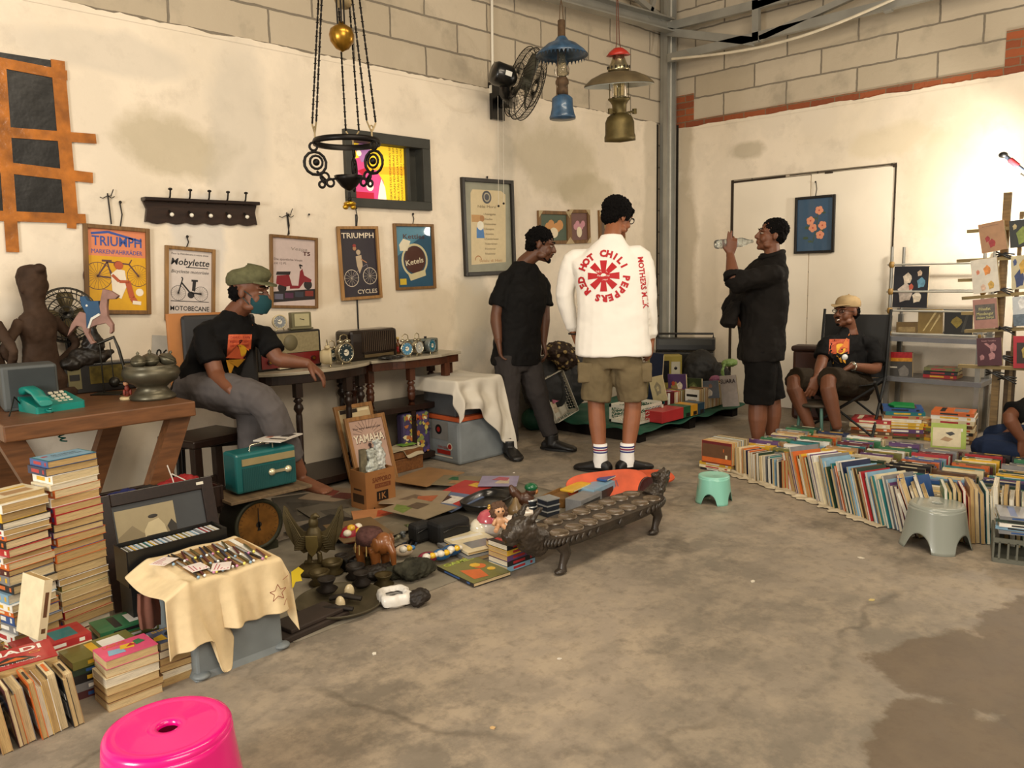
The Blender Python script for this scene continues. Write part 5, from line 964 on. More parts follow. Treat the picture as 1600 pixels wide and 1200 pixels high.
# ---------------- console tables
marb = mat('#a39a86', .35, var=.15, scale=6, coat=.2)
def turned(m, x, y, z0, z1, r=.02):
    L_ = z1-z0; m.box((x, y, z1-.045), (.045, .045, .09)); m.lathe([(r*.7, z1-.09), (r*1.5, z1-.11), (r*.8, z1-.125), (r*1.3, z1-.14), (r*1.5, z1-.16), (r*.8, z1-.185), (r*.95, z1-.2), (r, z1-.24), (r*.8, z0+.14), (r*1.2, z0+.125), (r*.8, z0+.11), (r*1.4, z0+.08), (r*1.3, z0+.05), (r*.7, z0+.03), (r*1.3, z0), (0, z0)], (x, y, 0), 14)
def console(name, lab, cx, w, d, top_m, wd, curved, shelf=None, zt=.75):
    t = thing(name, lab, 'table', (cx, -.02, 0)); n = 24
    if curved: out = [(-w/2, 0)]+[(-w/2*cos(PI*i/n)*1.0, -d*(.62+.38*sin(PI*i/n))+(.03 if i in (0, n) else 0)) for i in range(n+1)]+[(w/2, 0)]
    else: out = [(-w/2, 0), (-w/2, -d*.85), (-w*.3, -d*.9), (-w*.2, -d), (w*.2, -d), (w*.34, -d*.9), (w/2, -d*.86), (w/2, 0)]
    M().use(top_m).prism(out, zt-.02, zt).build('marble_top', t, bevel=.004); M().use(wd).prism([(x*.96, y*.95-.003) for x, y in out], zt-.075, zt-.02).build('apron', t, bevel=.004)
    xs = (-.42, -.2, .22, .43) if curved else (-.44, -.1, .3, .45)
    for i, fx in enumerate(xs):
        m = M().use(wd); y = -d*.6 if i in (0, 3) else -d*.86; turned(m, fx*w, y, .06 if shelf is None else .42, zt-.07); m.build('leg', t)
        if shelf is not None: m = M().use(dk_w); m.box((fx*w, y, .19), (.04, .04, .38)); m.build('lower_leg', t)
    for fx in (-.44, .44): m = M().use(wd); turned(m, fx*w, -.05, .0, zt-.07); m.build('leg', t)
    if shelf is not None: M().use(dk_w).box((0, -d*.48, .40), (w*.98, d*.86, .04)).build('shelf', t, bevel=.004); M().use(dk_w).box((0, -d*.48, .05), (w*.98, d*.86, .04)).build('lower_shelf', t, bevel=.004)
    else:
        m = M().use(wd); m.prism([(x*.92, y*.9) for x, y in out], .03, .07); m.build('plinth', t)
        for fx in (-.4, .0, .4): M().use(wd).lathe([(0, 0), (.03, .005), (.045, .02), (.02, .035), (0, .035)], (fx*w, -d*.6, 0), 10).build('bun_foot', t)
    return t
CZ = .75
console('console_table', 'black half-round console table with pale marble top under the man\'s forearm', -4.37, .84, .47, marb, dk_w, True)
console('console_table', 'red-brown console table with marble top and turned legs beside the cloth-covered crate', -3.56, .78, .40, marb, wood('#4a2716', .35, (14, 14, 2)), False, .4)
# radios and clocks
t = thing('valve_radio', 'old red and beige valve radio carrying two clocks', 'radio', (-4.50, -.22, CZ), R(2)); M().use(bx_).box((0, .0, .115), (.44, .16, .23)).build('cabinet', t, bevel=.01); M().use(mat('#8b8060', .6, var=.15, scale=60)).box((0, -.082, .158), (.40, .006, .12)).build('speaker_cloth', t); M().use(mat('#6f674c', .6)).lathe([(0, -.0), (.048, 0), (.048, .002), (0, .002)], (0, 0, 0), 24).build('speaker_ring', t).matrix_local = basis((.0, -.086, .16), V((1, 0, 0)), ZU, V((0, -1, 0)))
M().use(mat('#6f1b1b', .35, coat=.3)).box((0, -.082, .055), (.40, .006, .08)).build('tuning_panel', t)
for x in (-.15, .15): k = M().use(mat('#3a1512', .3)).cyl((x, -.085, .055), (x, -.10, .055), .015); k.use(brass).cyl((x, -.1, .055), (x, -.103, .055), .009); k.build('knob', t)
M().use(mat('#c9bfa4', .5)).box((-.02, -.1, .012), (.16, .02, .008)).build('trim_strip', t)
def clock(name, lab, loc, rz, r, case, face, legs=True, bells=0, grp=None, depth=.045):
    t = thing(name, lab, 'clock', loc, rz, grp); B_ = basis((0, 0, r+.012), V((1, 0, 0)), ZU, V((0, -1, 0)))
    m = M().use(case); m.T = B_; m.lathe([(0, -depth), (r*.7, -depth), (r*.95, -depth*.6), (r, -.004), (r*1.06, 0), (r*1.06, .006), (r*.92, .009), (r*.88, .004)], n=30); m.build('case', t)
    m = M().use(face); m.T = B_; m.disc(0, 0, r*.9, .004); m.use(mat('#e8e2cf', .4, var=0)); m.disc(0, 0, r*.33, .005)
    for i in range(12): a_ = i*PI/6; m.line([(r*.7*cos(a_), r*.7*sin(a_)), (r*.82*cos(a_), r*.82*sin(a_))], r*.07, .0055)
    m.use(PIN).line([(0, 0), (r*.3, r*.4)], r*.05, .0065).line([(0, 0), (-r*.35, r*.1)], r*.07, .0065); m.build('dial', t)
    for s_ in (-1, 1):
        if legs: m = M().use(nick); m.cyl((s_*r*.4, -.0, .02), (s_*r*.62, -.002, 0), .0035, n=8); m.build('foot', t)
    if bells:
        for s_ in (-1, 1): m = M().use(case); m.ell((s_*r*.45, .015, 2*r+.02), (r*.4, r*.35, r*.22)); m.build('bell', t)
        m = M().use(nick); m.tube([(-r*.5, .015, 2*r+.03), (-r*.45, .015, 2*r+.055), (0, .015, 2*r+.065), (r*.45, .015, 2*r+.055), (r*.5, .015, 2*r+.03)], .003, 8); m.build('handle', t)
    m = M().use(mat('#ffffff', .02, var=0, trans=1, alpha=.25)); m.T = B_; m.lathe([(r*.9, .006), (r*.6, .011), (.001, .013)], n=24); m.build('glass', t)
    return t
chrome = mat('#b9b29c', .15, .95, var=.05); cream = mat('#cdbd97', .4); blue_f = mat('#2c5a6b', .35); dark_f = mat('#1d3138', .35)
ps_ = lambda x, y, z, Y: V((PY(x, y, Y).x, Y, z))
clock('round_alarm_clock', 'round cream alarm clock on the red valve radio', ps_(437, 505, CZ+.232, -.24), R(-10), .042, cream, mat('#8a8f94', .3))
t = thing('square_clock', 'square olive table clock on the red valve radio', 'clock', ps_(469, 505, CZ+.232, -.22), R(-6)); M().use(mat('#6f6a4c', .5)).box((0, 0, .055), (.13, .05, .10)).box((0, 0, .005), (.15, .06, .01)).build('case', t, bevel=.008); M().use(mat('#b5ad86', .5)).box((.0, -.027, .058), (.095, .004, .075)).use(PIN).box((.0, -.030, .062), (.03, .002, .004), (0, .3, 0)).build('dial', t)
clock('alarm_clock', 'cream sided twin-bell alarm clock turned away at the table edge', ps_(516, 562, CZ+.001, -.40), R(55), .05, cream, blue_f, bells=1, depth=.06)
clock('alarm_clock', 'large chrome alarm clock with dark blue dial and carrying handle', ps_(541, 562, CZ+.001, -.385), R(8), .062, chrome, dark_f, bells=1, depth=.06)
clock('alarm_clock', 'small silver alarm clock behind the cream one, mostly hidden', ps_(520, 548, CZ+.001, -.26), R(-10), .04, chrome, dark_f, bells=1)
clock('alarm_clock', 'chrome clock with pale blue dial, leftmost of the three on the brown console', ps_(636, 557, CZ+.001, -.38), R(-5), .046, chrome, mat('#4d86a8', .3), bells=1)
clock('alarm_clock', 'silver clock with white dial, middle of the three on the brown console', ps_(655, 555, CZ+.001, -.36), R(12), .045, chrome, mat('#b7b9b4', .3), bells=1)
clock('alarm_clock', 'square-shouldered clock with teal dial, rightmost on the brown console', ps_(675, 552, CZ+.001, -.34), R(20), .047, mat('#7c8585', .3, .5), mat('#1c6e86', .3))
t = thing('flip_clock_radio', 'grey box clock standing behind the three small clocks', 'clock', ps_(660, 545, CZ+.001, -.22), R(0)); M().use(mat('#6d7268', .5, .3)).box((0, 0, .05), (.24, .07, .10)).build('case', t, bevel=.008); M().use(blk).box((0, -.036, .05), (.2, .003, .07)).build('panel', t); M().use(blk).cyl((.03, 0, .1), (.03, 0, .115), .01).build('button', t)
t = thing('bakelite_radio', 'dark brown bakelite radio with slatted grille on the console', 'radio', (-3.87, -.2, CZ), R(4)); brn = mat('#1c120d', .3, coat=.4); M().use(brn).box((0, 0, .10), (.40, .17, .20)).build('cabinet', t, bevel=.022)
m = M().use(mat('#4a3b2c', .6)); m.box((.03, -.087, .115), (.27, .004, .14)); m.build('grille_cloth', t); m = M().use(brn)
for i in range(17): m.box((-.10+.0165*i, -.091, .12), (.005, .008, .13))
m.box((.03, -.091, .05), (.27, .01, .012)); m.build('slats', t); M().use(mat('#5b4c33', .4)).box((.03, -.09, .028), (.25, .004, .02)).build('dial_strip', t)
t = thing('small_bottle', 'small amber glass bottle with red label behind the clocks', 'bottle', ps_(622, 545, CZ+.001, -.12)); M().use(mat('#7a4a22', .1, var=0, trans=.6)).lathe([(0, 0), (.018, 0), (.018, .06), (.008, .08), (.008, .10), (0, .10)]).build('glass_body', t); M().use(mat('#8f1d18', .5)).lathe([(.0183, .015), (.0186, .016), (.0186, .05), (.0183, .051)]).build('label_band', t); M().use(mat('#c9ab6a', .4)).lathe([(0, .1), (.01, .1), (.01, .118), (0, .118)]).build('cap', t)
m = M().use(blk); m.ell((0, 0, .015), (.08, .05, .016)).ell((.07, -.02, .014), (.05, .04, .012)).tube([(-.06, -.02, .02), (-.02, -.07, .008), (.02, -.09, .005)], .004, 6); o = m.build('leather_pouch'); o.location = ps_(606, 558, CZ+.0, -.38); remesh(o, .005, 2, .01, .03); tag(o, 'crumpled black pouch lying in front of the bakelite radio', 'pouch')
# ---------------- cloth-covered crate, boxes and pictures beside the console
t = crate_t = thing('storage_crate', 'grey plastic crate under the white cloth', 'crate', (-3.26, -.43, 0)); M().use(mat('#4c4f52', .4)).box((0, 0, .45), (.38, .34, .24)).build('upper_crate', t, bevel=.01)
M().use(mat('#9aa2a6', .25, var=.1, trans=.35)).box((.02, -.0, .15), (.44, .42, .30)).build('clear_tub', t, bevel=.02); M().use(mat('#b5532a', .5)).box((.02, -.0, .315), (.45, .43, .03)).build('orange_lid', t, bevel=.006)
def dr(u, v):
    x = -.30+.62*u; y = .25-.80*v; fold = .018*sin(u*23+v*3)+.012*sin(v*19+1)
    X, Y, Zc = x, y, .585+.004*sin(u*17)*cos(v*11); ex = max(0, x-.21); el_ = max(0, -.22-x); ey = max(0, -.20-y)
    if ex > 0: X = .21+ex*.45+fold*min(1, ex*8); Zc -= ex*1.0
    if el_ > 0: X = -.22-el_*.4; Zc -= el_*1.1
    if ey > 0: Y = -.20-ey*.22+fold*1.3*min(1, ey*7)-(.05*ey*8*(u > .75))*.3; Zc -= ey*(.55+1.05*max(0, min(1, (u-.35)*1.9)))
    return V((X, Y, max(.02, Zc)))
co = cloth(dr, 40, 44, mat('#c9c2b4', .9, var=.06, bump=.1), 'white_cloth', th=.004); co.location = (-3.26, -.45, 0); tag(co, 'creased white cloth draped over the crate beside the console', 'cloth')
a = M().use(mat('#7a7a78', .5)).rect(-.08, .16, .1, .29, 0).use(mat('#12100f', .5)).disc(.0, .23, .035, .001); a.use(mat('#8f2018', .5)).disc(0, .23, .018, .002).rect(-.02, .06, .12, .09, .001).text('FUN GEAR', .05, .1, .018, .002); a.use(mat('#cfc8b8', .5)).rect(-.13, .04, .14, .05, .001).disc(.115, .12, .026, .001).use(mat('#9b1f1a', .5)).disc(.115, .12, .018, .002); s0 = a.build('stickers', crate_t); s0.matrix_local = basis((-.202, -.0, 0), -V((0, 1, 0)), ZU, V((-1, 0, 0)))
t = thing('comic_bag', 'bag printed with crowded yellow and violet comic figures under the console', 'bag', (PY(640, 665, -.30).x, -.34, .07)); M().use(mat('#40375a', .6)).box((0, 0, .15), (.24, .08, .29)).build('bag_body', t, bevel=.02)
a = M(); random.seed(5)
for i in range(70): a.use(mat(random.choice(('#a89238', '#c2b05a', '#4c3f72', '#7c8a4a', '#b06a34', '#d3c9a0', '#2a2440')), .6, var=0)); x, y = random.uniform(-.105, .105), random.uniform(.02, .28); a.poly([(x+random.uniform(.008, .026)*cos(k*1.25+i), y+random.uniform(.008, .026)*sin(k*1.25+i)) for k in range(5)], .0003*i*.05)
a.use(mat('#b3431f', .6)).text('COMIC', 0, .24, .03, .002, w=.14, bold=.04); a.build('comic_print', t).matrix_local = basis((0, -.042, 0), *LWB)
# leaning YAMAHA pictures
kraft = wood('#9c6f3f', .5)
for bl, br, h, an, lb, fr_ in (((548, 757), (606, 742), .50, R(17), 'wooden picture frame leaning behind the YAMAHA poster', 1), ((560, 763), (622, 748), .44, R(17), 'framed YAMAHA motorcycle poster leaning against the console', 0)):
    mx, w = leaner(bl, br, h, an); t = thing('leaning_poster', lb, 'poster', mx=mx); m = M().use(kraft); fw = .026
    for s_ in (-1, 1): m.box((s_*(w/2-fw/2), 0, 0), (fw, h, .02)); m.box((0, s_*(h/2-fw/2), 0), (w-2*fw, fw, .02))
    m.build('frame', t, bevel=.003); a = M().use(mat('#b99a8a' if not fr_ else '#c9b48c', .7)).rect(-w/2+fw, -h/2+fw, w/2-fw, h/2-fw, .002); W_ = w-2*fw
    if fr_: a.use(mat('#2a1c12', .7)).text('TERSEDIA', -W_*.15, h*.40, .018, .004, w=W_*.5).rect(-W_*.45, h*.39, W_*.1, h*.44, .003); a.use(mat('#e2d3ae', .7)).rect(W_*.12, h*.4, W_*.45, h*.43, .004)
    else:
        dkk = mat('#3b2a28', .7); a.use(dkk).text('The new spectacular', 0, h*.31, .014, .004, w=W_*.85)
        for i in range(13): a_ = PI*i/12; a.line([(W_*.2*cos(a_), h*.2+W_*.2*sin(a_)), (W_*.45*cos(a_), h*.2+W_*.45*sin(a_))], .002, .0035)
        a.use(mat('#e9dcc6', .7)).text('YAMAHA', 0, h*.12, .05, .005, w=W_*.9, bold=.05); a.use(dkk).text('YAMAHA', .003, h*.113, .05, .0045, w=W_*.92, bold=.08)
        for x in (-.2, .22): wheel(a, W_*x, -h*.12, W_*.13, .004, dkk, .15, 5)
        a.use(dkk).poly([(-W_*.2, -h*.1), (-W_*.1, h*.0), (0, h*.06), (W_*.06, h*.0), (W_*.22, -h*.1), (0, -h*.13)], .005).disc(-W_*.02, h*.07, W_*.05, .005).text('DT-1', -W_*.1, -h*.36, .03, .005)
    a.build('print', t)
# carton with bags
O = G(574, 803); t = thing('cardboard_carton', 'open cardboard carton marked SAPPORO ULTIMATE 1K on the magazines', 'carton', (O.x, O.y, 0), R(2)); cb = mat('#8d6038', .85, var=.08, scale=6); W_, D_, H_ = .20, .14, .23
m = M().use(cb); 
for c, d in (((W_/2, .003, H_/2), (W_, .005, H_)), ((W_/2, D_, H_/2), (W_, .005, H_)), ((.0, D_/2, H_/2), (.005, D_, H_)), ((W_, D_/2, H_/2), (.005, D_, H_)), ((W_/2, D_/2, .004), (W_, D_, .006))): m.box(c, d)
m.build('carton_body', t); a = M().use(mat('#6b3a22', .8)).text('SAPPORO', W_*.55, .165, .028, 0, w=.13, bold=.05).text('* * * * *', W_*.55, .2, .01, 0).rect(.06, .13, .17, .155, -.0005); a.use(cb).text('ULTIMATE', W_*.56, .135, .014, .001); a.use(mat('#1e150f', .8)).rect(.07, .055, .15, .11, 0); a.use(cb).text('1K', .11, .065, .036, .001, bold=.04); a.use(mat('#2a1d13', .8)).text('TEMPO', .14, .03, .008, 0).disc(.05, .02, .008, 0, 3); a.build('carton_print', t).matrix_local = basis((0, -.0015, 0), *LWB)
a = M().use(mat('#3c2a1a', .8)).rect(-.12, .05, -.02, .10, 0).rect(-.11, .12, -.04, .13, 0); a.build('side_print', t).matrix_local = basis((-.003, 0, 0), *RWB)
random.seed(11)
for i, (x, y, hh, c_, lb) in enumerate(((.035, .07, .34, '#6c6450', 'flat brown strip packet standing at the left in the carton'), (.09, .06, .33, '#a7aba2', 'crumpled silvery bag in the middle of the carton'), (.15, .08, .37, '#b9bcb6', 'tall crumpled white plastic bag at the right in the carton'))):
    m = M().use(mat(c_, .25, var=.4, scale=30, coat=.4, bump=.6)); 
    if i == 0: m.box((0, 0, hh/2), (.04, .02, hh))
    else: m.loft([sring(V((random.uniform(-.01, .01), random.uniform(-.008, .008), z)), V((1, 0, 0)), V((0, 1, 0)), .034*k, .026*k, 14) for z, k in ((.01, .8), (.08, .9), (.16, 1), (.24, 1.15), (hh*.85, .9), (hh*.93, .6), (hh, .85))])
    o = m.build('plastic_packet'); o.location = (O.x+x, O.y+y, .008)
    if i: remesh(o, .005, 1, .03, .02)
    tag(o, lb, 'packet')
# wooden case with papers and a green card
O = G(614, 742); t = thing('wooden_case', 'small brown wooden case carrying papers and a green card', 'case', (O.x+.02, O.y, 0), R(2)); cs_ = wood('#7c4f2a', .5); M().use(cs_).box((.12, .09, .045), (.25, .18, .09)).build('lower_box', t, bevel=.004); M().use(cs_).box((.12, .09, .118), (.255, .185, .045)).build('box_lid', t, bevel=.004)
cl_ = cloth(lambda u, v: V((-.02+.26*u, -.015+.2*v, .147+.006*sin(u*9+v*7)-(.05*max(0, .25-v)*4*(u > .4)))), 14, 12, mat('#b5a98e', .8), 'crumpled_paper', th=.002); cl_.location = t.location; tag(cl_, 'creased pale paper lying on the wooden case', 'paper')
o = M().use(mat('#6f9a3c', .6)).box((0, 0, 0), (.12, .07, .004)).build('green_card'); o.location = (t.location.x+.17, t.location.y+.09, .162); tag(o, 'light green card on top of the wooden case', 'card')
# ================================================================ books
CREAM = [pages(h) for h in ('#c9ae7c', '#d3bf95', '#bfa06b', '#d9cfb8', '#b89a66', '#cdb68a')]
PAL = {'red': '#a3242a', 'dark red': '#5f1a1e', 'orange': '#c25f24', 'yellow': '#cfa52e', 'cream': '#d5c8a6', 'white': '#dedbd2', 'green': '#2f6b46', 'dark green': '#22382a', 'teal': '#1f6f74', 'blue': '#2b4f86', 'navy': '#1c2747', 'light blue': '#7ba0b8', 'purple': '#5a3c6a', 'pink': '#c65a7e', 'brown': '#5e4029', 'tan': '#a6845a', 'grey': '#77787a', 'black': '#1b1a1c', 'olive': '#6b6a35', 'maroon': '#4a2226', 'lime': '#9bb043'}
def cov(c): return mat(PAL[c], .42, var=.1, scale=25, coat=.25)
def book(L_, W_, T_, col, pg=None, name='book', detail=1, deco=None, soft=True):
    """spine at x = -W/2, lying flat: x = width, y = length, z = thickness, base at z = 0. returns mesh objects cover (+ page block)"""
    c = .0016 if soft else .003; o_ = 0 if soft else .003
    m = M().use(cov(col)); m.box((0, 0, c/2), (W_, L_, c)).box((0, 0, T_-c/2), (W_, L_, c)).box((-W_/2+c/2, 0, T_/2), (c, L_, T_-2*c))
    rnd = random.Random(int(L_*1e5)+int(T_*1e5)*7+hash(col) % 97 if 0 else int(L_*1e5)+int(T_*1e5)*7+len(col))
    if detail:
        alt = deco or rnd.choice(['white', 'yellow', 'black', 'red', 'cream', 'blue', 'orange'])
        if alt == col: alt = 'white'
        e = .0004; m.use(cov(alt))
        # front cover: title band and picture block ; spine: title strip
        y0 = L_*rnd.uniform(.1, .3); m.box((0, y0, T_+e/2), (W_*.8, L_*.12, e)); m.use(cov(rnd.choice(['tan', 'grey', 'orange', 'teal', 'white', 'dark red']))); m.box((W_*.02, -L_*.18, T_+e/2), (W_*.62, L_*.34, e))
        if T_ > .012: m.use(cov(alt)); m.box((-W_/2-e/2, L_*.08, T_/2), (e, L_*.42, T_*.45)); m.box((-W_/2-e/2, -L_*.36, T_/2), (e, L_*.08, T_*.5))
    pm = pg or CREAM[rnd.randrange(len(CREAM))]
    return m, (pm, (-W_/2+c, W_/2-.0015-o_, -L_/2+.0015+o_, L_/2-.0015-o_, c, T_-c))
BK = {}
def place_book(mx, L_, W_, T_, col, label, group, pg=None, detail=1, parts=True, cat='book', name='book', deco=None, extra=None):
    if 'paperback' in label: name = cat = 'paperback'
    elif 'magazine' in label: name = cat = 'magazine'
    m, (pm, b) = book(L_, W_, T_, col, pg, detail=detail, deco=deco)
    if extra: extra(m, L_, W_, T_)
    if parts:
        r = thing(name, label, cat, mx=mx, group=group); m.build('cover', r)
        M().use(pm).box(((b[0]+b[1])/2, (b[2]+b[3])/2, (b[4]+b[5])/2), (b[1]-b[0], b[3]-b[2], b[5]-b[4])).build('page_block', r)
    else:
        m.use(pm).box(((b[0]+b[1])/2, (b[2]+b[3])/2, (b[4]+b[5])/2), (b[1]-b[0], b[3]-b[2], b[5]-b[4])); r = m.build(name); r.matrix_world = mx; tag(r, label, cat, group)
    return r
def BM(o, ax, ay, az): return basis(o, V(ax), V(ay), V(az))
X3, Y3, Z3 = V((1, 0, 0)), V((0, 1, 0)), V((0, 0, 1))
SIZEW = lambda T_: 'thin' if T_ < .014 else ('thick' if T_ > .03 else 'slim' if T_ < .02 else 'stout')
def rotz(a): return V((cos(a), sin(a), 0)), V((-sin(a), cos(a), 0))
def stack(x, y, z0, n, cols, where, grp, LW=(.19, .125), th=(.018, .034), pagef=True, jit=.006, ang=0, seed=0, spine='left', top=None, extra=None, tops=None, kind_='paperback'):
    """pile lying flat. spine='left': spines to -x, fore edges to +x. The long side faces -y"""
    rnd = random.Random(seed); z = z0
    names = []
    ts = [rnd.uniform(*th) for _ in range(n)]; cs = [cols[i] if i < len(cols) else rnd.choice(list(PAL)) for i in range(n)]
    for i in range(n):
        T_ = ts[i]; L_ = LW[0]*rnd.uniform(.94, 1.04); W_ = LW[1]*rnd.uniform(.94, 1.04)
        a = ang+R(rnd.uniform(-2.5, 2.5))
        if spine == 'left': ax, ay = rotz(a)                       # width along x
        elif spine == 'back': ax, ay = rotz(a-PI/2)                # spine to +y, fore edge to -y
        else: ax, ay = rotz(a+PI/2)                                # spine to -y
        c = V((x+rnd.uniform(-jit, jit), y+rnd.uniform(-jit, jit), z))
        k = n-i; pos = 'topmost' if k == 1 else ('lowest' if i == 0 else ordn(k)+' from the top')
        place_book(BM(c, ax, ay, Z3), L_, W_, T_, cs[i], f'{SIZEW(T_)} {cs[i]} {kind_}, {pos} {where}', grp, extra=(tops if k == 1 else None), pg=(CREAM[rnd.randrange(6)]))
        z += T_+.0005
    return z
# ---- stacks at the far left (real tower corner at (-6.2, -1.45))
GS = 'paperbacks piled in towers at the left'
zA = stack(-6.125, -1.52, 0, 25, ['green', 'dark red', 'brown', 'tan', 'red', 'white', 'tan', 'cream', 'olive', 'white', 'brown', 'tan', 'orange', 'blue', 'orange', 'purple', 'black', 'red', 'red', 'white', 'orange', 'cream', 'white', 'navy', 'blue', 'light blue'][:25], 'of the tall right-hand tower', GS, (.125, .18), (.020, .034), seed=3, ang=R(13), spine='left',
    tops=lambda m, L_, W_, T_: (m.use(cov('teal')), m.box((0, .0, T_+.0006), (W_*.98, L_*.98, .0006)), m.use(cov('light blue')), m.box((0, 0, T_+.001), (W_*.9, L_*.9, .0006)), m.use(cov('black')), m.at((0, 0, T_+.0016)), m.text('DE KNECHT', .01, .012, .014, 0, w=W_*.5, bold=.03), m.text('VAN DE KEIZER', .01, -.012, .012, 0, w=W_*.6), m.use(cov('red')), m.box((-W_*.33, .02, 0), (.02, .014, .0004)), m.at()))
stack(-6.30, -1.56, 0, 22, ['green', 'cream', 'red', 'white', 'grey', 'blue', 'orange', 'white', 'light blue', 'black', 'grey', 'maroon', 'orange', 'white', 'red', 'black', 'orange', 'white', 'black', 'yellow', 'white', 'cream'], 'of the tower behind the leaning book', GS, (.14, .155), (.018, .034), ang=R(15), seed=5, spine='left', jit=.008)
stack(-6.455, -1.50, 0, 20, ['yellow', 'black', 'yellow', 'black', 'cream', 'brown', 'white', 'tan', 'grey', 'white', 'red', 'black', 'black', 'white', 'yellow', 'black', 'light blue', 'red', 'white', 'red'], 'of the tower at the left photo edge', GS, (.15, .15), (.018, .034), ang=R(14), seed=8, spine='left', jit=.008)
# low piles in front of the towers
stack(-6.06, -1.80, 0, 6, ['dark green', 'tan', 'cream', 'grey', 'olive', 'green'], 'of the low pile left of the cloth table', 'low piles in front of the towers', (.2, .13), (.016, .026), seed=21, spine='right')
stack(-6.30, -1.82, 0, 7, ['tan', 'cream', 'olive', 'cream', 'dark red', 'cream', 'red'], 'of the low pile below the leaning book', 'low piles in front of the towers', (.21, .14), (.016, .028), seed=22, spine='right')
stack(-6.54, -1.80, 0, 8, ['white', 'black', 'yellow', 'tan', 'red', 'olive', 'orange', 'brown'], 'of the low pile at the left photo edge', 'low piles in front of the towers', (.2, .14), (.018, .028), seed=23, spine='right')
# the book leaning against the towers
ax, ay = rotz(R(-8)); up = (Z3*.96+Y3*.28).normalized(); p = G(28, 978, .19)
place_book(basis(V((-6.345, -1.82, .275)), Y3*.0+V((.25, -.95, 0)).normalized()*-1, (Z3*.97+X3*.22).normalized(), V((.25, -.95, 0)).normalized().cross((Z3*.97+X3*.22).normalized())*-1), .19, .13, .026, 'cream', 'yellowed book standing tilted against the book towers, title Manusia down its cover', None, deco='brown')
# MADI magazine book
def madi(m, L_, W_, T_):
    e = .0012; m.use(cov('red')).box((0, 0, T_+e/2), (W_, L_, e)); m.use(cov('white')); m.at((0, 0, T_+e+.0004), (0, 0, PI/2)); m.text('MADI', -.0, .022, .034, 0, w=L_*.72, bold=.06); m.text('TAN MALAKA', .0, -.05, .012, 0, w=L_*.6, bold=.03)
    m.use(cov('black')).poly([(-.07, -.03), (-.02, .005), (.02, -.01), (.05, -.045), (-.06, -.045)], .0002); m.use(cov('orange')).poly([(-.05, -.03), (0, -.01), (.03, -.035)], .0004); m.use(cov('yellow')).ring(.05, .0, .012, .015, .0005, sy=.5); m.at()
place_book(BM((-6.435, -1.985, .155), *rotz(R(-90-6)), Z3), .20, .145, .036, 'red', 'thick red book reading MADI lying face up at the left edge', None, extra=madi)
stack(-6.44, -1.975, 0, 5, ['black', 'cream', 'black', 'white', 'black'], 'of the pile carrying the red MADI book', 'piles in the left front corner', (.24, .15), (.028, .032), seed=31, spine='right', jit=.003)
stack(-6.19, -1.95, 0, 5, ['maroon', 'grey', 'black', 'dark green', 'olive'], 'of the low pile behind the pink comic', 'piles in the left front corner', (.22, .13), (.018, .03), seed=33, spine='right', jit=.003)
# front row standing, fore edges to the viewer
row = [('dark red', .012), ('brown', .03), ('maroon', .012), ('pink', .028), ('tan', .026), ('maroon', .012), ('orange', .020), ('grey', .026), ('orange', .016), ('yellow', .018), ('white', .020), ('black', .024), ('black', .014), ('tan', .022)]
x = -6.60
for i, (c, T_) in enumerate(row):
    lean = R(-6 if i < 12 else -12); ax = X3*cos(lean)+Z3*sin(lean)*-1; H_ = .158+.012*((i*7) % 3); az = X3; 
    zv = (Z3*cos(lean)-X3*sin(lean)*-1).normalized() if 0 else (Z3*cos(R(7))-X3*sin(R(7))).normalized()
    tdir = Y3.cross(zv).normalized()                                # thickness direction, roughly +x
    # width axis (spine -> fore edge) is -y, length axis is up
    mx = basis(V((x, -2.115+.004*((i*5) % 4), H_/2+.002)), -Y3, zv, (-Y3).cross(zv)); 
    x += T_/cos(R(7))+.001
    nb = row[i-1][0] if i else 'edge'
    def top_title(m, L_, W_, T_, c=c, i=i):
        if i in (6, 8, 11, 13): m.use(cov('black' if c != 'black' else 'orange')).box((0, L_/2+.0003, T_/2), (W_*.5, .0004, T_*.35))
    place_book(mx, H_, .118, T_, c, f'{c} paperback, {ordn(len(row)-i)} from the pink comic in the front left row', 'paperbacks standing in the front left row', extra=top_title, pg=CREAM[(i*5) % 6])
def pinkc(m, L_, W_, T_):
    e = .001; m.use(mat('#cf4f74', .3, coat=.5)).box((0, 0, T_+e/2), (W_, L_, e)); m.at((0, 0, T_+e+.0004), (0, 0, PI/2)); m.use(cov('orange')).text('LASKAR', -.02, .03, .018, 0, w=.07, bold=.04); m.use(cov('light blue')).poly([(-.06, -.03), (-.01, -.035), (-.01, .0), (-.05, .01)], .0002); m.use(cov('yellow')).poly([(-.02, -.01), (.02, -.02), (.03, .015), (-.01, .02)], .0004); m.use(cov('green')).poly([(.03, -.01), (.06, .0), (.05, .03), (.03, .025)], .0004); m.use(cov('red')).poly([(-.0, -.005), (.03, -.005), (.02, .015)], .0006); m.at()
def bluec(m, L_, W_, T_):
    e = .001; m.use(mat('#56607a', .3, coat=.5)).box((0, 0, T_+e/2), (W_, L_, e)); m.at((0, 0, T_+e+.0004), (0, 0, PI/2)); m.use(cov('yellow')).text('SHINTA', -.01, .035, .016, 0, w=.08, bold=.04); m.use(cov('black')).disc(.01, .0, .035, .0002, ry=.025); m.use(cov('red')).disc(.015, -.012, .022, .0004); m.use(cov('yellow')).poly([(-.07, -.03), (-.03, -.04), (-.03, .01), (-.06, .0)], .0004); m.at()
z = stack(-6.165, -2.105, 0, 6, ['tan', 'brown', 'tan', 'cream', 'tan', 'pink'], 'of the pile under the pink comic', 'flat piles in the front left row', (.165, .115), (.024, .03), seed=41, spine='back', jit=.003, tops=pinkc)
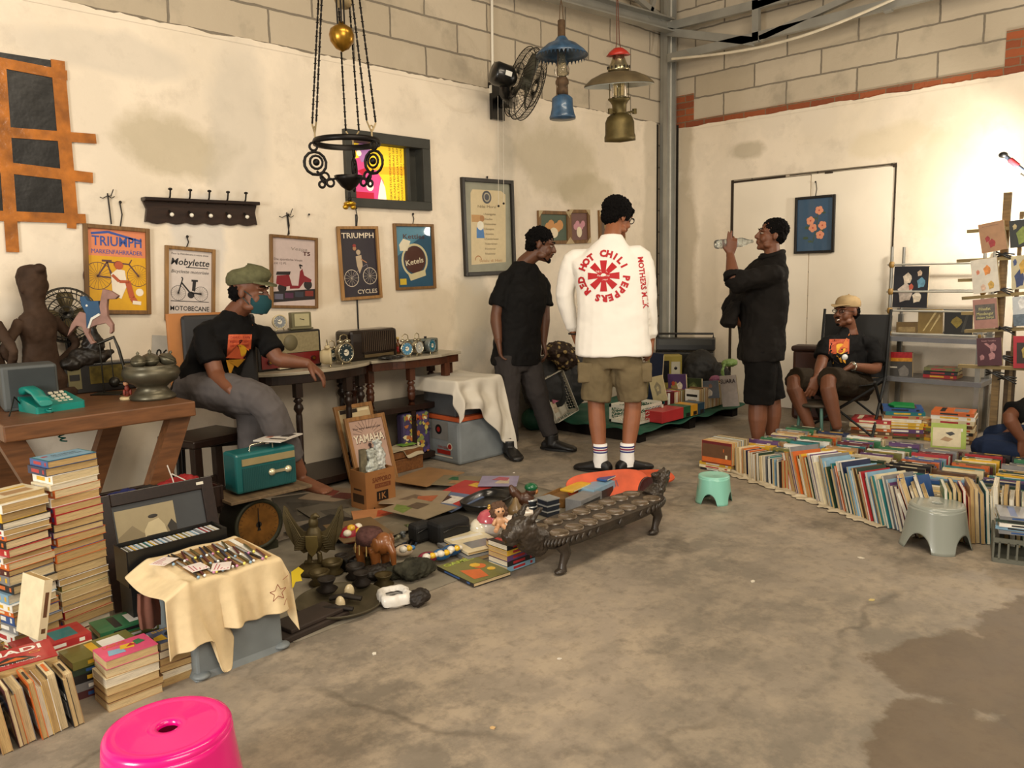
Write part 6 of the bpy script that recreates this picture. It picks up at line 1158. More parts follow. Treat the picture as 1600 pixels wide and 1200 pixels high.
stack(-6.01, -2.075, 0, 6, ['tan', 'cream', 'brown', 'tan', 'brown', 'grey'], 'of the pile partly under the hanging cloth corner', 'flat piles in the front left row', (.13, .115), (.022, .027), seed=42, spine='back', jit=.003, tops=bluec)
# ---- table with cloth and pens
tb = thing('plastic_tub', 'pale grey plastic tub turned over as a small table under the beige cloth', 'tub', (-5.82, -2.02, 0)); gp = mat('#6f7678', .5)
M().use(gp).loft([[V((x*w_, y*w2, z)) for x, y in ((-1, -1), (1, -1), (1, 1), (-1, 1))] for w_, w2, z in ((.165, .165, .0), (.155, .155, .02), (.15, .15, .33))], smooth=False).build('tub_body', tb, bevel=.008)
for sx in (-.14, .15): M().use(gp).ell((sx, -.15, .012), (.03, .03, .012)).build('foot', tb)
def tc(u, v):
    x = -.245+.46*u; s_ = v; fold = .010*sin(u*21+1)+.008*sin(u*37)
    if s_ < .45: y = .17-.34*(s_/.45); z = .338
    else:
        d = (s_-.45)/.55; drop = .18+.22*max(0, 1-abs(u-.28)/.10)+.0*u; y = -.172-.018*d+fold*d*1.6; z = .336-drop*d
        x += .02*d*(1 if u > .8 else 0)+(.05*d*d if .18 < u < .38 else 0)
    if x < -.165: k = -.165-x; z = max(.02, z-k*.55-.02*sin(s_*9)); 
    if x > .16: k = x-.16; z -= k*1.2; x = .16+k*.5
    z += .003*sin(u*15+s_*8)
    return V((x, y, max(.012, z)))
bc = cloth(tc, 60, 50, mat('#d2bd96', .9, var=.06, scale=30, bump=.15), 'beige_cloth', th=.003); bc.location = (-5.82, -2.02, 0); tag(bc, 'beige cloth draped over the tub beneath the rows of pens', 'cloth')
m = M().use(mat('#c9b01e', .6)).poly([(0, 0), (.03, .01), (.05, -.01), (.035, -.02), (.04, -.045), (.015, -.04), (.005, -.06)], 0).poly([(0, -.06), (.015, -.04), (.04, -.045), (.035, -.02), (.05, -.01), (.03, .01), (0, 0)], .001); o = m.build('yellow_tag'); o.matrix_world = basis(V((-5.64, -2.215, .285)), *LWB); tag(o, 'torn yellow paper tag hanging at the right end of the beige cloth', 'tag')
st2 = M().use(mat('#8b4a3a', .8)).line([(0, .03), (.01, .01), (.03, .01), (.014, -.004), (.02, -.025), (0, -.012), (-.02, -.025), (-.014, -.004), (-.03, .01), (-.01, .01), (0, .03)], .0025, 0).line([(.02, .04), (.04, .05)], .002).line([(.03, -.03), (.02, -.05)], .002); so_ = st2.build('star_drawing', bc); so_.matrix_local = basis((.115, -.2165, .235), *LWB)
# pens on card strips
card = mat('#9c7a4e', .8); random.seed(4)
for i in range(13):
    x = -.115+.021*i; o = M().use(card if i not in (11, 9) else mat('#d9d6cc', .7)).box((0, 0, 0), (.019, .27, .0016)).build('card_strip'); o.location = (-5.82+x, -2.025, .3425); o.rotation_euler = (0, 0, R(-3)); tag(o, (f'{ordn(i+1)} narrow '+('white' if i in (11, 9) else 'brown')+' card strip of pens from the left on the cloth table'), 'card', 'card strips on the cloth table')
pc_ = {'dark': '#15120f', 'maroon': '#4a1418', 'silver': '#8b8a86', 'olive': '#4b4526', 'navy': '#1a2038'}; tips = {'pale blue': '#86a3b8', 'yellow': '#d9cf62', 'pink': '#b87a9a', 'white': '#dcdcd8'}
for i in range(34):
    cn = list(pc_)[i % 5]; tn = list(tips)[(i*3) % 4]; r_ = i//12; cidx = i % 12
    t = thing('pen', f'{cn} pen with {tn} end, {ordn(cidx+1)} from left in the {["front", "middle", "back"][r_]} row', 'pen', (-5.82-.12+.0215*cidx+.004*random.uniform(-1, 1), -2.125+.088*r_+.004*random.uniform(-1, 1), .3478), R(-6+random.uniform(-8, 8)), 'old pens laid out on the cloth table')
    M().use(mat(pc_[cn], .3, coat=.4)).tube([(0, -.05, 0), (0, -.03, 0), (0, .03, 0), (0, .052, 0)], [.0022, .004, .004, .003], 8).build('barrel', t); m = M().use(mat(tips[tn], .3)); m.ell((0, -.053, .001), .0052, 8, 6); m.build('end_ball', t)
for i, (x, y) in enumerate(((-.10, -.08), (-.04, -.135), (-.15, .06))):
    m = M().use(mat('#d8cdc6', .8)).box((0, 0, 0), (.06, .075, .001)); m.use(mat('#b1566a', .8))
    for k in range(5): m.line([(-.02+.01*k, -.03), (-.015+.01*k, .03*cos(k))], .003, .001)
    o = m.build('price_card'); o.location = (-5.82+x, -2.02+y, .3535); o.rotation_euler = (0, 0, R(-30*i)); tag(o, ('white card with pink script at the front left of the pens', 'white card with pink script at the front edge of the pens', 'white card with pink script at the back left of the pens')[i], 'card', 'pink script cards on the cloth table')
# rolled brown cloth hanging at left of the table
m = M().use(mat('#6a463a', .9, var=.3)).loft([[V((.035*cos(a)*k, .02*sin(a)*k+.008*sin(a*5), z)) for a in [2*PI*i/20 for i in range(20)]] for z, k in ((-.12, .9), (-.06, 1), (0, .85))]); o = m.build('brown_cloth'); o.location = (-6.04, -1.98, .28); tag(o, 'brown pleated cloth bundle hanging under the left cloth corner', 'cloth'); o.location.z = .27
# cassettes in a black rack
O = V((-5.86, -1.76, -.02)); t = thing('cassette_rack', 'black box rack standing behind the pens, holding cassettes', 'rack', tuple(O)); M().use(mat('#0d0c0b', .4)).box((0, -.062, .325), (.36, .006, .13)).box((0, .06, .325), (.36, .006, .13)).box((0, 0, .262), (.36, .12, .006)).box((-.18, 0, .325), (.005, .12, .13)).box((.18, 0, .325), (.005, .12, .13)).build('rack_body', t); M().use(mat('#0d0c0b', .6)).box((0, 0, .14), (.35, .11, .24)).build('lower_box', t)
cc_ = ['olive', 'grey', 'yellow', 'light blue', 'olive', 'teal', 'yellow', 'grey', 'light blue', 'grey', 'cream', 'olive', 'yellow', 'olive', 'cream', 'light blue', 'grey', 'red', 'brown', 'cream']
for i, c in enumerate(cc_):
    T_ = .0165; o = M().use(cov(c)).box((0, 0, .055+.002), (T_-.001, .1, .108)).use(mat('#c9ccd0', .2, var=0)).box((0, 0, .1125), (T_*.4, .09, .001)).build('cassette'); o.location = (O.x-.165+i*.0172, O.y, .245+.004*(i > 15)); tag(o, f'{c} cassette case, {ordn(i+1)} from the left in the black rack', 'cassette', 'cassettes in the black rack')
# ---- tray of things, framed building photograph
t = thing('wooden_tray', 'dark wooden tray of cloth and bags behind the framed photograph', 'tray', (-5.64, -1.02, 0)); m = M().use(dk_w)
for c, d in (((0, -.14, .31), (.50, .02, .10)), ((0, .14, .31), (.50, .02, .10)), ((-.25, 0, .31), (.02, .3, .10)), ((.25, 0, .31), (.02, .3, .10)), ((0, 0, .265), (.5, .28, .02)), ((0, 0, .13), (.42, .22, .25))): m.box(c, d)
m.build('tray_body', t, bevel=.004)
for (x, y, z, r_, hcol, lb) in ((.12, -.01, .335, (.11, .08, .07), '#8c1717', 'bright red cloth bundle in the dark tray'), (-.14, -.02, .33, (.08, .08, .06), '#1d2152', 'blue cloth bundle at the left in the dark tray'), (-.03, .0, .325, (.07, .08, .05), '#201d19', 'black plastic bag between the blue and red cloth in the tray')):
    m = M().use(mat(hcol, .7, var=.2)).ell((0, 0, 0), r_, 18, 12).ell((.03, -.02, .02), (r_[0]*.6, r_[1]*.6, r_[2]*.8)); o = m.build('cloth_bundle'); o.location = (-5.64+x, -1.02+y, z); remesh(o, .007, 1, .06, .05); tag(o, lb, 'cloth')
for k_, (a_, lb) in enumerate((((-.02, .02), 'thin white wand sticking up at the left of the red cloth'), ((.05, .12), 'curved white wand beside the straight one on the red cloth'))):
    o = M().use(mat('#d8cfc4', .5)).tube([(0, -.12, 0), (a_[0]*.2, -.11, .06), (a_[0], -.10, .13)] if k_ == 0 else [(.04, -.12, 0), (.0, -.1, .05), (-.05, -.09, .085)], .003, 6).build('white_wand'); o.location = (-5.60+a_[1]*.5, -1.03, .36); tag(o, lb, 'wand')
mx = basis(V((-5.745, -1.385, .235)), X3*.998+Y3*-.06, (Z3*cos(R(14))+Y3*sin(R(14))), (X3*.998+Y3*-.06).cross(Z3*cos(R(14))+Y3*sin(R(14)))); fw_, fh_ = .46, .46
t = thing('framed_photograph', 'dark framed black-and-white photograph of a colonial building leaning behind the cassettes', 'picture', mx=mx); m = M().use(dk_w)
for s_ in (-1, 1): m.box((s_*(fw_/2-.025), 0, 0), (.05, fh_, .025)); m.box((0, s_*(fh_/2-.025), 0), (fw_-.1, .05, .025))
m.build('frame', t, bevel=.003); w_, h_ = fw_-.1, fh_-.1
a = M().use(P_('#3a3d40')).rect(-w_/2, -h_/2, w_/2, h_/2, .002); x0_, x1_, y0_, y1_ = -w_*.48, w_*.16, -h_*.5, h_*.44
a.use(P_('#a89a78')).rect(x0_, y0_, x1_, y1_, .003); a.use(P_('#8d8063')).poly([(x0_, .05), (x0_+.06, .09), (x0_+.1, .05), (x1_, .06), (x1_, y0_), (x0_, y0_)], .0032); a.use(P_('#cfc19b')).poly([(-.07, y0_+.03), (-.07, .06), (-.05, .09), (-.01, .1), (.01, .07), (.02, .02), (.02, y0_+.03)], .0035).rect(x0_, y0_+.03, -.07, .0, .0035).rect(.02, y0_+.03, x1_, .02, .0034)
dkk = P_('#2e2921'); a.use(dkk).ell((-.03, .112, .0035), (.02, .008, .0005)).poly([(.02, .06), (.04, .085), (x1_, .06), (x1_, .03), (.03, .03)], .0036).poly([(x0_, .005), (-.12, .03), (-.07, .005)], .0037)
for i in range(5): a.rect(-.062+i*.015, -.03, -.053+i*.015, .01, .004); a.rect(-.062+i*.015, -.09, -.051+i*.015, -.05, .004)
for i in range(3): a.rect(-.15+i*.03, -.08, -.135+i*.03, -.03, .004); a.rect(.028+i*.012, -.07, .034+i*.012, -.02, .004)
a.rect(-.065, .03, .012, .037, .004); a.use(P_('#d9d4c4')).rect(w_*.2, .0, w_*.5, .022, .003); a.use(dkk).text('KWEEK SCHOOL', w_*.35, .006, .008, .0036, w=w_*.25); a.use(P_('#d9d4c4')).rect(.16, .2, .19, .212, .014); a.build('print', t)
# ---- scale, teal radio, magazine
t = thing('drum_scale', 'old spring scale with round brass dial carrying a board', 'scale', (-5.24, -1.12, 0)); og = mat('#2c2c1c', .6, .3, var=.4, scale=12); m = M().use(og); m.at((0, 0, .145), (PI/2, 0, 0)).lathe([(0, -.10), (.10, -.10), (.115, -.08), (.115, .08), (.122, .085), (.122, .10), (.105, .10), (.105, .09), (0, .09)], n=36).at(); m.box((0, 0, .02), (.2, .16, .04)).box((0, 0, .26), (.06, .06, .04)); m.build('drum', t)
m = M().use(mat('#7c5424', .4, .4, var=.4, scale=14)); m.disc(0, 0, .104, 0, 36); m.use(PIN)
for i in range(30): a_ = i*2*PI/30; m.line([(.085*cos(a_), .085*sin(a_)), (.098*cos(a_), .098*sin(a_))], .0015, .001)
m.poly([(-.004, -.02), (.004, -.02), (.0015, .08), (-.0015, .08)], .003).disc(0, 0, .014, .003).poly([(-.01, -.03), (.01, -.03), (0, 0)], .002); m.build('dial', t).matrix_local = basis((0, -.092, .145), *LWB)
M().use(wood('#6a563d', .7)).box((.06, -.02, .285), (.42, .24, .014)).build('board', t, bevel=.002)
t = thing('teal_radio', 'teal valve radio with cream dial strip standing on the scale', 'radio', (-5.17, -1.13, .292), R(-1)); tr_ = mat('#0f5c5c', .4, var=.08, coat=.3); M().use(tr_).box((0, 0, .105), (.31, .135, .19)).build('cabinet', t, bevel=.012)
m = M().use(mat('#0b4747', .6)).box((.01, -.070, .075), (.27, .004, .11))
for i in range(30): m.box((-.12+.009*i, -.0725, .075), (.003, .002, .11))
m.build('grille', t); M().use(mat('#9a8a62', .4, .2)).box((.01, -.071, .158), (.27, .006, .032)).build('dial_strip', t); m = M().use(mat('#b5a98a', .25, .5))
for x in (.0, .085): k = M().use(mat('#cfc3a2', .25, .4)); k.T = basis((x+.02, -.072, .09), *LWB); k.lathe([(0, 0), (.017, 0), (.017, .008), (.011, .01), (.009, .018), (0, .018)], n=20); k.build('knob', t)
m.box((.0625, -.075, .09), (.06, .006, .014)).build('knob_bar', t); M().use(chrome).tube([(-.06, -.02, .2), (-.055, -.02, .225), (.0, -.02, .228), (.055, -.02, .228), (.06, -.02, .2)], .004, 8).build('handle', t)
for x in (-.12, .12): M().use(blk).cyl((x, 0, 0), (x, 0, .012), .01).build('foot', t)
m = M().use(mat('#c9c2b8', .5)).box((0, 0, 0), (.15, .2, .006)); m.use(mat('#3b3430', .5)).box((.03, .04, .0035), (.05, .07, .001)).box((.03, -.05, .0035), (.09, .02, .001)); m.use(mat('#9c6b5a', .5)).box((-.04, .0, .0035), (.03, .06, .001)); o = m.build('magazine'); o.location = (-5.06, -1.12, .5245); o.rotation_euler = (0, R(0), R(-62)); tag(o, 'white magazine lying on top of the teal radio', 'magazine')
# ---- paper spread on the floor
rnd = random.Random(3)
def sheetobj(name, lab, cat, px, w, l, a, cols, z=.004, grp=None, th=.004):
    p = G(*px); t = thing(name, lab, cat, (p.x, p.y, z), a, grp); k_ = M().use(mat(cols[0], .5, coat=.15)).box((0, 0, 0), (w, l, th)); k_.build('paper', t)
    a_ = M()
    for i, c in enumerate(cols[1:]):
        a_.use(mat(c, .5, coat=.15, var=.2, scale=40)); x0, y0 = rnd.uniform(-w*.45, w*.05), rnd.uniform(-l*.45, l*.05); a_.poly([(x0, y0), (x0+rnd.uniform(.25, .5)*w, y0+rnd.uniform(-.05, .1)*l), (min(w*.48, x0+rnd.uniform(.3, .5)*w), y0+rnd.uniform(.2, .45)*l), (x0+rnd.uniform(-.02, .1)*w, y0+rnd.uniform(.25, .45)*l)], th/2+.0006*(i+1))
    if len(cols) > 1: a_.build('cover_print', t)
    return t
GM = 'magazines and papers spread on the floor'
for i, (nm, lb, px, w, l, a, cols) in enumerate((
    ('newspaper', 'dark folded newspaper at the bare foot of the seated man', (490, 790), .34, .46, -20, ['#4b463e', '#3a362f', '#5c564a']),
    ('magazine', 'open magazine with a dim red picture beside the cardboard carton, left side', (525, 775), .24, .3, 25, ['#8c7a66', '#7a3a30', '#5a2e28']),
    ('newspaper', 'grey picture newspaper behind the metal eagle', (535, 805), .3, .4, -10, ['#5e584d', '#47433b', '#77705f']),
    ('album', 'black photo album behind the eagle wing', (520, 830), .3, .3, 15, ['#1b1918', '#26221f']),
    ('magazine', 'orange edged magazine in front of the cardboard carton', (590, 815), .22, .28, -30, ['#b0794f', '#a8452a', '#8b8271']),
    ('book', 'wide grey-brown atlas lying in front of the cardboard carton', (610, 828), .30, .24, 5, ['#6c6454', '#736b5b']),
    ('wrapping_paper', 'flat sheet of brown wrapping paper behind the magazines', (668, 752), .34, .26, 12, ['#97724a']),
    ('magazine', 'green striped magazine beside the wrapping paper', (720, 760), .2, .26, 30, ['#7c6f55', '#2c5a36', '#97724a']),
    ('magazine', 'red magazine furthest back on the floor spread', (735, 772), .24, .2, 18, ['#a8302a', '#b33a26', '#c9a032']),
    ('magazine', 'magazine with red banner and blue picture in the middle of the spread', (700, 795), .28, .24, 14, ['#5b6a88', '#b02c24', '#c9c2b8', '#402a22']),
    ('magazine', 'beige patterned magazine right of the carton', (650, 790), .24, .3, 35, ['#93826a', '#6b5a48', '#a35a3a']),
    ('magazine', 'pale violet magazine at the far end of the spread', (780, 765), .2, .2, 40, ['#8f86a0', '#b8a98f', '#a04c5c']),
    ('magazine', 'brown magazine half under the black album', (560, 845), .22, .28, -15, ['#6a5436', '#2b4f86', '#4a3826']),
    ('magazine', 'magazine with small green pictures right of the atlas', (655, 812), .22, .28, 8, ['#8a7b62', '#6a7a3a', '#5a4a3a']),
)):
    sheetobj(nm, lb, nm.replace('_', ' '), px, w*1.15, l*1.15, R(a), cols, .004+.0045*i, GM)
m = M().use(mat('#6e675a', .9)); o = cloth(lambda u, v: V((-5.62+2.1*u, -2.17+1.05*v-.08*u*(1-v)*0, .0015+.0012*sin(u*40)*sin(v*30))), 30, 16, mat('#7b7466', .9, var=.2), 'ground_sheet', th=.002, sub=0); tag(o, 'thin grey ground sheet under the antiques on the floor', 'sheet')
# ================================================================ antiques on the floor
def put(o, p, rz=0): o.location = p; o.rotation_euler = (0, 0, rz); return o
bronze = mat('#4c4126', .5, .5, var=.35, scale=14); dark_b = mat('#211a14', .6, .2, var=.4, scale=14, bump=.3); stone = mat('#35342a', .9, var=.5, scale=18, bump=.8)
FX = (F0*-1)
# eagle emblem
O = G(494, 893); t = thing('eagle_statue', 'bronze winged eagle emblem statue with shield on a round base', 'statue', mx=basis(V((O.x, O.y, 0)), R0, -FX, ZU))
M().use(bronze).lathe([(0, 0), (.085, 0), (.09, .012), (.07, .03), (.045, .04), (0, .045)], n=28).build('base', t)
m = M().use(bronze); m.ell((0, 0, .15), (.04, .03, .065)).ell((.0, .0, .225), (.022, .02, .03)).tube([(.0, -.0, .25), (.015, -.01, .262), (.034, -.012, .255)], [.016, .013, .004], 8).tube([(-.02, -.005, .09), (-.025, -.01, .04)], .012, 8).tube([(.02, -.005, .09), (.025, -.01, .04)], .012, 8); m.box((0, .0, .045), (.1, .03, .012)); remesh(m.build('eagle_body', t), .004, 1)
for s_ in (-1, 1):
    m = M().use(bronze); m.T = basis((0, .006, 0), V((s_, 0, 0)), ZU, V((0, -1, 0))); m.prism([(.015, .10), (.05, .085), (.09, .12), (.122, .18), (.135, .25), (.128, .305), (.112, .29), (.10, .26), (.085, .235), (.07, .21), (.045, .185), (.015, .18)], -.006, .006)
    for k in range(8): m.tube([(.02+.004*k, .17-.009*k, .008), (.06+.004*k, .16-.008*k, .01), (.122-.005*k, .285-.022*k, .007)], [.006, .006, .003], 6)
    m.build('wing', t)
m = M().use(mat('#6a5c34', .4, .5, var=.3)); m.prism([(-.026, .18), (.026, .18), (.028, .13), (.015, .10), (0, .085), (-.015, .10), (-.028, .13)], 0, .008); s0 = m.build('shield', t, bevel=.002); s0.matrix_local = basis((0, -.042, 0), V((1, 0, 0)), ZU, V((0, -1, 0)))
# elephant with ball
O = G(588, 893); Ex = (R0*.75-F0*.65).normalized(); t = thing('elephant_figure', 'brown carved elephant figure with a beaded saddle cloth', 'elephant figure', mx=basis(V((O.x, O.y, 0)), Ex, ZU.cross(Ex), ZU) @ Matrix.Scale(1.25, 4)); wd_ = mat('#7c4a22', .35, var=.25, scale=10, coat=.3)
m = M().use(wd_); m.ell((-.02, 0, .105), (.065, .042, .045)).ell((.05, 0, .115), (.035, .032, .04)); 
for x in (-.06, .025):
    for y in (-.022, .022): m.tube([(x, y, .09), (x+.003, y, .04), (x, y, .0)], [.022, .016, .018], 10)
m.tube([(.075, 0, .115), (.095, 0, .09), (.098, 0, .05), (.11, 0, .03)], [.018, .013, .009, .006], 10).ell((.045, .035, .115), (.02, .006, .028)).ell((.045, -.035, .115), (.02, .006, .028)).tube([(-.085, 0, .11), (-.095, 0, .08)], .004, 6); remesh(m.build('elephant_body', t), .004, 1)
M().use(mat('#4f3430', .8, var=.4, scale=50, bump=.4)).lathe([(0, .05), (.04, .045), (.052, .02), (.054, -.02), (.05, -.02), (0, .03)], (0, 0, 0), 20).build('saddle_cloth', t).matrix_local = Matrix.LocRotScale(V((-.025, 0, .118)), None, V((1.1, .9, .75)))
m = M().use(mat('#b59c5e', .6))
for i in range(12): a_ = i*PI/6; m.cyl((-.025+.06*cos(a_), .05*sin(a_), .105), (-.025+.062*cos(a_), .052*sin(a_), .07), .002, n=5)
m.build('fringe', t)
O = G(607, 890)+V((0, 0, .02)); m = M().use(mat('#dcdad2', .3)).ell((0, 0, 0), .019, 20, 14); m.use(mat('#121212', .3))
for u in ((0, -1, 0), (.8, -.5, .3), (-.8, -.5, .3), (0, -.4, .9), (0, -.4, -.9), (.5, -.75, -.45), (-.4, -.8, -.5)): u = V(u).normalized(); m.ell(u*.0165, .0055, 8, 6)
tag(put(m.build('toy_football'), O), 'tiny black and white football at the foot of the elephant', 'ball')
# mushroom toy, clown face toy, toy shoes with yellow patches
def blobtoy(name, lab, cat, px, base, spots, r, h, rz=0, grp=None):
    r *= 1.3; h *= 1.25
    O = G(*px); t = thing(name, lab, cat, (O.x, O.y, .012), rz, grp); M().use(mat(base, .35, coat=.4)).ell((0, 0, h/2), (r, r*.7, h/2), 20, 12).build('toy_body', t); m = M()
    for c, (a_, e_, s_) in spots: s_ *= 1.3; m.use(mat(c, .35, coat=.4)); u = V((cos(a_)*cos(e_), sin(a_)*cos(e_), sin(e_))); m.ell((u.x*r*.93, u.y*r*.66, h/2+u.z*h*.46), (s_, s_, s_*.8), 12, 8)
    m.build('painted_spots', t); return t
blobtoy('mushroom_toy', 'red mushroom-shaped toy with yellow and white spots', 'toy', (550, 853), '#8f1526', [('#d9a92c', (-1.2, .4, .018)), ('#e0d8c4', (-2.4, .5, .016)), ('#d9a92c', (-2, 1.1, .016)), ('#e0d8c4', (-.4, .9, .015)), ('#d9a92c', (-.2, .3, .014))], .05, .075)
blobtoy('pale_toy', 'yellowish rounded toy between the mushroom toy and the elephant', 'toy', (568, 868), '#b08a4a', [('#d9c79c', (-1.4, .5, .02)), ('#7a4a22', (-.5, .5, .012))], .038, .05)
for i, (px, b_, lb) in enumerate((((632, 872), '#c9b8a2', 'pale striped toy shoe with a blue sole beside the elephant'), ((650, 893), '#8a1030', 'maroon toy shoe, front one of the row with yellow eyes'), ((668, 884), '#7d1234', 'maroon and yellow toy shoe in the middle of the toy row'), ((690, 879), '#1d5a8c', 'blue toy shoe right of the maroon ones'), ((706, 872), '#164a7a', 'darker blue toy shoe at the far end of the toy row'))):
    blobtoy('toy_shoe', lb, 'toy', px, b_, [('#dcd8cc', (-1.9, .6, .015)), ('#e0b52c', (-1.1, .6, .013)), ('#15204a', (-1.6, .95, .009)), ('#d9d4c8' if i else '#2f6fa8', (-.4, .4, .011))], .036, .042, R(-20), 'painted toy shoes in a row')
# black pouches, camera, stones, pots
for px, sz, lb, nm in (((668, 850), (.11, .08, .095), 'black zipped case, left one of the joined pair', 'camera_case'), ((712, 848), (.19, .12, .11), 'larger black zipped case right of the smaller one', 'camera_case')):
    O = G(*px); t = thing(nm, lb, 'case', (O.x, O.y+.05, .006), R(-4), 'black cases behind the toys'); M().use(mat('#0a0a0a', .7)).box((0, 0, sz[2]/2), (sz[0], sz[1], sz[2])).build('case_body', t, bevel=.02); M().use(blk).tube([(-sz[0]*.4, -sz[1]*.5, sz[2]*.6), (0, -sz[1]*.56, sz[2]*.75), (sz[0]*.4, -sz[1]*.5, sz[2]*.6)], .004, 6).build('strap', t)
O = G(545, 888); t = thing('folding_camera', 'black leather-covered box camera beside the eagle base', 'camera', (O.x, O.y, .004), R(20)); M().use(blk).box((0, 0, .03), (.11, .07, .06)).build('camera_body', t, bevel=.01); M().use(blk).cyl((0, -.035, .03), (0, -.055, .03), .02).build('lens', t)
rnd = random.Random(12)
for px, r_, c_, lb, nm in (((650, 905), (.09, .05, .045), stone, 'rough mossy grey stone carving in front of the toy shoes', 'stone_carving'), ((620, 905), (.06, .04, .03), stone, 'smaller rough stone beside the white bag', 'stone'), ((590, 905), (.08, .05, .03), dark_b, 'dark crocodile-like carving left of the stones', 'carving'), ((655, 945), (.045, .04, .03), dark_b, 'dark round stone right of the white bag', 'stone')):
    m = M().use(c_); m.ell((0, 0, r_[2]), r_)
    for k in range(5): a_ = rnd.uniform(0, 6.3); m.ell((r_[0]*.7*cos(a_), r_[1]*.7*sin(a_), r_[2]*rnd.uniform(.6, 1.4)), (r_[0]*.4, r_[1]*.5, r_[2]*.6))
    O = G(*px); o = put(m.build(nm), (O.x, O.y, .004), R(-20)); remesh(o, .004, 1, .018, .02); tag(o, lb, nm.replace('_', ' '))
for px, r_, lb in (((500, 915), .042, 'squat dark metal pot at the left rim of the round tray'), ((520, 898), .045, 'brown metal ashtray behind the squat pot'), ((556, 905), .04, 'green-black metal cup behind the round tray'), ((535, 888), .03, 'small bronze cup beside the eagle base')):
    O = G(*px); tag(put(M().use(bronze if r_ > .041 else dark_b).lathe([(0, 0), (r_*.8, 0), (r_*1.1, .01), (r_*.7, .025), (r_, .045), (r_*1.05, .06), (r_*.85, .062), (r_*.7, .04), (0, .03)], n=24).build('metal_pot'), (O.x, O.y, .004)), lb, 'pot')
O = G(532, 948); t = thing('round_tray', 'wide round dark metal tray at the front of the antiques', 'tray', (O.x, O.y, .004)); M().use(mat('#4f4836', .5, .4, var=.3)).lathe([(0, .004), (.12, .006), (.165, .02), (.172, .03), (.176, .03), (.17, .018), (.125, .0), (0, 0)], n=44).build('tray_body', t)
for dx, dy, rr_, lb in ((-.045, -.07, (.02, .02, .033), 'ivory egg shape standing on the round tray'), (.05, .01, (.023, .015, .032), 'ivory curved piece leaning at the back of the round tray')):
    o = put(M().use(mat('#cdbd98', .3, coat=.3)).ell((0, 0, rr_[2]), rr_).build('ivory_piece'), (O.x+dx, O.y+dy, .012)); tag(o, lb, 'ornament')
for (a_, b_, w_, lb) in (((-.11, -.02), (-.02, -.12), .03, 'dark curved wooden handle on the left of the round tray'), ((-.02, .04), (.06, -.06), .032, 'dark flat wooden block across the round tray')):
    m = M().use(dark_b); p0, p1 = V((*a_, .02)), V((*b_, .022)); m.tube([p0, p0.lerp(p1, .5)+V((0, 0, .012)), p1], [w_*.5, w_*.55, w_*.45], 8, flat=.6); tag(put(m.build('wooden_piece'), (O.x, O.y, .01)), lb, 'carving')
O = G(490, 985); tag(put(M().use(mat('#2c211a', .7, var=.3)).box((0, 0, .012), (.3, .16, .022)).box((.01, -.01, .032), (.24, .12, .016)).build('dark_slab', bevel=.004), (O.x, O.y+.06, .002), R(6)), 'dark flat wooden slab below the cloth table and round tray', 'board')
O = G(617, 944); t = thing('white_bag', 'small white plastic bag rolled open with black items inside', 'bag', (O.x, O.y, .004)); m = M().use(mat('#d8d4cc', .4, coat=.2))
m.lathe([(.066, .012), (.07, .03), (.066, .048), (.054, .055), (.043, .05), (.038, .036)], n=48, wob=lambda u, z: .10*sin(u*2*PI*4)+.05*sin(u*2*PI*9+z*60)); m.build('rolled_rim', t); M().use(mat('#d8d4cc', .4, coat=.2)).lathe([(0, 0), (.05, .0), (.06, .015), (.056, .03), (.05, .012), (0, .006)], n=24).build('bag_body', t); M().use(blk).ell((0, 0, .02), (.035, .03, .016)).build('dark_content', t)
# row of spectacles and pens
for i in range(15):
    O = G(622+7.5*i, 874-3.6*i); o = put(M().use(blk if i % 3 else mat('#2e3646', .3)).tube([(-.06, .01, .006), (-.02, 0, .01), (.03, 0, .01), (.065, -.01, .006)], [.005, .009, .009, .004], 8).build('fountain_pen'), (O.x, O.y+.07, .004), R(50)); tag(o, f'dark fountain pen, {ordn(i+1)} from the left in the slanting row before the cases', 'pen', 'fountain pens in front of the black cases')
for i, (x, y, c_) in enumerate(((650, 838, '#4a4a3c'), (632, 842, '#6a6f72'), (640, 830, '#5a5f3a'), (665, 832, '#77746a'), (620, 848, '#7f7a62'))):
    O = G(x, y); m = M().use(mat(c_, .4, .3, var=.4)); m.tube([(-.03, 0, .012), (0, .01, .016), (.03, 0, .012)], .008, 8).ell((0, .01, .018), (.014, .012, .012)); tag(put(m.build('trinket'), (O.x, O.y, .012), i*.9), ['dull olive', 'grey', 'green', 'pale grey', 'sandy'][i]+' metal trinket in the heap behind the fountain pens', 'trinket', 'metal trinkets behind the pens')
# comics and magazines at the front right
def uni(px, L_, W_, T_, col, lab, a, z=0, extra=None, grp='comics at the front of the floor spread', deco=None):
    O = G(*px); return place_book(BM(V((O.x, O.y, z+.005)), *rotz(a), Z3), L_, W_, T_, col, lab, grp, extra=extra, deco=deco)
def comic(m, L_, W_, T_):
    e = .001; m.use(cov('olive')).box((0, 0, T_+e/2), (W_, L_, e)); m.use(cov('lime')); m.at((0, 0, T_+e+.0004), (0, 0, 0)); m.text('GAMES', 0, L_*.36, .03, 0, w=W_*.8, bold=.05); m.use(cov('orange')).poly([(-.07, -.1), (.0, -.11), (.02, -.02), (-.06, .02)], .0002).disc(.04, .01, .03, .0004, 9); m.use(cov('yellow')).disc(.03, .03, .025, .0006, 7).disc(.06, -.05, .02, .0006, 7); m.at()
uni((740, 896), .27, .20, .016, 'black', 'black-edged children book with orange and yellow cover figures, nearest the floor edge', R(-6), 0, comic)
uni((738, 860), .28, .22, .018, 'grey', 'pale magazine at the bottom of the pile behind the doll', R(-10), 0); uni((740, 857), .27, .21, .012, 'cream', 'cream picture magazine on top of the pale pile behind the comics', R(-13), .023)
zc = .0
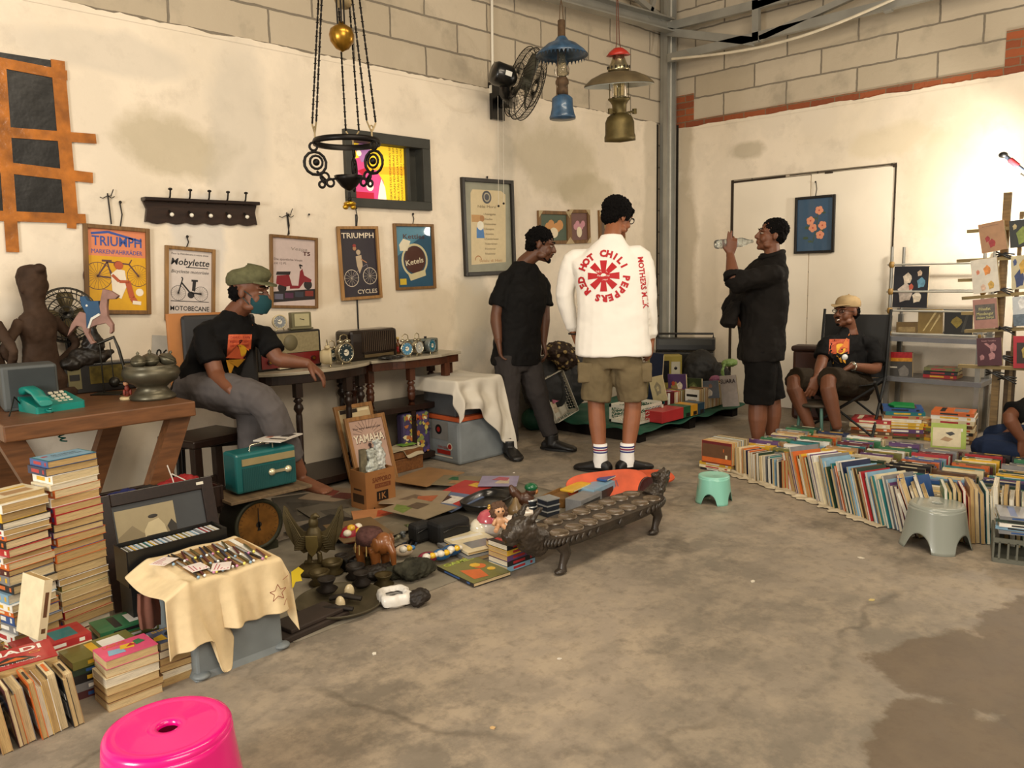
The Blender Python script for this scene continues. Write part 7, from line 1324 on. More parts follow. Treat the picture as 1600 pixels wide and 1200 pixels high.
for i, (c, lb) in enumerate((('light blue', 'light blue comic volume at the bottom of the thick comic pile'), ('black', 'black comic volume second from the bottom of the comic pile'), ('purple', 'purple edged comic volume third from the bottom of the comic pile'), ('yellow', 'yellow and red comic volume second from the top of the comic pile'), ('black', 'black covered comic volume with red figures topping the comic pile'))):
    uni((800, 883), .17, .125, .024, c, lb, R(88), zc, deco='red'); zc += .0245
# doll, pots, cow, gourd, tins
O = G(795, 862); Dx = (R0*.9+F0*.3).normalized(); t = thing('doll', 'small sitting doll with grey-brown hair beside the pink pot', 'doll', mx=basis(V((O.x, O.y+.06, .10)), Dx, ZU.cross(Dx), ZU)); sk = mat('#c99a72', .4, coat=.3)
m = M().use(sk); m.ell((0, 0, .035), (.03, .025, .032)).ell((0, -.002, .088), (.03, .028, .03)); m.tube([(.02, -.01, .05), (.04, -.03, .03)], .009, 8).tube([(-.02, -.01, .05), (-.04, -.03, .03)], .009, 8).tube([(.015, -.02, .015), (.03, -.06, .008)], .012, 8).tube([(-.015, -.02, .015), (-.035, -.055, .008)], .012, 8); m.ell((0, -.03, .084), .004); remesh(m.build('doll_body', t), .0035, 1)
for s_ in (-1, 1): M().use(EYEB).ell((s_*.011, -.028, .092), .0045, 8, 6).build('eye', t)
remesh(M().use(mat('#5c4536', .8)).ell((0, .008, .10), (.038, .032, .032)).ell((-.03, 0, .08), (.014, .02, .025)).ell((.03, 0, .08), (.014, .02, .025)).build('hair', t), .004, 1, .02, .012)
uni((795, 868), .16, .13, .035, 'tan', 'tan book under the sitting doll', R(60), 0); uni((790, 868), .15, .12, .03, 'maroon', 'maroon book between the doll and the tan book', R(66), .037)
O = G(792, 846); t = thing('pink_pot', 'pink and white porcelain pot with gold knob on its lid', 'pot', (O.x, O.y+.12, .004)); M().use(mat('#cfc6be', .15, coat=.5)).lathe([(0, 0), (.045, 0), (.06, .03), (.062, .06), (.06, .08), (0, .08)], n=28).build('pot_body', t); M().use(mat('#c25a66', .15, coat=.6)).lathe([(.064, .08), (.062, .095), (.045, .12), (.02, .132), (0, .135)], n=28).build('lid', t); M().use(mat('#c9a04a', .3, .6)).ell((0, 0, .14), .011).ell((0, 0, .152), .008).build('lid_knob', t)
O = G(762, 842); t = thing('white_teapot', 'round white teapot with yellow flowers left of the doll', 'teapot', (O.x, O.y+.05, .004)); M().use(mat('#ddd6c2', .12, coat=.6)).lathe([(0, 0), (.03, 0), (.052, .02), (.058, .045), (.05, .07), (.03, .085), (0, .09)], n=28).build('pot_body', t); m = M().use(mat('#c9a428', .4))
for dx, z in ((-.015, .06), (.012, .05), (.0, .072)): m.ell((dx, -.052+abs(z-.045)*.5, z), (.01, .004, .007))
m.build('painted_flowers', t); M().use(mat('#ddd6c2', .12, coat=.6)).ell((0, 0, .095), .01).build('lid_knob', t)
O = G(843, 842); t = thing('cow_figurine', 'white porcelain horse-head figurine with pink patches behind the carved dragon', 'figurine', (O.x-.04, O.y+.18, .004), R(-45)); m = M().use(mat('#d9cfc2', .15, coat=.5)); m.ell((0, 0, .05), (.07, .035, .04)).tube([(.05, 0, .06), (.09, 0, .10), (.13, 0, .10)], [.03, .024, .014], 10).ell((.10, 0, .122), (.01, .02, .01)); [m.tube([(x, y, .03), (x, y, 0)], .01, 8) for x in (-.04, .04) for y in (-.02, .02)]; remesh(m.build('figurine_body', t), .004, 1); M().use(mat('#b87878', .2, coat=.5)).ell((.138, 0, .097), (.008, .008, .007)).ell((.02, -.03, .065), (.014, .008, .012)).build('pink_patch', t)
O = G(822, 800); t = thing('doll_head_ornament', 'brown bird ornament with a green-capped head behind the pink pot', 'ornament', (O.x, O.y, .004), R(-40)); m = M().use(mat('#4a2c1a', .4, var=.3, coat=.2)); m.ell((0, 0, .06), (.05, .035, .05)).tube([(-.03, 0, .07), (-.07, 0, .12), (-.085, 0, .15)], [.03, .025, .01], 10).ell((.03, 0, .115), (.032, .03, .03)); remesh(m.build('ornament_body', t), .004, 1); M().use(mat('#0f5c36', .3, coat=.4)).ell((.03, 0, .135), (.037, .035, .024)).build('green_cap', t); M().use(mat('#a8703e', .4)).ell((.055, 0, .11), (.014, .02, .016)).build('face', t)
O = G(806, 806); tag(put(M().use(mat('#77603c', .4, var=.3, coat=.2)).lathe([(0, 0), (.03, .0), (.045, .02), (.04, .05), (.02, .075), (.012, .10), (0, .11)], n=24).build('gourd'), (O.x-.02, O.y-.02, .004)), 'olive brown gourd bottle between the green-capped bird and pink pot', 'gourd')
for i, (px, r_, n_, c_, lb) in enumerate((((830, 800), .034, 2, '#2c3138', 'pair of small round dark tins stacked behind the square ones'), ((857, 805), .0, 3, '#2a2f3a', 'three square white-lidded tins stacked left of the blue books'), ((836, 825), .034, 1, '#7d704c', 'single olive round tin in front of the stacked tins'))):
    O = G(*px); t = thing('tin_stack', lb, 'tins', (O.x, O.y, .004), R(-8)); 
    for k in range(n_):
        b = M().use(mat(c_, .3, .3))
        if r_: b.lathe([(0, k*.036), (r_, k*.036), (r_, k*.036+.03), (0, k*.036+.03)], n=24)
        else: b.box((0, 0, k*.032+.013), (.085, .085, .024))
        bo_ = b.build('tin', t, bevel=.003); l_ = M().use(mat('#b5b8b8', .25, .5))
        if r_: l_.lathe([(r_*1.04, k*.036+.028), (r_*1.04, k*.036+.034), (0, k*.036+.035)], n=24)
        else: l_.box((0, 0, k*.032+.028), (.09, .09, .006))
        l_.build('tin_lid', bo_)
O = G(878, 785); t = thing('wooden_tea_box', 'low brown wooden box with open top behind the tins', 'box', (O.x, O.y, .004), R(10)); m = M().use(oak)
for c, d in (((0, -.07, .025), (.2, .008, .05)), ((0, .07, .025), (.2, .008, .05)), ((-.1, 0, .025), (.008, .14, .05)), ((.1, 0, .025), (.008, .14, .05)), ((0, 0, .02), (.2, .14, .02))): m.box(c, d)
m.build('box_body', t)
for px, c, sz, lb, z in (((925, 800), 'grey', (.22, .10, .09), 'grey slotted box standing left of the carved board', 0), ((912, 790), 'yellow', (.2, .08, .012), 'yellow and pale cover book lying on the grey box', .095), ((945, 785), 'light blue', (.24, .10, .10), 'light blue box file behind the carved board', 0), ((965, 775), 'blue', (.2, .06, .012), 'blue book lying on the light blue box file', .105)):
    O = G(*px); z_ = z; t = thing('box_file' if sz[2] > .05 else 'book', lb, 'box' if sz[2] > .05 else 'book', (O.x-.02, O.y+.04, .004+z_), R(8)); M().use(cov(c)).box((0, 0, sz[2]/2), sz).build('outer_cover', t, bevel=.002); M().use(cov('black' if sz[2] > .05 else 'cream')).box((0, -sz[1]/2-.0006, sz[2]/2), (sz[0]*.8, .001, sz[2]*.5)).build('edge_panel', t)
# orange skateboards
org = mat('#c2502c', .5, var=.25, scale=8)
for (x, y, rz, lb, lean_) in ((950, 778, -26, 'worn orange skateboard deck lying on its edge behind the carved board', .9), (990, 762, -30, 'brighter orange skateboard deck lying behind the worn one near the white socks', .25)):
    O = G(x, y); t = thing('skateboard_deck', lb, 'skateboard', mx=Matrix.Translation((O.x, O.y, .075 if lean_ > .5 else .05)) @ Euler((R(48 if lean_ > .5 else 14), 0, R(rz))).to_matrix().to_4x4())
    m = M().use(org); pts = [(.26*(1 if abs(cos(a)) < .0 else 1)*math.copysign(abs(cos(a))**.6, cos(a)), .09*math.copysign(abs(sin(a))**.7, sin(a))) for a in [i*PI/18 for i in range(36)]]; m.prism(pts, 0, .012); m.build('deck', t, bevel=.003); k = M().use(mat('#7a4a5a', .6))
    for i in range(6): k.rect(-.03+.016*i, -.02, -.022+.016*i, .02, .0128)
    k.build('deck_print', t)
t = thing('red_cushion_board', 'dark red wooden panel leaning at the far end of the carved board', 'board', (-3.50, -2.22, .0), R(-35)); m = M().use(mat('#3e1510', .35, coat=.3)); m.at((0, 0, .10), (R(80), 0, 0)).prism([(.06*cos(a), .095*sin(a)) for a in [i*PI/12 for i in range(24)]], -.01, .01).build('panel', t, bevel=.003)
# the carved congklak board with dragon head
t = thing('congklak_board', 'long carved dark wooden game board with dragon head and four legs', 'game board', (-4.10, -2.35, 0)); cw_ = mat('#2e251c', .45, var=.4, scale=16, bump=.5, coat=.2)
top = [(.45*math.copysign(abs(cos(a))**.45, cos(a)), .13*math.copysign(abs(sin(a))**.6, sin(a))) for a in [i*PI/20 for i in range(40)]]
m = M().use(cw_); m.loft([[V((x*k, y*k2, z)) for x, y in top] for z, k, k2 in ((.10, .90, .72), (.12, .96, .9), (.145, 1, 1), (.165, 1, 1))], smooth=False)
for i in range(60): a_ = 2*PI*i/60; x = .452*math.copysign(abs(cos(a_))**.45, cos(a_)); y = .132*math.copysign(abs(sin(a_))**.6, sin(a_)); m.ell((x, y, .145), (.012, .007, .018), 6, 5, rot=(0, .5, 0))
m.build('board_body', t); pit = mat('#5a4c3c', .25, var=.3, scale=12, coat=.5)
for r_ in (-1, 1):
    for i in range(8): m = M().use(pit); m.lathe([(.046, .1655), (.044, .173), (.039, .171), (.027, .168), (0, .1663)], (-.35+.1*i, r_*.062, 0), 18); m.build('pit', t)
for x in (-.37, .33):
    for y in (-.09, .09): m = M().use(cw_); m.tube([(x, y, .13), (x+.015, y*1.15, .085), (x-.008, y*1.15, .04), (x-.012, y*1.15, .012)], [.035, .024, .017, .022], 10).ell((x-.022, y*1.15, .014), (.034, .022, .015)); m.build('leg', t)
m = M().use(cw_); m.at((-.44, 0, .14), (0, 0, 0), (1.22, 1.22, 1.25)); m.T = m.T @ Matrix.Translation((.44, 0, -.14)); m.tube([(-.42, 0, .13), (-.48, 0, .16), (-.50, 0, .2)], [.055, .05, .05], 12).ell((-.515, 0, .205), (.058, .044, .04)).ell((-.565, 0, .19), (.035, .03, .024)).ell((-.56, 0, .165), (.028, .024, .01)).ell((-.51, .03, .235), (.014, .01, .016)).ell((-.51, -.03, .235), (.014, .01, .016)).tube([(-.49, .03, .23), (-.45, .035, .265), (-.43, .03, .26)], [.014, .009, .003], 6).tube([(-.49, -.03, .23), (-.45, -.035, .265), (-.43, -.03, .26)], [.014, .009, .003], 6); remesh(m.build('dragon_head', t), .005, 1, .012, .015)
m = M().use(cw_); m.tube([(.42, 0, .14), (.5, 0, .18), (.53, 0, .24), (.56, 0, .27)], [.05, .04, .035, .012], 10).tube([(.5, 0, .2), (.47, 0, .25), (.44, 0, .265)], [.025, .02, .006], 8).tube([(.53, 0, .2), (.58, 0, .22), (.60, .0, .25)], [.025, .018, .006], 8); remesh(m.build('dragon_tail', t), .005, 1, .015, .015)
# ================================================================ plastic stools
def stool(lab, loc, rt, rb, h, hexc, hole=True, grp=None, rz=0, ridges=True):
    t = thing('plastic_stool', lab, 'stool', loc, rz, grp); mt = mat(hexc, .25, var=0, coat=.4); m = M().use(mt); n = 96; rings = []
    prof = [(0, 0), (.12, .02), (.35, .12), (.6, .35), (.85, .7), (1, 1)]
    K = 14
    for k in range(K+1):
        u = k/K; ring_ = []
        for i in range(n):
            a = 2*PI*i/n; c4 = abs(((a*4/(2*PI)) % 1)-.5)*2      # 0 mid-arch .. 1 leg
            arch = .40*h*math.sqrt(max(0, 1-((1-c4)/.0001 if 0 else (c4/.55))**2)) if c4 < .55 else 0
            z = arch+(h*.93-arch)*u; f = z/h; leg = max(0, c4-.4)/.6
            r = rb+(rt-rb)*min(1, f/.93)**.75+rb*.05*leg*(1-f)**1.2+.0*leg
            ring_.append(V((r*cos(a), r*sin(a), z)))
        rings.append(ring_)
    vs = [p for r in rings for p in r]; fs = []
    for k in range(K):
        for i in range(n): j = (i+1) % n; fs.append((k*n+i, k*n+j, (k+1)*n+j, (k+1)*n+i))
    m.add(vs, fs, True); o = m.build('skirt', t); sd_ = o.modifiers.new('t', 'SOLIDIFY'); sd_.thickness = .003; sd_.offset = -1
    hr_ = rt*.17 if hole else .001; pr_l = [(rt*1.0, h*.92), (rt*1.0, h*.95), (rt*.97, h*.985), (rt*.9, h), (rt*.8, h*.992)]
    if ridges:
        for k in range(9): r_ = rt*(.74-.055*k); pr_l += [(r_+.0035, h*.990), (r_, h*.994)]
    pr_l += [(hr_+.006, h*.99), (hr_, h*.985), (hr_, h*.95), (hr_*.98, h*.94)]
    vs = []; fs = []; N_ = 64
    for r_, z in pr_l: vs += [V((r_*cos(2*PI*i/N_), r_*sin(2*PI*i/N_), z)) for i in range(N_)]
    for k in range(len(pr_l)-1):
        for i in range(N_): j = (i+1) % N_; fs.append((k*N_+i, k*N_+j, (k+1)*N_+j, (k+1)*N_+i))
    M().use(mt).add(vs, fs, True).build('stool_top', t); return t
p = G(262, 1133, .25); stool('bright pink plastic stool with a round hole cut by the bottom photo edge', (p.x, p.y, 0), .145, .175, .25, '#e2047c')
p = G(1461, 852); stool('grey plastic stool standing before the book rows on the right', (p.x, p.y, 0), .118, .150, .205, '#8a8f86', rz=R(30))
p = G(1115, 783); stool('mint green low plastic stool beside the orange book set', (p.x, p.y, 0), .087, .103, .155, '#84c4b2', hole=False, rz=R(60), ridges=False)
# ================================================================ book field on the right
rnd = random.Random(77); keys = list(PAL)
KW = ['white', 'cream', 'tan', 'grey', 'blue', 'navy', 'brown', 'red', 'maroon', 'dark red', 'olive', 'black', 'teal', 'yellow', 'green', 'orange', 'white', 'cream', 'light blue', 'grey', 'dark green', 'purple']
line = [V((-2.50, -2.20, 0)), V((-2.66, -2.62, 0)), V((-2.86, -3.05, 0)), V((-3.02, -3.42, 0)), V((-2.90, -3.72, 0)), V((-2.84, -4.02, 0))]
seg = 0; p = line[0].copy(); idx = 0; front = []; acc = 0
tot = sum((line[i+1]-line[i]).length for i in range(len(line)-1))
def at_s(s):
    for i in range(len(line)-1):
        d = (line[i+1]-line[i]); L_ = d.length
        if s <= L_ or i == len(line)-2: return line[i]+d*(s/L_), d.normalized()
        s -= L_
s = 0
while s < tot-.05:
    P, d = at_s(s); T_ = rnd.uniform(.010, .020) if s > .5 else rnd.uniform(.016, .026); H_ = rnd.uniform(.22, .28) if s > .45 else rnd.uniform(.165, .18)
    W_ = .20 if s > .45 else .125; lean = R(rnd.uniform(18.5, 20)) if .45 < s < 1.45 else R(rnd.uniform(4, 5)); col = rnd.choice(KW)
    out = V((d.y, -d.x, 0)); 
    if out.x > 0: out = -out
    up = (Z3*cos(lean)-d*sin(lean)).normalized(); zc_ = out.cross(up)      # thickness axis
    q = P-out*(W_/2)+up*(H_/2)+V((0, 0, .002+T_*sin(lean)))+out*rnd.uniform(-.012, .012)
    if zc_.dot(d) < 0: q = q+d*T_*0
    front.append((BM(q, out, up, zc_), H_, W_, T_, col)); s += T_/cos(lean)+.0035
for i, (mx, H_, W_, T_, col) in enumerate(front):
    k = i+1; lb = f'{col} magazine leaning with pages outward, {ordn(k)} from the left in the front row' if H_ > .2 else f'{col} paperback standing in the front row, {ordn(k)} right of the orange set'
    place_book(mx, H_, W_, T_, col, lb, 'books leaning in the front row on the right', pg=CREAM[rnd.randrange(6)] if rnd.random() < .6 else pages('#dcd6c6'))
# white cloth under the front row
def uc(u, v):
    P, d = at_s(u*1.15); out = V((d.y, -d.x, 0)); 
    if out.x > 0: out = -out
    n_ = noise.noise(V((u*28, v*3, 1))); n2 = noise.noise(V((u*60, v*7, 5)))
    return P+out*(-.06+(.11+.05*n_)*v)-d*(.12*(1-u)**4)+V((0, 0, .005+.10*v*(1-v)*max(0, .35+n_)*(1.1-u)+.012*abs(n2)*v))
tag(cloth(uc, 130, 12, mat('#b8ab92', .9, var=.08), 'ground_cloth', th=.003), 'crumpled off-white cloth edge sticking out under the front row of books', 'cloth')
# orange set standing on flat books
zf = stack(-2.40, -2.04, 0, 3, ['black', 'cream', 'yellow'], 'of the flat books under the orange set', 'flat books under the orange set', (.23, .20), (.014, .020), seed=61, spine='left', jit=.002)
xx = -2.52
for i, (c, T_) in enumerate((('orange', .03), ('yellow', .03), ('brown', .03), ('navy', .028), ('light blue', .03), ('olive', .02), ('grey', .026), ('black', .02))):
    def ex(m, L_, W_, T_):
        e = .001; m.use(cov('dark red')).box((0, 0, -e/2), (W_*.98, L_*.98, e)); m.use(cov('brown')).box((.01, 0, -e-.0003), (W_*.6, L_*.96, .0004)); m.use(cov('orange')).box((-W_*.34, 0, -e-.0003), (W_*.22, L_*.96, .0004)).box((.02, .05, -e-.0007), (.02, .006, .0004)); m.use(cov('cream')).box((-.02, .07, -e-.0007), (.025, .014, .0004))
    place_book(basis(V((xx, -2.06, zf+.075)), Z3, -Y3 if 0 else Y3*-1, Z3.cross(-Y3)), .215, .145, T_, c, f'{c} book of the set on flat books, {ordn(i+1)} from the front near mint stool', 'orange book set on flat books', extra=ex if i == 0 else None, detail=0 if i == 0 else 1); xx += T_+.001
# the field: spines up, columns
def linex(y):
    for a, b in zip(line[:-1], line[1:]):
        if b.y <= y <= a.y: return a.x+(b.x-a.x)*(y-a.y)/(b.y-a.y)
    return line[0].x if y > line[0].y else line[-1].x
cols_y = [-2.20, -2.43, -2.66, -2.90, -3.14, -3.38, -3.62]; nf = 0
for ci, yc in enumerate(cols_y):
    x = linex(yc)+.235 if ci else -2.28; k = 0; xe = -1.55 if ci < 2 else -1.62
    while x < xe:
        T_ = rnd.uniform(.026, .046); L_ = rnd.uniform(.17, .22); H_ = rnd.uniform(.13, .16); col = rnd.choice(KW); a = R(rnd.uniform(-3, 3)+10); k += 1
        ln = R(rnd.uniform(0, 2)); ay = V((sin(a), -cos(a), 0)); up = (Z3*cos(ln)+X3*sin(ln)).normalized()
        # spine (local -x) up, length along ay
        zx = (-up).cross(ay); 
        place_book(basis(V((x+T_/2, yc+rnd.uniform(-.012, .012), H_/2+.012)), -up, ay, zx), L_, H_, T_, col, f'{col} book spine up, {ordn(k)} from front in {ordn(ci+1)} field column', 'books packed spine up on the right', parts=False, deco=rnd.choice(['white', 'yellow', 'black', 'cream'])); nf += 1
        x += T_+.003
# piles at the back
for (px, z0_, n_, cl, wh, gr, LW, th_, a_, sd) in (((1362, 680), 0, 5, ['tan', 'brown', 'orange', 'cream', 'red'], 'of the leftmost pile behind the book field', 'piles behind the book field', (.26, .2), (.024, .03), 15, 71), ((1408, 682), 0, 9, ['olive', 'brown', 'purple', 'yellow', 'yellow', 'white', 'tan', 'teal', 'blue'], 'of the pile with the green folder on top', 'piles behind the book field', (.25, .19), (.02, .03), 25, 72), ((1448, 684), 0, 6, ['yellow', 'tan', 'brown', 'olive', 'yellow', 'tan'], 'of the yellowish pile left of the orange book', 'piles behind the book field', (.22, .17), (.02, .028), -10, 73), ((1488, 688), 0, 8, ['brown', 'tan', 'black', 'cream', 'brown', 'cream', 'white', 'orange'], 'of the pile under the orange book', 'piles behind the book field', (.25, .20), (.024, .032), 10, 74)):
    P = G(*px); zt = stack(P.x, P.y, z0_, n_, cl, wh, gr, (LW[0]*1.12, LW[1]*1.12), th_, ang=R(a_), seed=sd, spine='left', jit=.008, kind_='book')
    if sd == 72: m = M().use(mat('#0f7a3a', .4)).prism([(-.1, -.08), (.1, -.08), (.12, .06), (0, .1), (-.08, .06)], 0, .014); tag(put(m.build('green_folder', bevel=.003), (P.x, P.y, zt+.001), R(20)), 'bright green folder on top of a pile under the metal shelf', 'folder')
mx, w = leaner((1452, 702), (1510, 706), .20, R(14), .03); t = place_book(mx @ Matrix.Rotation(0, 4, 'Z'), .17, w*.95, .02, 'lime', 'lime framed picture book standing open faced before the orange topped pile', None, extra=lambda m, L_, W_, T_: (m.use(cov('cream')).box((-.01, -.01, T_+.001), (W_*.8, L_*.75, .001)), m.use(cov('black')).poly([(-.02, .02), (.02, .03), (.04, .015), (.01, .0)], T_+.0025), m.use(cov('tan')).poly([(-.05, -.03), (.0, -.04), (.03, -.02), (-.02, -.005)], T_+.0025)))
# black crate with comics at the right front
P = V((-2.98, -3.86, 0)); t = thing('open_crate', 'grey plastic crate of comics at the right photo edge', 'crate', (P.x, P.y, 0), R(15)); m = M().use(mat('#5e5f55', .5))
for c, d in (((0, -.12, .06), (.24, .008, .12)), ((0, .12, .06), (.24, .008, .12)), ((-.12, 0, .1), (.008, .24, .02)), ((-.12, 0, .01), (.008, .24, .02)), ((.12, 0, .06), (.008, .24, .12)), ((0, 0, .006), (.24, .24, .01))): m.box(c, d)
for i in range(7): m.box((-.12, -.1+.033*i, .055), (.008, .008, .08))
m.build('crate_body', t)
for i, c in enumerate(('grey', 'light blue', 'white', 'dark green', 'grey')): place_book(BM(P+V((0, 0, .125+.016*i)), *rotz(R(15+4*(-1)**i)), Z3), .22, .19, .015, c, f'{c} comic, {ordn(5-i)} from the top on the plastic crate' if i < 4 else 'grey topmost comic on the plastic crate', 'comics on the plastic crate')
# ================================================================ pallet with green sheet
t = thing('pallet', 'low dark wooden pallet in the room corner', 'pallet', (-1.36, -.66, 0)); pw_ = mat('#17110c', .8, var=.4)
for i in range(7): M().use(pw_).box((0, -.45+.15*i, .095), (1.5, .11, .022)).build('plank', t)
for x in (-.7, 0, .7): M().use(pw_).box((x, 0, .042), (.09, 1.0, .082)).build('bearer', t)
def gs(u, v):
    x = -.80+1.6*u; y = -.55+1.15*v; z = .112+.004*sin(u*30+v*9); 
    if y < -.50: z -= (-.50-y)*.35+.012*sin(u*23)
    if x < -.75: z -= (-.75-x)*.35+.01*sin(v*25)
    return V((x, y, max(.03, z)))
gsh = cloth(gs, 60, 40, mat('#0d4a36', .7, var=.15), 'green_sheet', th=.003); gsh.location = (-1.36, -.66, 0); tag(gsh, 'dark green sheet spread over the pallet in the corner', 'sheet')
PZ = .121
tag(put(M().use(mat('#0e4733', .6, var=.15)).ell((0, 0, .09), (.13, .10, .10)).build('green_sack'), (-2.2, -.17, 0)), 'dark green sack at the foot of the left wall behind the leaning man', 'sack')
def wcrate(lab, mx):
    t = thing('white_crate', lab, 'crate', mx=mx); mt = mat('#c4bfae', .5); L_, W_, H_ = .36, .26, .14
    for nm, c, d in (('front_side', (0, -W_/2, H_/2), (L_, 1)), ('back_side', (0, W_/2, H_/2), (L_, 1)), ('left_side', (-L_/2, 0, H_/2), (W_, 0)), ('right_side', (L_/2, 0, H_/2), (W_, 0))):
        m = M().use(mt); ln, ax_ = d
        def bx_2(a, z, w, h): m.box((c[0]+(a if ax_ else 0), c[1]+(0 if ax_ else a), z), (w if ax_ else .005, .005 if ax_ else w, h))
        bx_2(0, .01, ln, .02); bx_2(0, H_-.012, ln, .024); bx_2(-ln/2+.01, H_/2, .02, H_); bx_2(ln/2-.01, H_/2, .02, H_)
        k = int(ln/.022)
        for i in range(k):
            for j in range(4): m.box((c[0]+((-ln/2+.02+i*.022) if ax_ else 0), c[1]+(0 if ax_ else (-ln/2+.02+i*.022)), .03+j*.026), (.016 if ax_ else .004, .004 if ax_ else .016, .004), (0, .7*(-1)**(i+j), 0) if ax_ else (.7*(-1)**(i+j), 0, 0))
        m.build(nm, t)
    M().use(mt).box((0, 0, .004), (L_, W_, .006)).build('crate_base', t); return t
wcrate('white plastic lattice crate standing level behind the legs of the visitor in white', basis(V((-1.86, -.96, PZ)), X3, Y3, Z3))
_x = (ZU-R0*.38).normalized(); _z = (-F0*.75+R0*.55+ZU*.45); _z = (_z-_x*_z.dot(_x)).normalized(); CR = basis(PD(858, 622, 6.5), _x, _z.cross(_x), _z)
wcrate('white plastic lattice crate tipped up on its side left of the level one', CR)
for i, (dx, c, lb) in enumerate(((-.05, '#b8a58a', 'beige picture packet leaning inside the tipped white crate'), (.05, '#a8506a', 'pink picture card leaning inside the tipped white crate'), (.0, '#cdc6b4', 'white card at the top of the tipped white crate'))):
    o = M().use(mat(c, .5, var=.3, scale=30)).box((0, 0, 0), (.10, .13, .008)).build('picture_card'); o.matrix_world = CR @ Matrix.Translation(((-.08, 0, .12)[i], (.05, -.05, -.02)[i], .03+.01*i)); tag(o, lb, 'card', 'cards in the tipped white crate')
for i, (x, c, lb) in enumerate(((-1.60, '#a32428', 'long red box lying at the pallet front edge'), )):
    o = M().use(mat(c, .45, coat=.2)).box((0, 0, .045), (.30, .16, .09)).build('red_box', bevel=.003); put(o, (-1.72, -1.13, PZ)); tag(o, lb, 'box')
for i, (c, lb) in enumerate((('#1c5232', 'green book box at the pallet front, left of the yellow one'), ('#c08a1e', 'yellow book box at the pallet front between green and blue'), ('#1b3a4c', 'dark blue book box at the pallet front, right of the yellow one'))):
    t = thing('book_box', lb, 'box', (-1.515+.105*i, -1.13, PZ), 0, 'coloured book boxes on the pallet'); M().use(mat(c, .45, coat=.2)).box((0, 0, .045), (.10, .16, .09)).build('box_body', t, bevel=.002); M().use(blk).box((.01, -.081, .02), (.05, .002, .03)).build('black_label', t)
xx = -1.20
for i in range(24):
    T_ = rnd.uniform(.016, .03); c = rnd.choice(['cream', 'white', 'tan', 'brown', 'dark red', 'olive', 'orange', 'grey']); H_ = rnd.uniform(.17, .20)
    place_book(basis(V((xx+T_/2, -1.06, PZ+H_/2+.001)), -Y3, Z3, (-Y3).cross(Z3)), H_, .13, T_, c, f'{c} book upright on the pallet, {ordn(i+1)} from the left after the blue box', 'books standing in a row on the pallet', pg=CREAM[rnd.randrange(6)]); xx += T_+.001
xx = -1.30
for i in range(9):
    T_ = rnd.uniform(.02, .035); c = rnd.choice(['tan', 'cream', 'brown', 'olive', 'red', 'dark red'])
    place_book(basis(V((xx+T_/2, -.86, PZ+.09)), -Z3, -Y3, (-Z3).cross(-Y3)), .19, .13, T_, c, f'{c} book lying spine up behind the pallet row, {ordn(i+1)} from left', 'books behind the pallet row', parts=False); xx += T_+.002
def faced(name, lab, cat, cs, X, col, shapes=(), txt=None, th=.02, B=RWB, tilt=0, grp=None):
    """book or sleeve seen face-on: TL, TR, BR, BL pixels on the plane x = X (RWB) or y = X (LWB)"""
    P = [(PX(x, y, X) if B is RWB else PY(x, y, X)) for x, y in cs]; c = sum(P, V())/4; ux = ((P[1]-P[0])+(P[2]-P[3]))/2; w = ux.length; h = ((P[0]-P[3]).length+(P[1]-P[2]).length)/2; ux.normalize(); uy = B[2].cross(ux)
    t = thing(name, lab, cat, mx=basis(c, ux, uy, B[2]), group=grp); M().use(mat(col, .4, coat=.25, var=.1, scale=25)).box((0, 0, 0), (w, h, th)).build('cover', t, bevel=.001); M().use(pages()).box((w/2-.002, 0, -.001), (.006, h*.96, th*.7)).build('page_block', t)
    a = M(); z = th/2+.0006
    for i, (cc, pts) in enumerate(shapes): a.use(mat(cc, .4, coat=.2, var=.25, scale=50)).poly([(x*w, y*h) for x, y in pts], z+.0004*i)
    if txt:
        for i, (s_, cc, x, y, hh, ww) in enumerate(txt): a.use(mat(cc, .5, var=0)).text(s_, x*w, y*h, hh*h, z+.004+.0002*i, w=ww*w, bold=.02)
    if shapes or txt: a.build('cover_print', t)
    return t
sq = lambda x0, y0, x1, y1: [(x0, y0), (x1, y0), (x1, y1), (x0, y1)]
blobp = lambda x, y, r, n=9, s=1: [(x+r*cos(i*2*PI/n)*(1+.25*sin(i*s*2.3)), y+r*sin(i*2*PI/n)*(1+.2*cos(i*s*3.1))) for i in range(n)]
faced('greeting_card', 'cream card with a grey oval drawing standing on the pallet', 'card', [(1014, 590), (1034, 586), (1044, 625), (1021, 630)], -1.32, '#b7a77e', [('#8a7f66', blobp(0, 0, .25)), ('#b7a77e', blobp(0, 0, .1))], th=.006)
faced('picture_book', 'purple comic book with white figures standing upright on the pallet', 'book', [(1048, 583), (1076, 587), (1070, 619), (1042, 622)], -1.12, '#4c3560', [('#8a7a4a', blobp(-.1, -.1, .25)), ('#c9bfae', blobp(.15, 0, .16)), ('#a8402f', blobp(-.2, .1, .1))])
faced('picture_book', 'dark green book with a pale oval picture upright on the pallet', 'book', [(1072, 590), (1099, 592), (1095, 619), (1070, 618)], -1.08, '#2c3a20', [('#4f5c34', blobp(0, 0, .26)), ('#77804e', blobp(.05, .05, .1))])
faced('picture_book', 'grey-blue magazine with a white figure upright on the pallet', 'magazine', [(1100, 596), (1124, 594), (1123, 622), (1097, 622)], -1.05, '#5c6470', [('#c4bdb2', blobp(-.1, -.2, .2)), ('#8a6a5c', blobp(0, .2, .12))], th=.008)
faced('magazine', 'magazine with the title SUARA behind the orange-brown box', 'magazine', [(1127, 587), (1152, 586), (1153, 634), (1127, 636)], -1.0, '#b0a7a2', [], [('SUARA', '#2a1c1c', 0, .25, .14, .9)], th=.008)
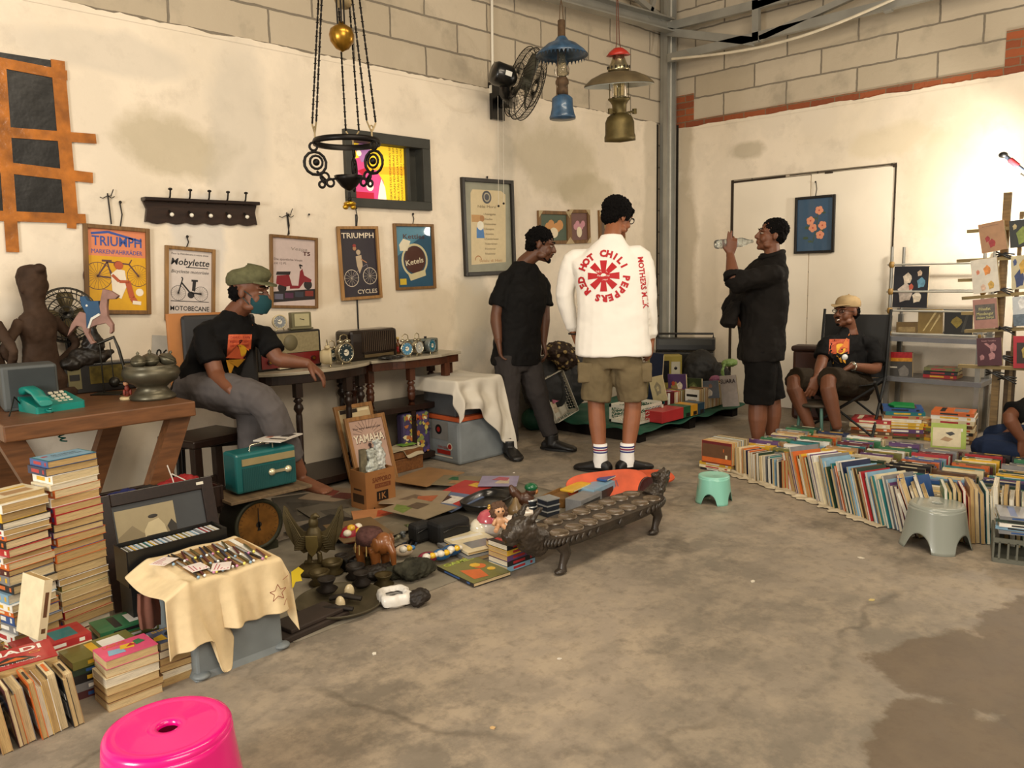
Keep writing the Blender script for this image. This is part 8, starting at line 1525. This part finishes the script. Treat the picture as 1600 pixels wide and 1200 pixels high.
o = M().use(mat('#8a4a2c', .6, var=.1)).box((0, 0, .055), (.24, .16, .11)).build('brown_box', bevel=.004); put(o, (-.93, -.95, PZ)); tag(o, 'orange-brown cardboard box behind the pallet row at the right', 'box'); put(o, (-.88, -.88, PZ))
faced('blue_booklet', 'light blue booklet leaning on the pallet row left end', 'booklet', [(1009, 633), (1030, 634), (1040, 655), (1020, 658)], -1.62, '#5f7d9c', [('#c98a7a', blobp(.1, 0, .12))], th=.008)
faced('pink_booklet', 'pale pink book cover with red seal beside the blue booklet', 'booklet', [(1032, 641), (1068, 645), (1068, 659), (1036, 660)], -1.45, '#c7a9a2', [('#a03a3a', blobp(.3, -.2, .12, 8))], th=.02)
faced('dark_blue_sleeve', 'dark blue record sleeve standing behind the hand of the visitor', 'record sleeve', [(1014, 549), (1035, 554), (1034, 648), (1014, 646)], -1.0, '#141d33', [], th=.012)
# boomboxes and heap in the corner
t = thing('boombox', 'wide black boombox standing against the right wall behind the pallet', 'boombox', (-.30, -.42, .0), R(-62)); M().use(mat('#1b1a18', .4)).box((0, 0, .58), (.56, .14, .12)).build('upper_case', t, bevel=.01); M().use(mat('#3a3934', .4, .3)).box((0, -.072, .60), (.5, .004, .05)).build('dial_panel', t); M().use(bx_).box((0, 0, .26), (.54, .26, .50)).build('lower_case', t, bevel=.01); M().use(bx_).tube([(-.26, 0, .63), (-.26, 0, .68), (.26, 0, .68), (.26, 0, .63)], .01, 8).build('handle', t)
for x in (-.17, .17): M().use(mat('#0a0a09', .8)).cyl((x, -.131, .38), (x, -.138, .38), .08, n=24).build('speaker_cone', t)
t = thing('yellow_radio', 'yellow and black portable radio at the back of the pallet', 'radio', (-.78, -.50, PZ), R(-45)); M().use(mat('#8a7a30', .5)).box((0, 0, .20), (.30, .12, .40)).build('case', t, bevel=.008); M().use(blk).box((-.05, -.062, .25), (.16, .004, .2)).build('speaker_grille', t); M().use(mat('#a39c88', .4)).box((.09, -.062, .28), (.08, .004, .12)).build('control_panel', t); M().use(blk).ell((.09, -.065, .28), (.015, .004, .015)).build('knob', t)
m = M().use(mat('#6f8a4a', .5, var=.2)); m.ell((0, 0, 0), (.10, .06, .035)).tube([(-.08, 0, 0), (-.13, 0, -.06), (-.11, -.01, -.13), (-.06, -.02, -.16)], .014, 8); o = put(m.build('green_plastic_bag'), tuple(PX(1140, 567, -.6))); remesh(o, .006, 2, .02, .03); tag(o, 'light green plastic bag hanging over the dark heap by the drinking man', 'bag')
m = M().use(mat('#121110', .7, var=.3)); m.ell((0, 0, .22), (.2, .16, .22)).ell((.1, -.1, .16), (.16, .14, .16)); o = put(m.build('black_sack'), (-.52, -.72, PZ)); remesh(o, .01, 2, .03, .06); tag(o, 'black sack between the boombox and the drinking man', 'sack')
m = M().use(mat('#7a3f5c', .6)).ell((0, 0, .0), (.07, .04, .03)); o = put(m.build('pink_bundle'), tuple(PX(1117, 592, -.85))); remesh(o, .005, 1, .02, .03); tag(o, 'small pink cloth bundle above the upright magazines', 'cloth')
# batik bundle on grey bag, at the left wall
t0 = M().use(mat('#2b2b2c', .7, var=.1)); t0.ell((0, 0, .25), (.26, .18, .25)).ell((.28, 0, .28), (.2, .18, .27)); o = put(t0.build('grey_sack'), (PY(868, 548, -.35).x+.02, -.24, PZ)); remesh(o, .01, 2, .02, .08); tag(o, 'large dark grey sack at the left wall behind the visitor in white', 'sack')
bat = bpy.data.materials.new('batik'); bat.use_nodes = True; nt = bat.node_tree; vo = nt.nodes.new('ShaderNodeTexVoronoi'); vo.inputs['Scale'].default_value = 22; rp = nt.nodes.new('ShaderNodeValToRGB'); rp.color_ramp.elements[0].color = hx('#b39a64'); rp.color_ramp.elements[1].color = hx('#2e1c10'); rp.color_ramp.elements[0].position = .25; rp.color_ramp.elements[1].position = .4; tcn = nt.nodes.new('ShaderNodeTexCoord'); nt.links.new(tcn.outputs['Object'], vo.inputs['Vector']); nt.links.new(vo.outputs['Distance'], rp.inputs[0]); nt.links.new(rp.outputs[0], nt.nodes['Principled BSDF'].inputs['Base Color']); nt.nodes['Principled BSDF'].inputs['Roughness'].default_value = .8
m = M().use(bat); m.ell((0, 0, 0), (.15, .1, .08)).ell((.05, -.04, -.06), (.13, .08, .1)).tube([(-.12, -.02, .03), (0, -.1, -.02), (.13, -.08, -.1)], .035, 8); P = PY(868, 548, -.35); o = put(m.build('batik_cloth'), (P.x, -.38, P.z)); remesh(o, .007, 1, .05, .05); tag(o, 'crumpled brown and cream batik cloth heaped behind the leaning man', 'cloth')
# ================================================================ seating of the man in the beige cap
P = G(1345, 690); t = thing('folding_chair', 'black folding camp chair holding the man in the beige cap', 'chair', (P.x+.12, P.y+.1, 0), R(-80)); fb = mat('#0d0d0d', .7)
_p = PD(1335, 603, 6.24); _p -= R0*.07; t.location = (_p.x, _p.y, 0)
B0 = M().use(fb); B0.loft([[V((x, y+.0*z, z)) for x, y in ((-.24, .0), (.24, .0), (.24, .012), (-.24, .012))] for z in (0, .25, .5)], smooth=False); bo = B0.build('backrest', t); bo.location = (0, .22, .42); bo.rotation_euler = (R(-12), 0, 0)
cloth(lambda u, v: V((-.24+.48*u, -.22+.44*v, .42-.03*sin(PI*u)-.015*sin(PI*v))), 10, 10, fb, 'seat_sling', t, th=.005)
for s_ in (-1, 1):
    M().use(fb).cyl((s_*.25, .34, .0), (s_*.25, -.22, .44), .011).build('leg', t); M().use(fb).cyl((s_*.25, -.26, .0), (s_*.25, .22, .44), .011).build('leg', t); M().use(fb).cyl((s_*.25, .20, .42), (s_*.25, .33, .95), .011).build('back_post', t)
for y in (-.24, .32): M().use(fb).cyl((-.25, y, .03), (.25, y, .40), .009).cyl((.25, y, .03), (-.25, y, .40), .009).build('cross_brace', t)
P = G(1268, 690); t = thing('round_stool', 'small round stool with pale teal metal legs in front of the seated man', 'stool', (P.x+.05, P.y, 0)); M().use(mat('#3f362a', .6, var=.2)).lathe([(0, .27), (.14, .27), (.145, .285), (.13, .295), (0, .295)], n=30).build('seat', t)
for i in range(4): a_ = PI/4+i*PI/2; M().use(mat('#4f7468', .5, var=.2)).cyl((.11*cos(a_), .11*sin(a_), .27), (.14*cos(a_), .14*sin(a_), 0), .012).build('leg', t)
P = PX(1263, 555, -.45); t = thing('brown_bag', 'brown leather bag standing behind the seated man at the wall', 'bag', (-.36, P.y-.02, 0), R(-80)); M().use(mat('#3a1c10', .5, var=.2)).box((0, 0, .30), (.34, .16, .6)).build('bag_body', t, bevel=.03); M().use(mat('#2c140b', .5)).box((0, -.01, .61), (.36, .18, .05)).build('flap', t, bevel=.02); t.location.z = 0
# ================================================================ metal shelf and bamboo book rack
galv = mat('#8f8d86', .35, .7, var=.15); t = thing('metal_shelf', 'grey metal shelf unit with pipe rails at the right wall', 'shelf', (0, 0, 0)); y0_, y1_ = -2.33, -2.98; xF, xB = -.36, -.10
for y in (y0_, y1_):
    for x in (xF, xB): M().use(galv).cyl((x, y, 0), (x, y, 1.44), .012).build('post', t); M().use(galv).box((x, y, .45), (.035, .035, .9)).build('post_sleeve', t)
for z in (1.30, 1.09, .94, .76): M().use(mat('#c2bfb4', .3, .5)).cyl((xF, y0_+.03, z), (xF, y1_-.03, z), .008).build('rail', t); M().use(galv).cyl((xB, y0_+.03, z), (xB, y1_-.03, z), .008).build('rail', t)
for y in (y0_, y1_):
    for z in (1.30, 1.09, .94, .76): m = M().use(mat('#8a6a32', .5)).ell((xF, y, z), (.022, .022, .03)); m.build('joint_tape', t)
for z in (.72, .40): M().use(mat('#77777a', .4, .4)).box(((xF+xB)/2, (y0_+y1_)/2, z), (.34, .72, .035)).build('shelf_board', t)
faced('art_book', 'dark art book with pale faces and a blue sleeve on the upper shelf', 'book', [(1397, 416), (1452, 416), (1449, 481), (1396, 480)], -.33, '#1a1a22', [('#b5a89c', blobp(-.15, -.15, .22)), ('#5d8aa0', blobp(.3, .1, .12)), ('#c9bba8', blobp(-.1, .2, .13)), ('#a8503c', blobp(.02, .0, .07)), ('#c9b29a', blobp(.25, .33, .07)), ('#ded2be', blobp(.2, -.25, .13))])
faced('wrapped_book', 'plastic wrapped beige book, left one on the middle shelf', 'book', [(1402, 503), (1434, 503), (1434, 522), (1400, 522)], -.33, '#6e5834', [('#8f7a52', sq(-.4, -.3, .4, .1))], grp='wrapped books on the middle shelf')
faced('wrapped_book', 'plastic wrapped gold-brown book in the middle of the middle shelf', 'book', [(1436, 483), (1474, 483), (1472, 521), (1434, 521)], -.34, '#7c6636', [('#b8a674', [(-.3, -.4), (-.25, -.4), (.3, .4), (.2, .4)]), ('#b8a674', [(.0, -.4), (.03, -.4), (.42, .2), (.38, .3)])], grp='wrapped books on the middle shelf')
faced('wrapped_book', 'plastic wrapped black book with a yellow figure on the middle shelf', 'book', [(1477, 484), (1520, 484), (1520, 523), (1475, 523)], -.34, '#17150f', [('#8c7a2c', blobp(-.05, .0, .2, 8)), ('#3a3830', [(.1, -.4), (.2, -.4), (.4, .4), (.3, .4)])], grp='wrapped books on the middle shelf')
faced('history_book', 'book with red and yellow bands over a grey photo on the lower shelf', 'book', [(1388, 550), (1427, 550), (1425, 596), (1387, 594)], -.30, '#4a4744', [('#a8242a', sq(-.5, .3, .5, .5)), ('#c98a2c', sq(-.5, .18, .5, .3)), ('#77726c', blobp(.15, -.2, .22)), ('#c9c2b4', sq(-.45, -.05, -.1, .0))])
for i, (c, lb, z) in enumerate((('red', 'red book at the bottom of the flat trio on the lower shelf', .419), ('black', 'black book in the middle of the flat trio on the lower shelf', .446), ('olive', 'dark olive book topping the flat trio on the lower shelf', .476))): place_book(BM(V((-.22, -2.70, z)), *rotz(R(3*i)), Z3), .24, .16, .025, c, lb, 'flat trio on the lower shelf')
bam = wood('#7d6540', .6); XR = -.80; t = thing('bamboo_rack', 'bamboo and slat display rack tied with black rubber holding upright books', 'rack', (0, 0, 0))
for px, w_ in (((1572, 300), .045), ((1594, 330), .02)): P = PX(*px, XR-.02); m = M().use(bam); m.box((XR+.03, P.y, P.z/2), (.03, w_, P.z)); m.build('upright', t)
for i, (a, b, zz) in enumerate((((1514, 362), (1640, 352), 0), ((1498, 408), (1640, 400), 0), ((1500, 438), (1530, 437), 0), ((1506, 466), (1640, 455), 0), ((1505, 489), (1530, 489), 0), ((1510, 517), (1640, 512), 0), ((1500, 571), (1640, 577), 0))): P, Q = PX(*a, XR), PX(*b, XR); m = M().use(wood('#8f7c50', .6, (14, 2, 14))); bar(m, P, Q, .022, .05, RWB); m.build('slat', t)
for x, y in ((1572, 400), (1570, 455), (1572, 515), (1570, 560), (1556, 585), (1575, 592)):
    m = M().use(blk); P = PX(x, y, XR-.04)
    for k in range(3): m.tube([P+V((0, -.05, .02*k-.03)), P+V((-.02, 0, .01*k)), P+V((0, .06, .03-.02*k))], .006, 6)
    m.build('rubber_tie', t)
M().use(wood('#4a3822', .7)).box((XR+.04, PX(1575, 600, XR).y, .35), (.04, .06, .7)).build('lower_post', t)
XF = XR-.055
for args in (
    ('cover_book', 'tan hardback with a small red emblem, top left on the bamboo rack', [(1530, 351), (1568, 344), (1575, 388), (1534, 397)], '#a9805c', [('#9c2a2c', blobp(-.2, -.05, .1)), ('#9c2a2c', blobp(-.05, -.22, .14)), ('#8a6a50', sq(-.35, .38, .3, .4))], None),
    ('cover_book', 'dark green book with a gold frog-like picture at the top right edge', [(1578, 345), (1612, 341), (1612, 384), (1579, 388)], '#1a1f16', [('#7f8f3a', blobp(.1, -.1, .3)), ('#b8a878', blobp(-.25, .25, .1))], None),
    ('cover_book', 'white magazine with orange drawings on the second tier of the bamboo rack', [(1518, 407), (1559, 402), (1562, 454), (1521, 460)], '#d9d3c6', [('#d98a3c', blobp(.1, .15, .14)), ('#d98a6c', blobp(-.25, .12, .07)), ('#c9a24a', blobp(.2, -.3, .12)), ('#d9b8a0', blobp(-.1, -.35, .1))], None),
    ('cover_book', 'comic with blue and yellow figures at the right edge, second tier', [(1580, 400), (1612, 398), (1612, 450), (1582, 453)], '#c9bf9c', [('#2a3a6a', blobp(-.1, -.2, .25)), ('#c9a03a', blobp(.1, .15, .2)), ('#3a4a7a', blobp(-.3, .3, .1))], None),
    ('cover_book', 'pink-brown book with grey title panel on the third tier of the rack', [(1521, 469), (1558, 465), (1560, 512), (1523, 514)], '#a3766a', [('#5c5750', sq(-.42, -.2, .42, .32))], [('Filsafat', '#c9c28a', 0, .12, .1, .5), ('Mendengar', '#c9c28a', 0, -.04, .1, .7), ('dalam Sunyi', '#c9c28a', 0, -.16, .08, .7)]),
    ('cover_book', 'plastic wrapped white and blue book at the right edge, third tier', [(1583, 464), (1612, 462), (1612, 508), (1584, 510)], '#c4cbd0', [('#5a6a78', sq(-.5, -.5, .5, -.1)), ('#e2e4e4', blobp(0, .25, .2))], None),
    ('cover_book', 'maroon book with a pale elephant-headed figure on the bottom tier', [(1528, 529), (1564, 527), (1568, 571), (1527, 571)], '#4a1c28', [('#a8787a', blobp(.15, .15, .15)), ('#a8787a', blobp(.1, -.15, .14)), ('#a8787a', blobp(-.3, -.2, .1)), ('#a8787a', [(-.2, .3), (-.1, .33), (.1, .2), (.05, .12)])], [('Gajah Terakhir', '#b88a8a', 0, .38, .05, .6)]),
    ('cover_book', 'bright red book with a framed gold picture at the right edge', [(1585, 527), (1612, 523), (1612, 577), (1583, 573)], '#b0182a', [('#2a1c10', sq(-.3, -.35, .5, .3)), ('#b8a04a', blobp(.15, 0, .18))], None)):
    faced(args[0], args[1], 'book', args[2], XF, args[3], args[4], args[5], th=.03, grp='books displayed on the bamboo rack')

# ---------------- litter on the concrete
for i, (px, c, w_, lb) in enumerate((((585, 1022), '#d8d2c4', .018, 'tiny white paper scrap near the plastic tub'), ((770, 1138), '#c9a878', .014, 'small tan pebble at the lower middle of the floor'), ((1345, 872), '#cfc6b4', .03, 'torn pale paper scrap left of the grey stool'), ((1362, 938), '#c2b078', .028, 'yellowish leaf scrap in front of the grey stool'), ((1176, 909), '#d0c8b8', .03, 'thin white straw piece below the mint stool'), ((874, 1030), '#cfc8bc', .01, 'tiny white speck on the open floor'), ((803, 739), '#d8d0c4', .014, 'white crumb beside the hanging white cloth'))):
    O = G(*px); m = M().use(mat(c, .8)).prism([(-w_/2, -.004), (w_*.1, -.008), (w_/2, .002), (w_*.1, .009), (-w_*.3, .006)], 0, .003); tag(put(m.build('paper_scrap' if i not in (1, 4) else ('pebble' if i == 1 else 'straw_piece')), (O.x, O.y, .0005), i*.8), lb, 'scrap' if i not in (1, 4) else ('pebble' if i == 1 else 'straw'))

O = G(764, 800); t = thing('black_tray', 'black oval tray behind the white teapot and pink pot', 'tray', (O.x+.02, O.y+.03, .03), R(15)); M().use(blk).loft([[V((x*k, y*k, z)) for x, y in [(.17*math.copysign(abs(cos(a))**.6, cos(a)), .11*math.copysign(abs(sin(a))**.6, sin(a))) for a in [i*PI/16 for i in range(32)]]] for k, z in ((.85, 0), (1, .03), (1.03, .045), (.97, .045), (.93, .03), (.8, .012))]).build('tray_body', t)
for i, (px, s_, lb) in enumerate((((512, 935), 1.1, 'dark round metal lid leaning at the left of the tray'), ((575, 885), 1.2, 'dark metal burner cup behind the elephant feet'), ((566, 925), 1.0, 'small dark brass cup on the far rim of the round tray'), ((600, 918), 1.1, 'dark iron cup between the tray and the white bag'))):
    O = G(*px); tag(put(M().use(bronze if i % 2 else dark_b).lathe([(0, 0), (.03*s_, 0), (.04*s_, .012), (.02*s_, .028), (.032*s_, .05), (.034*s_, .056), (.026*s_, .052), (0, .04)], n=22).build('metal_cup'), (O.x, O.y, .03 if i in (0, 2) else .004), .3*i), lb, 'cup')
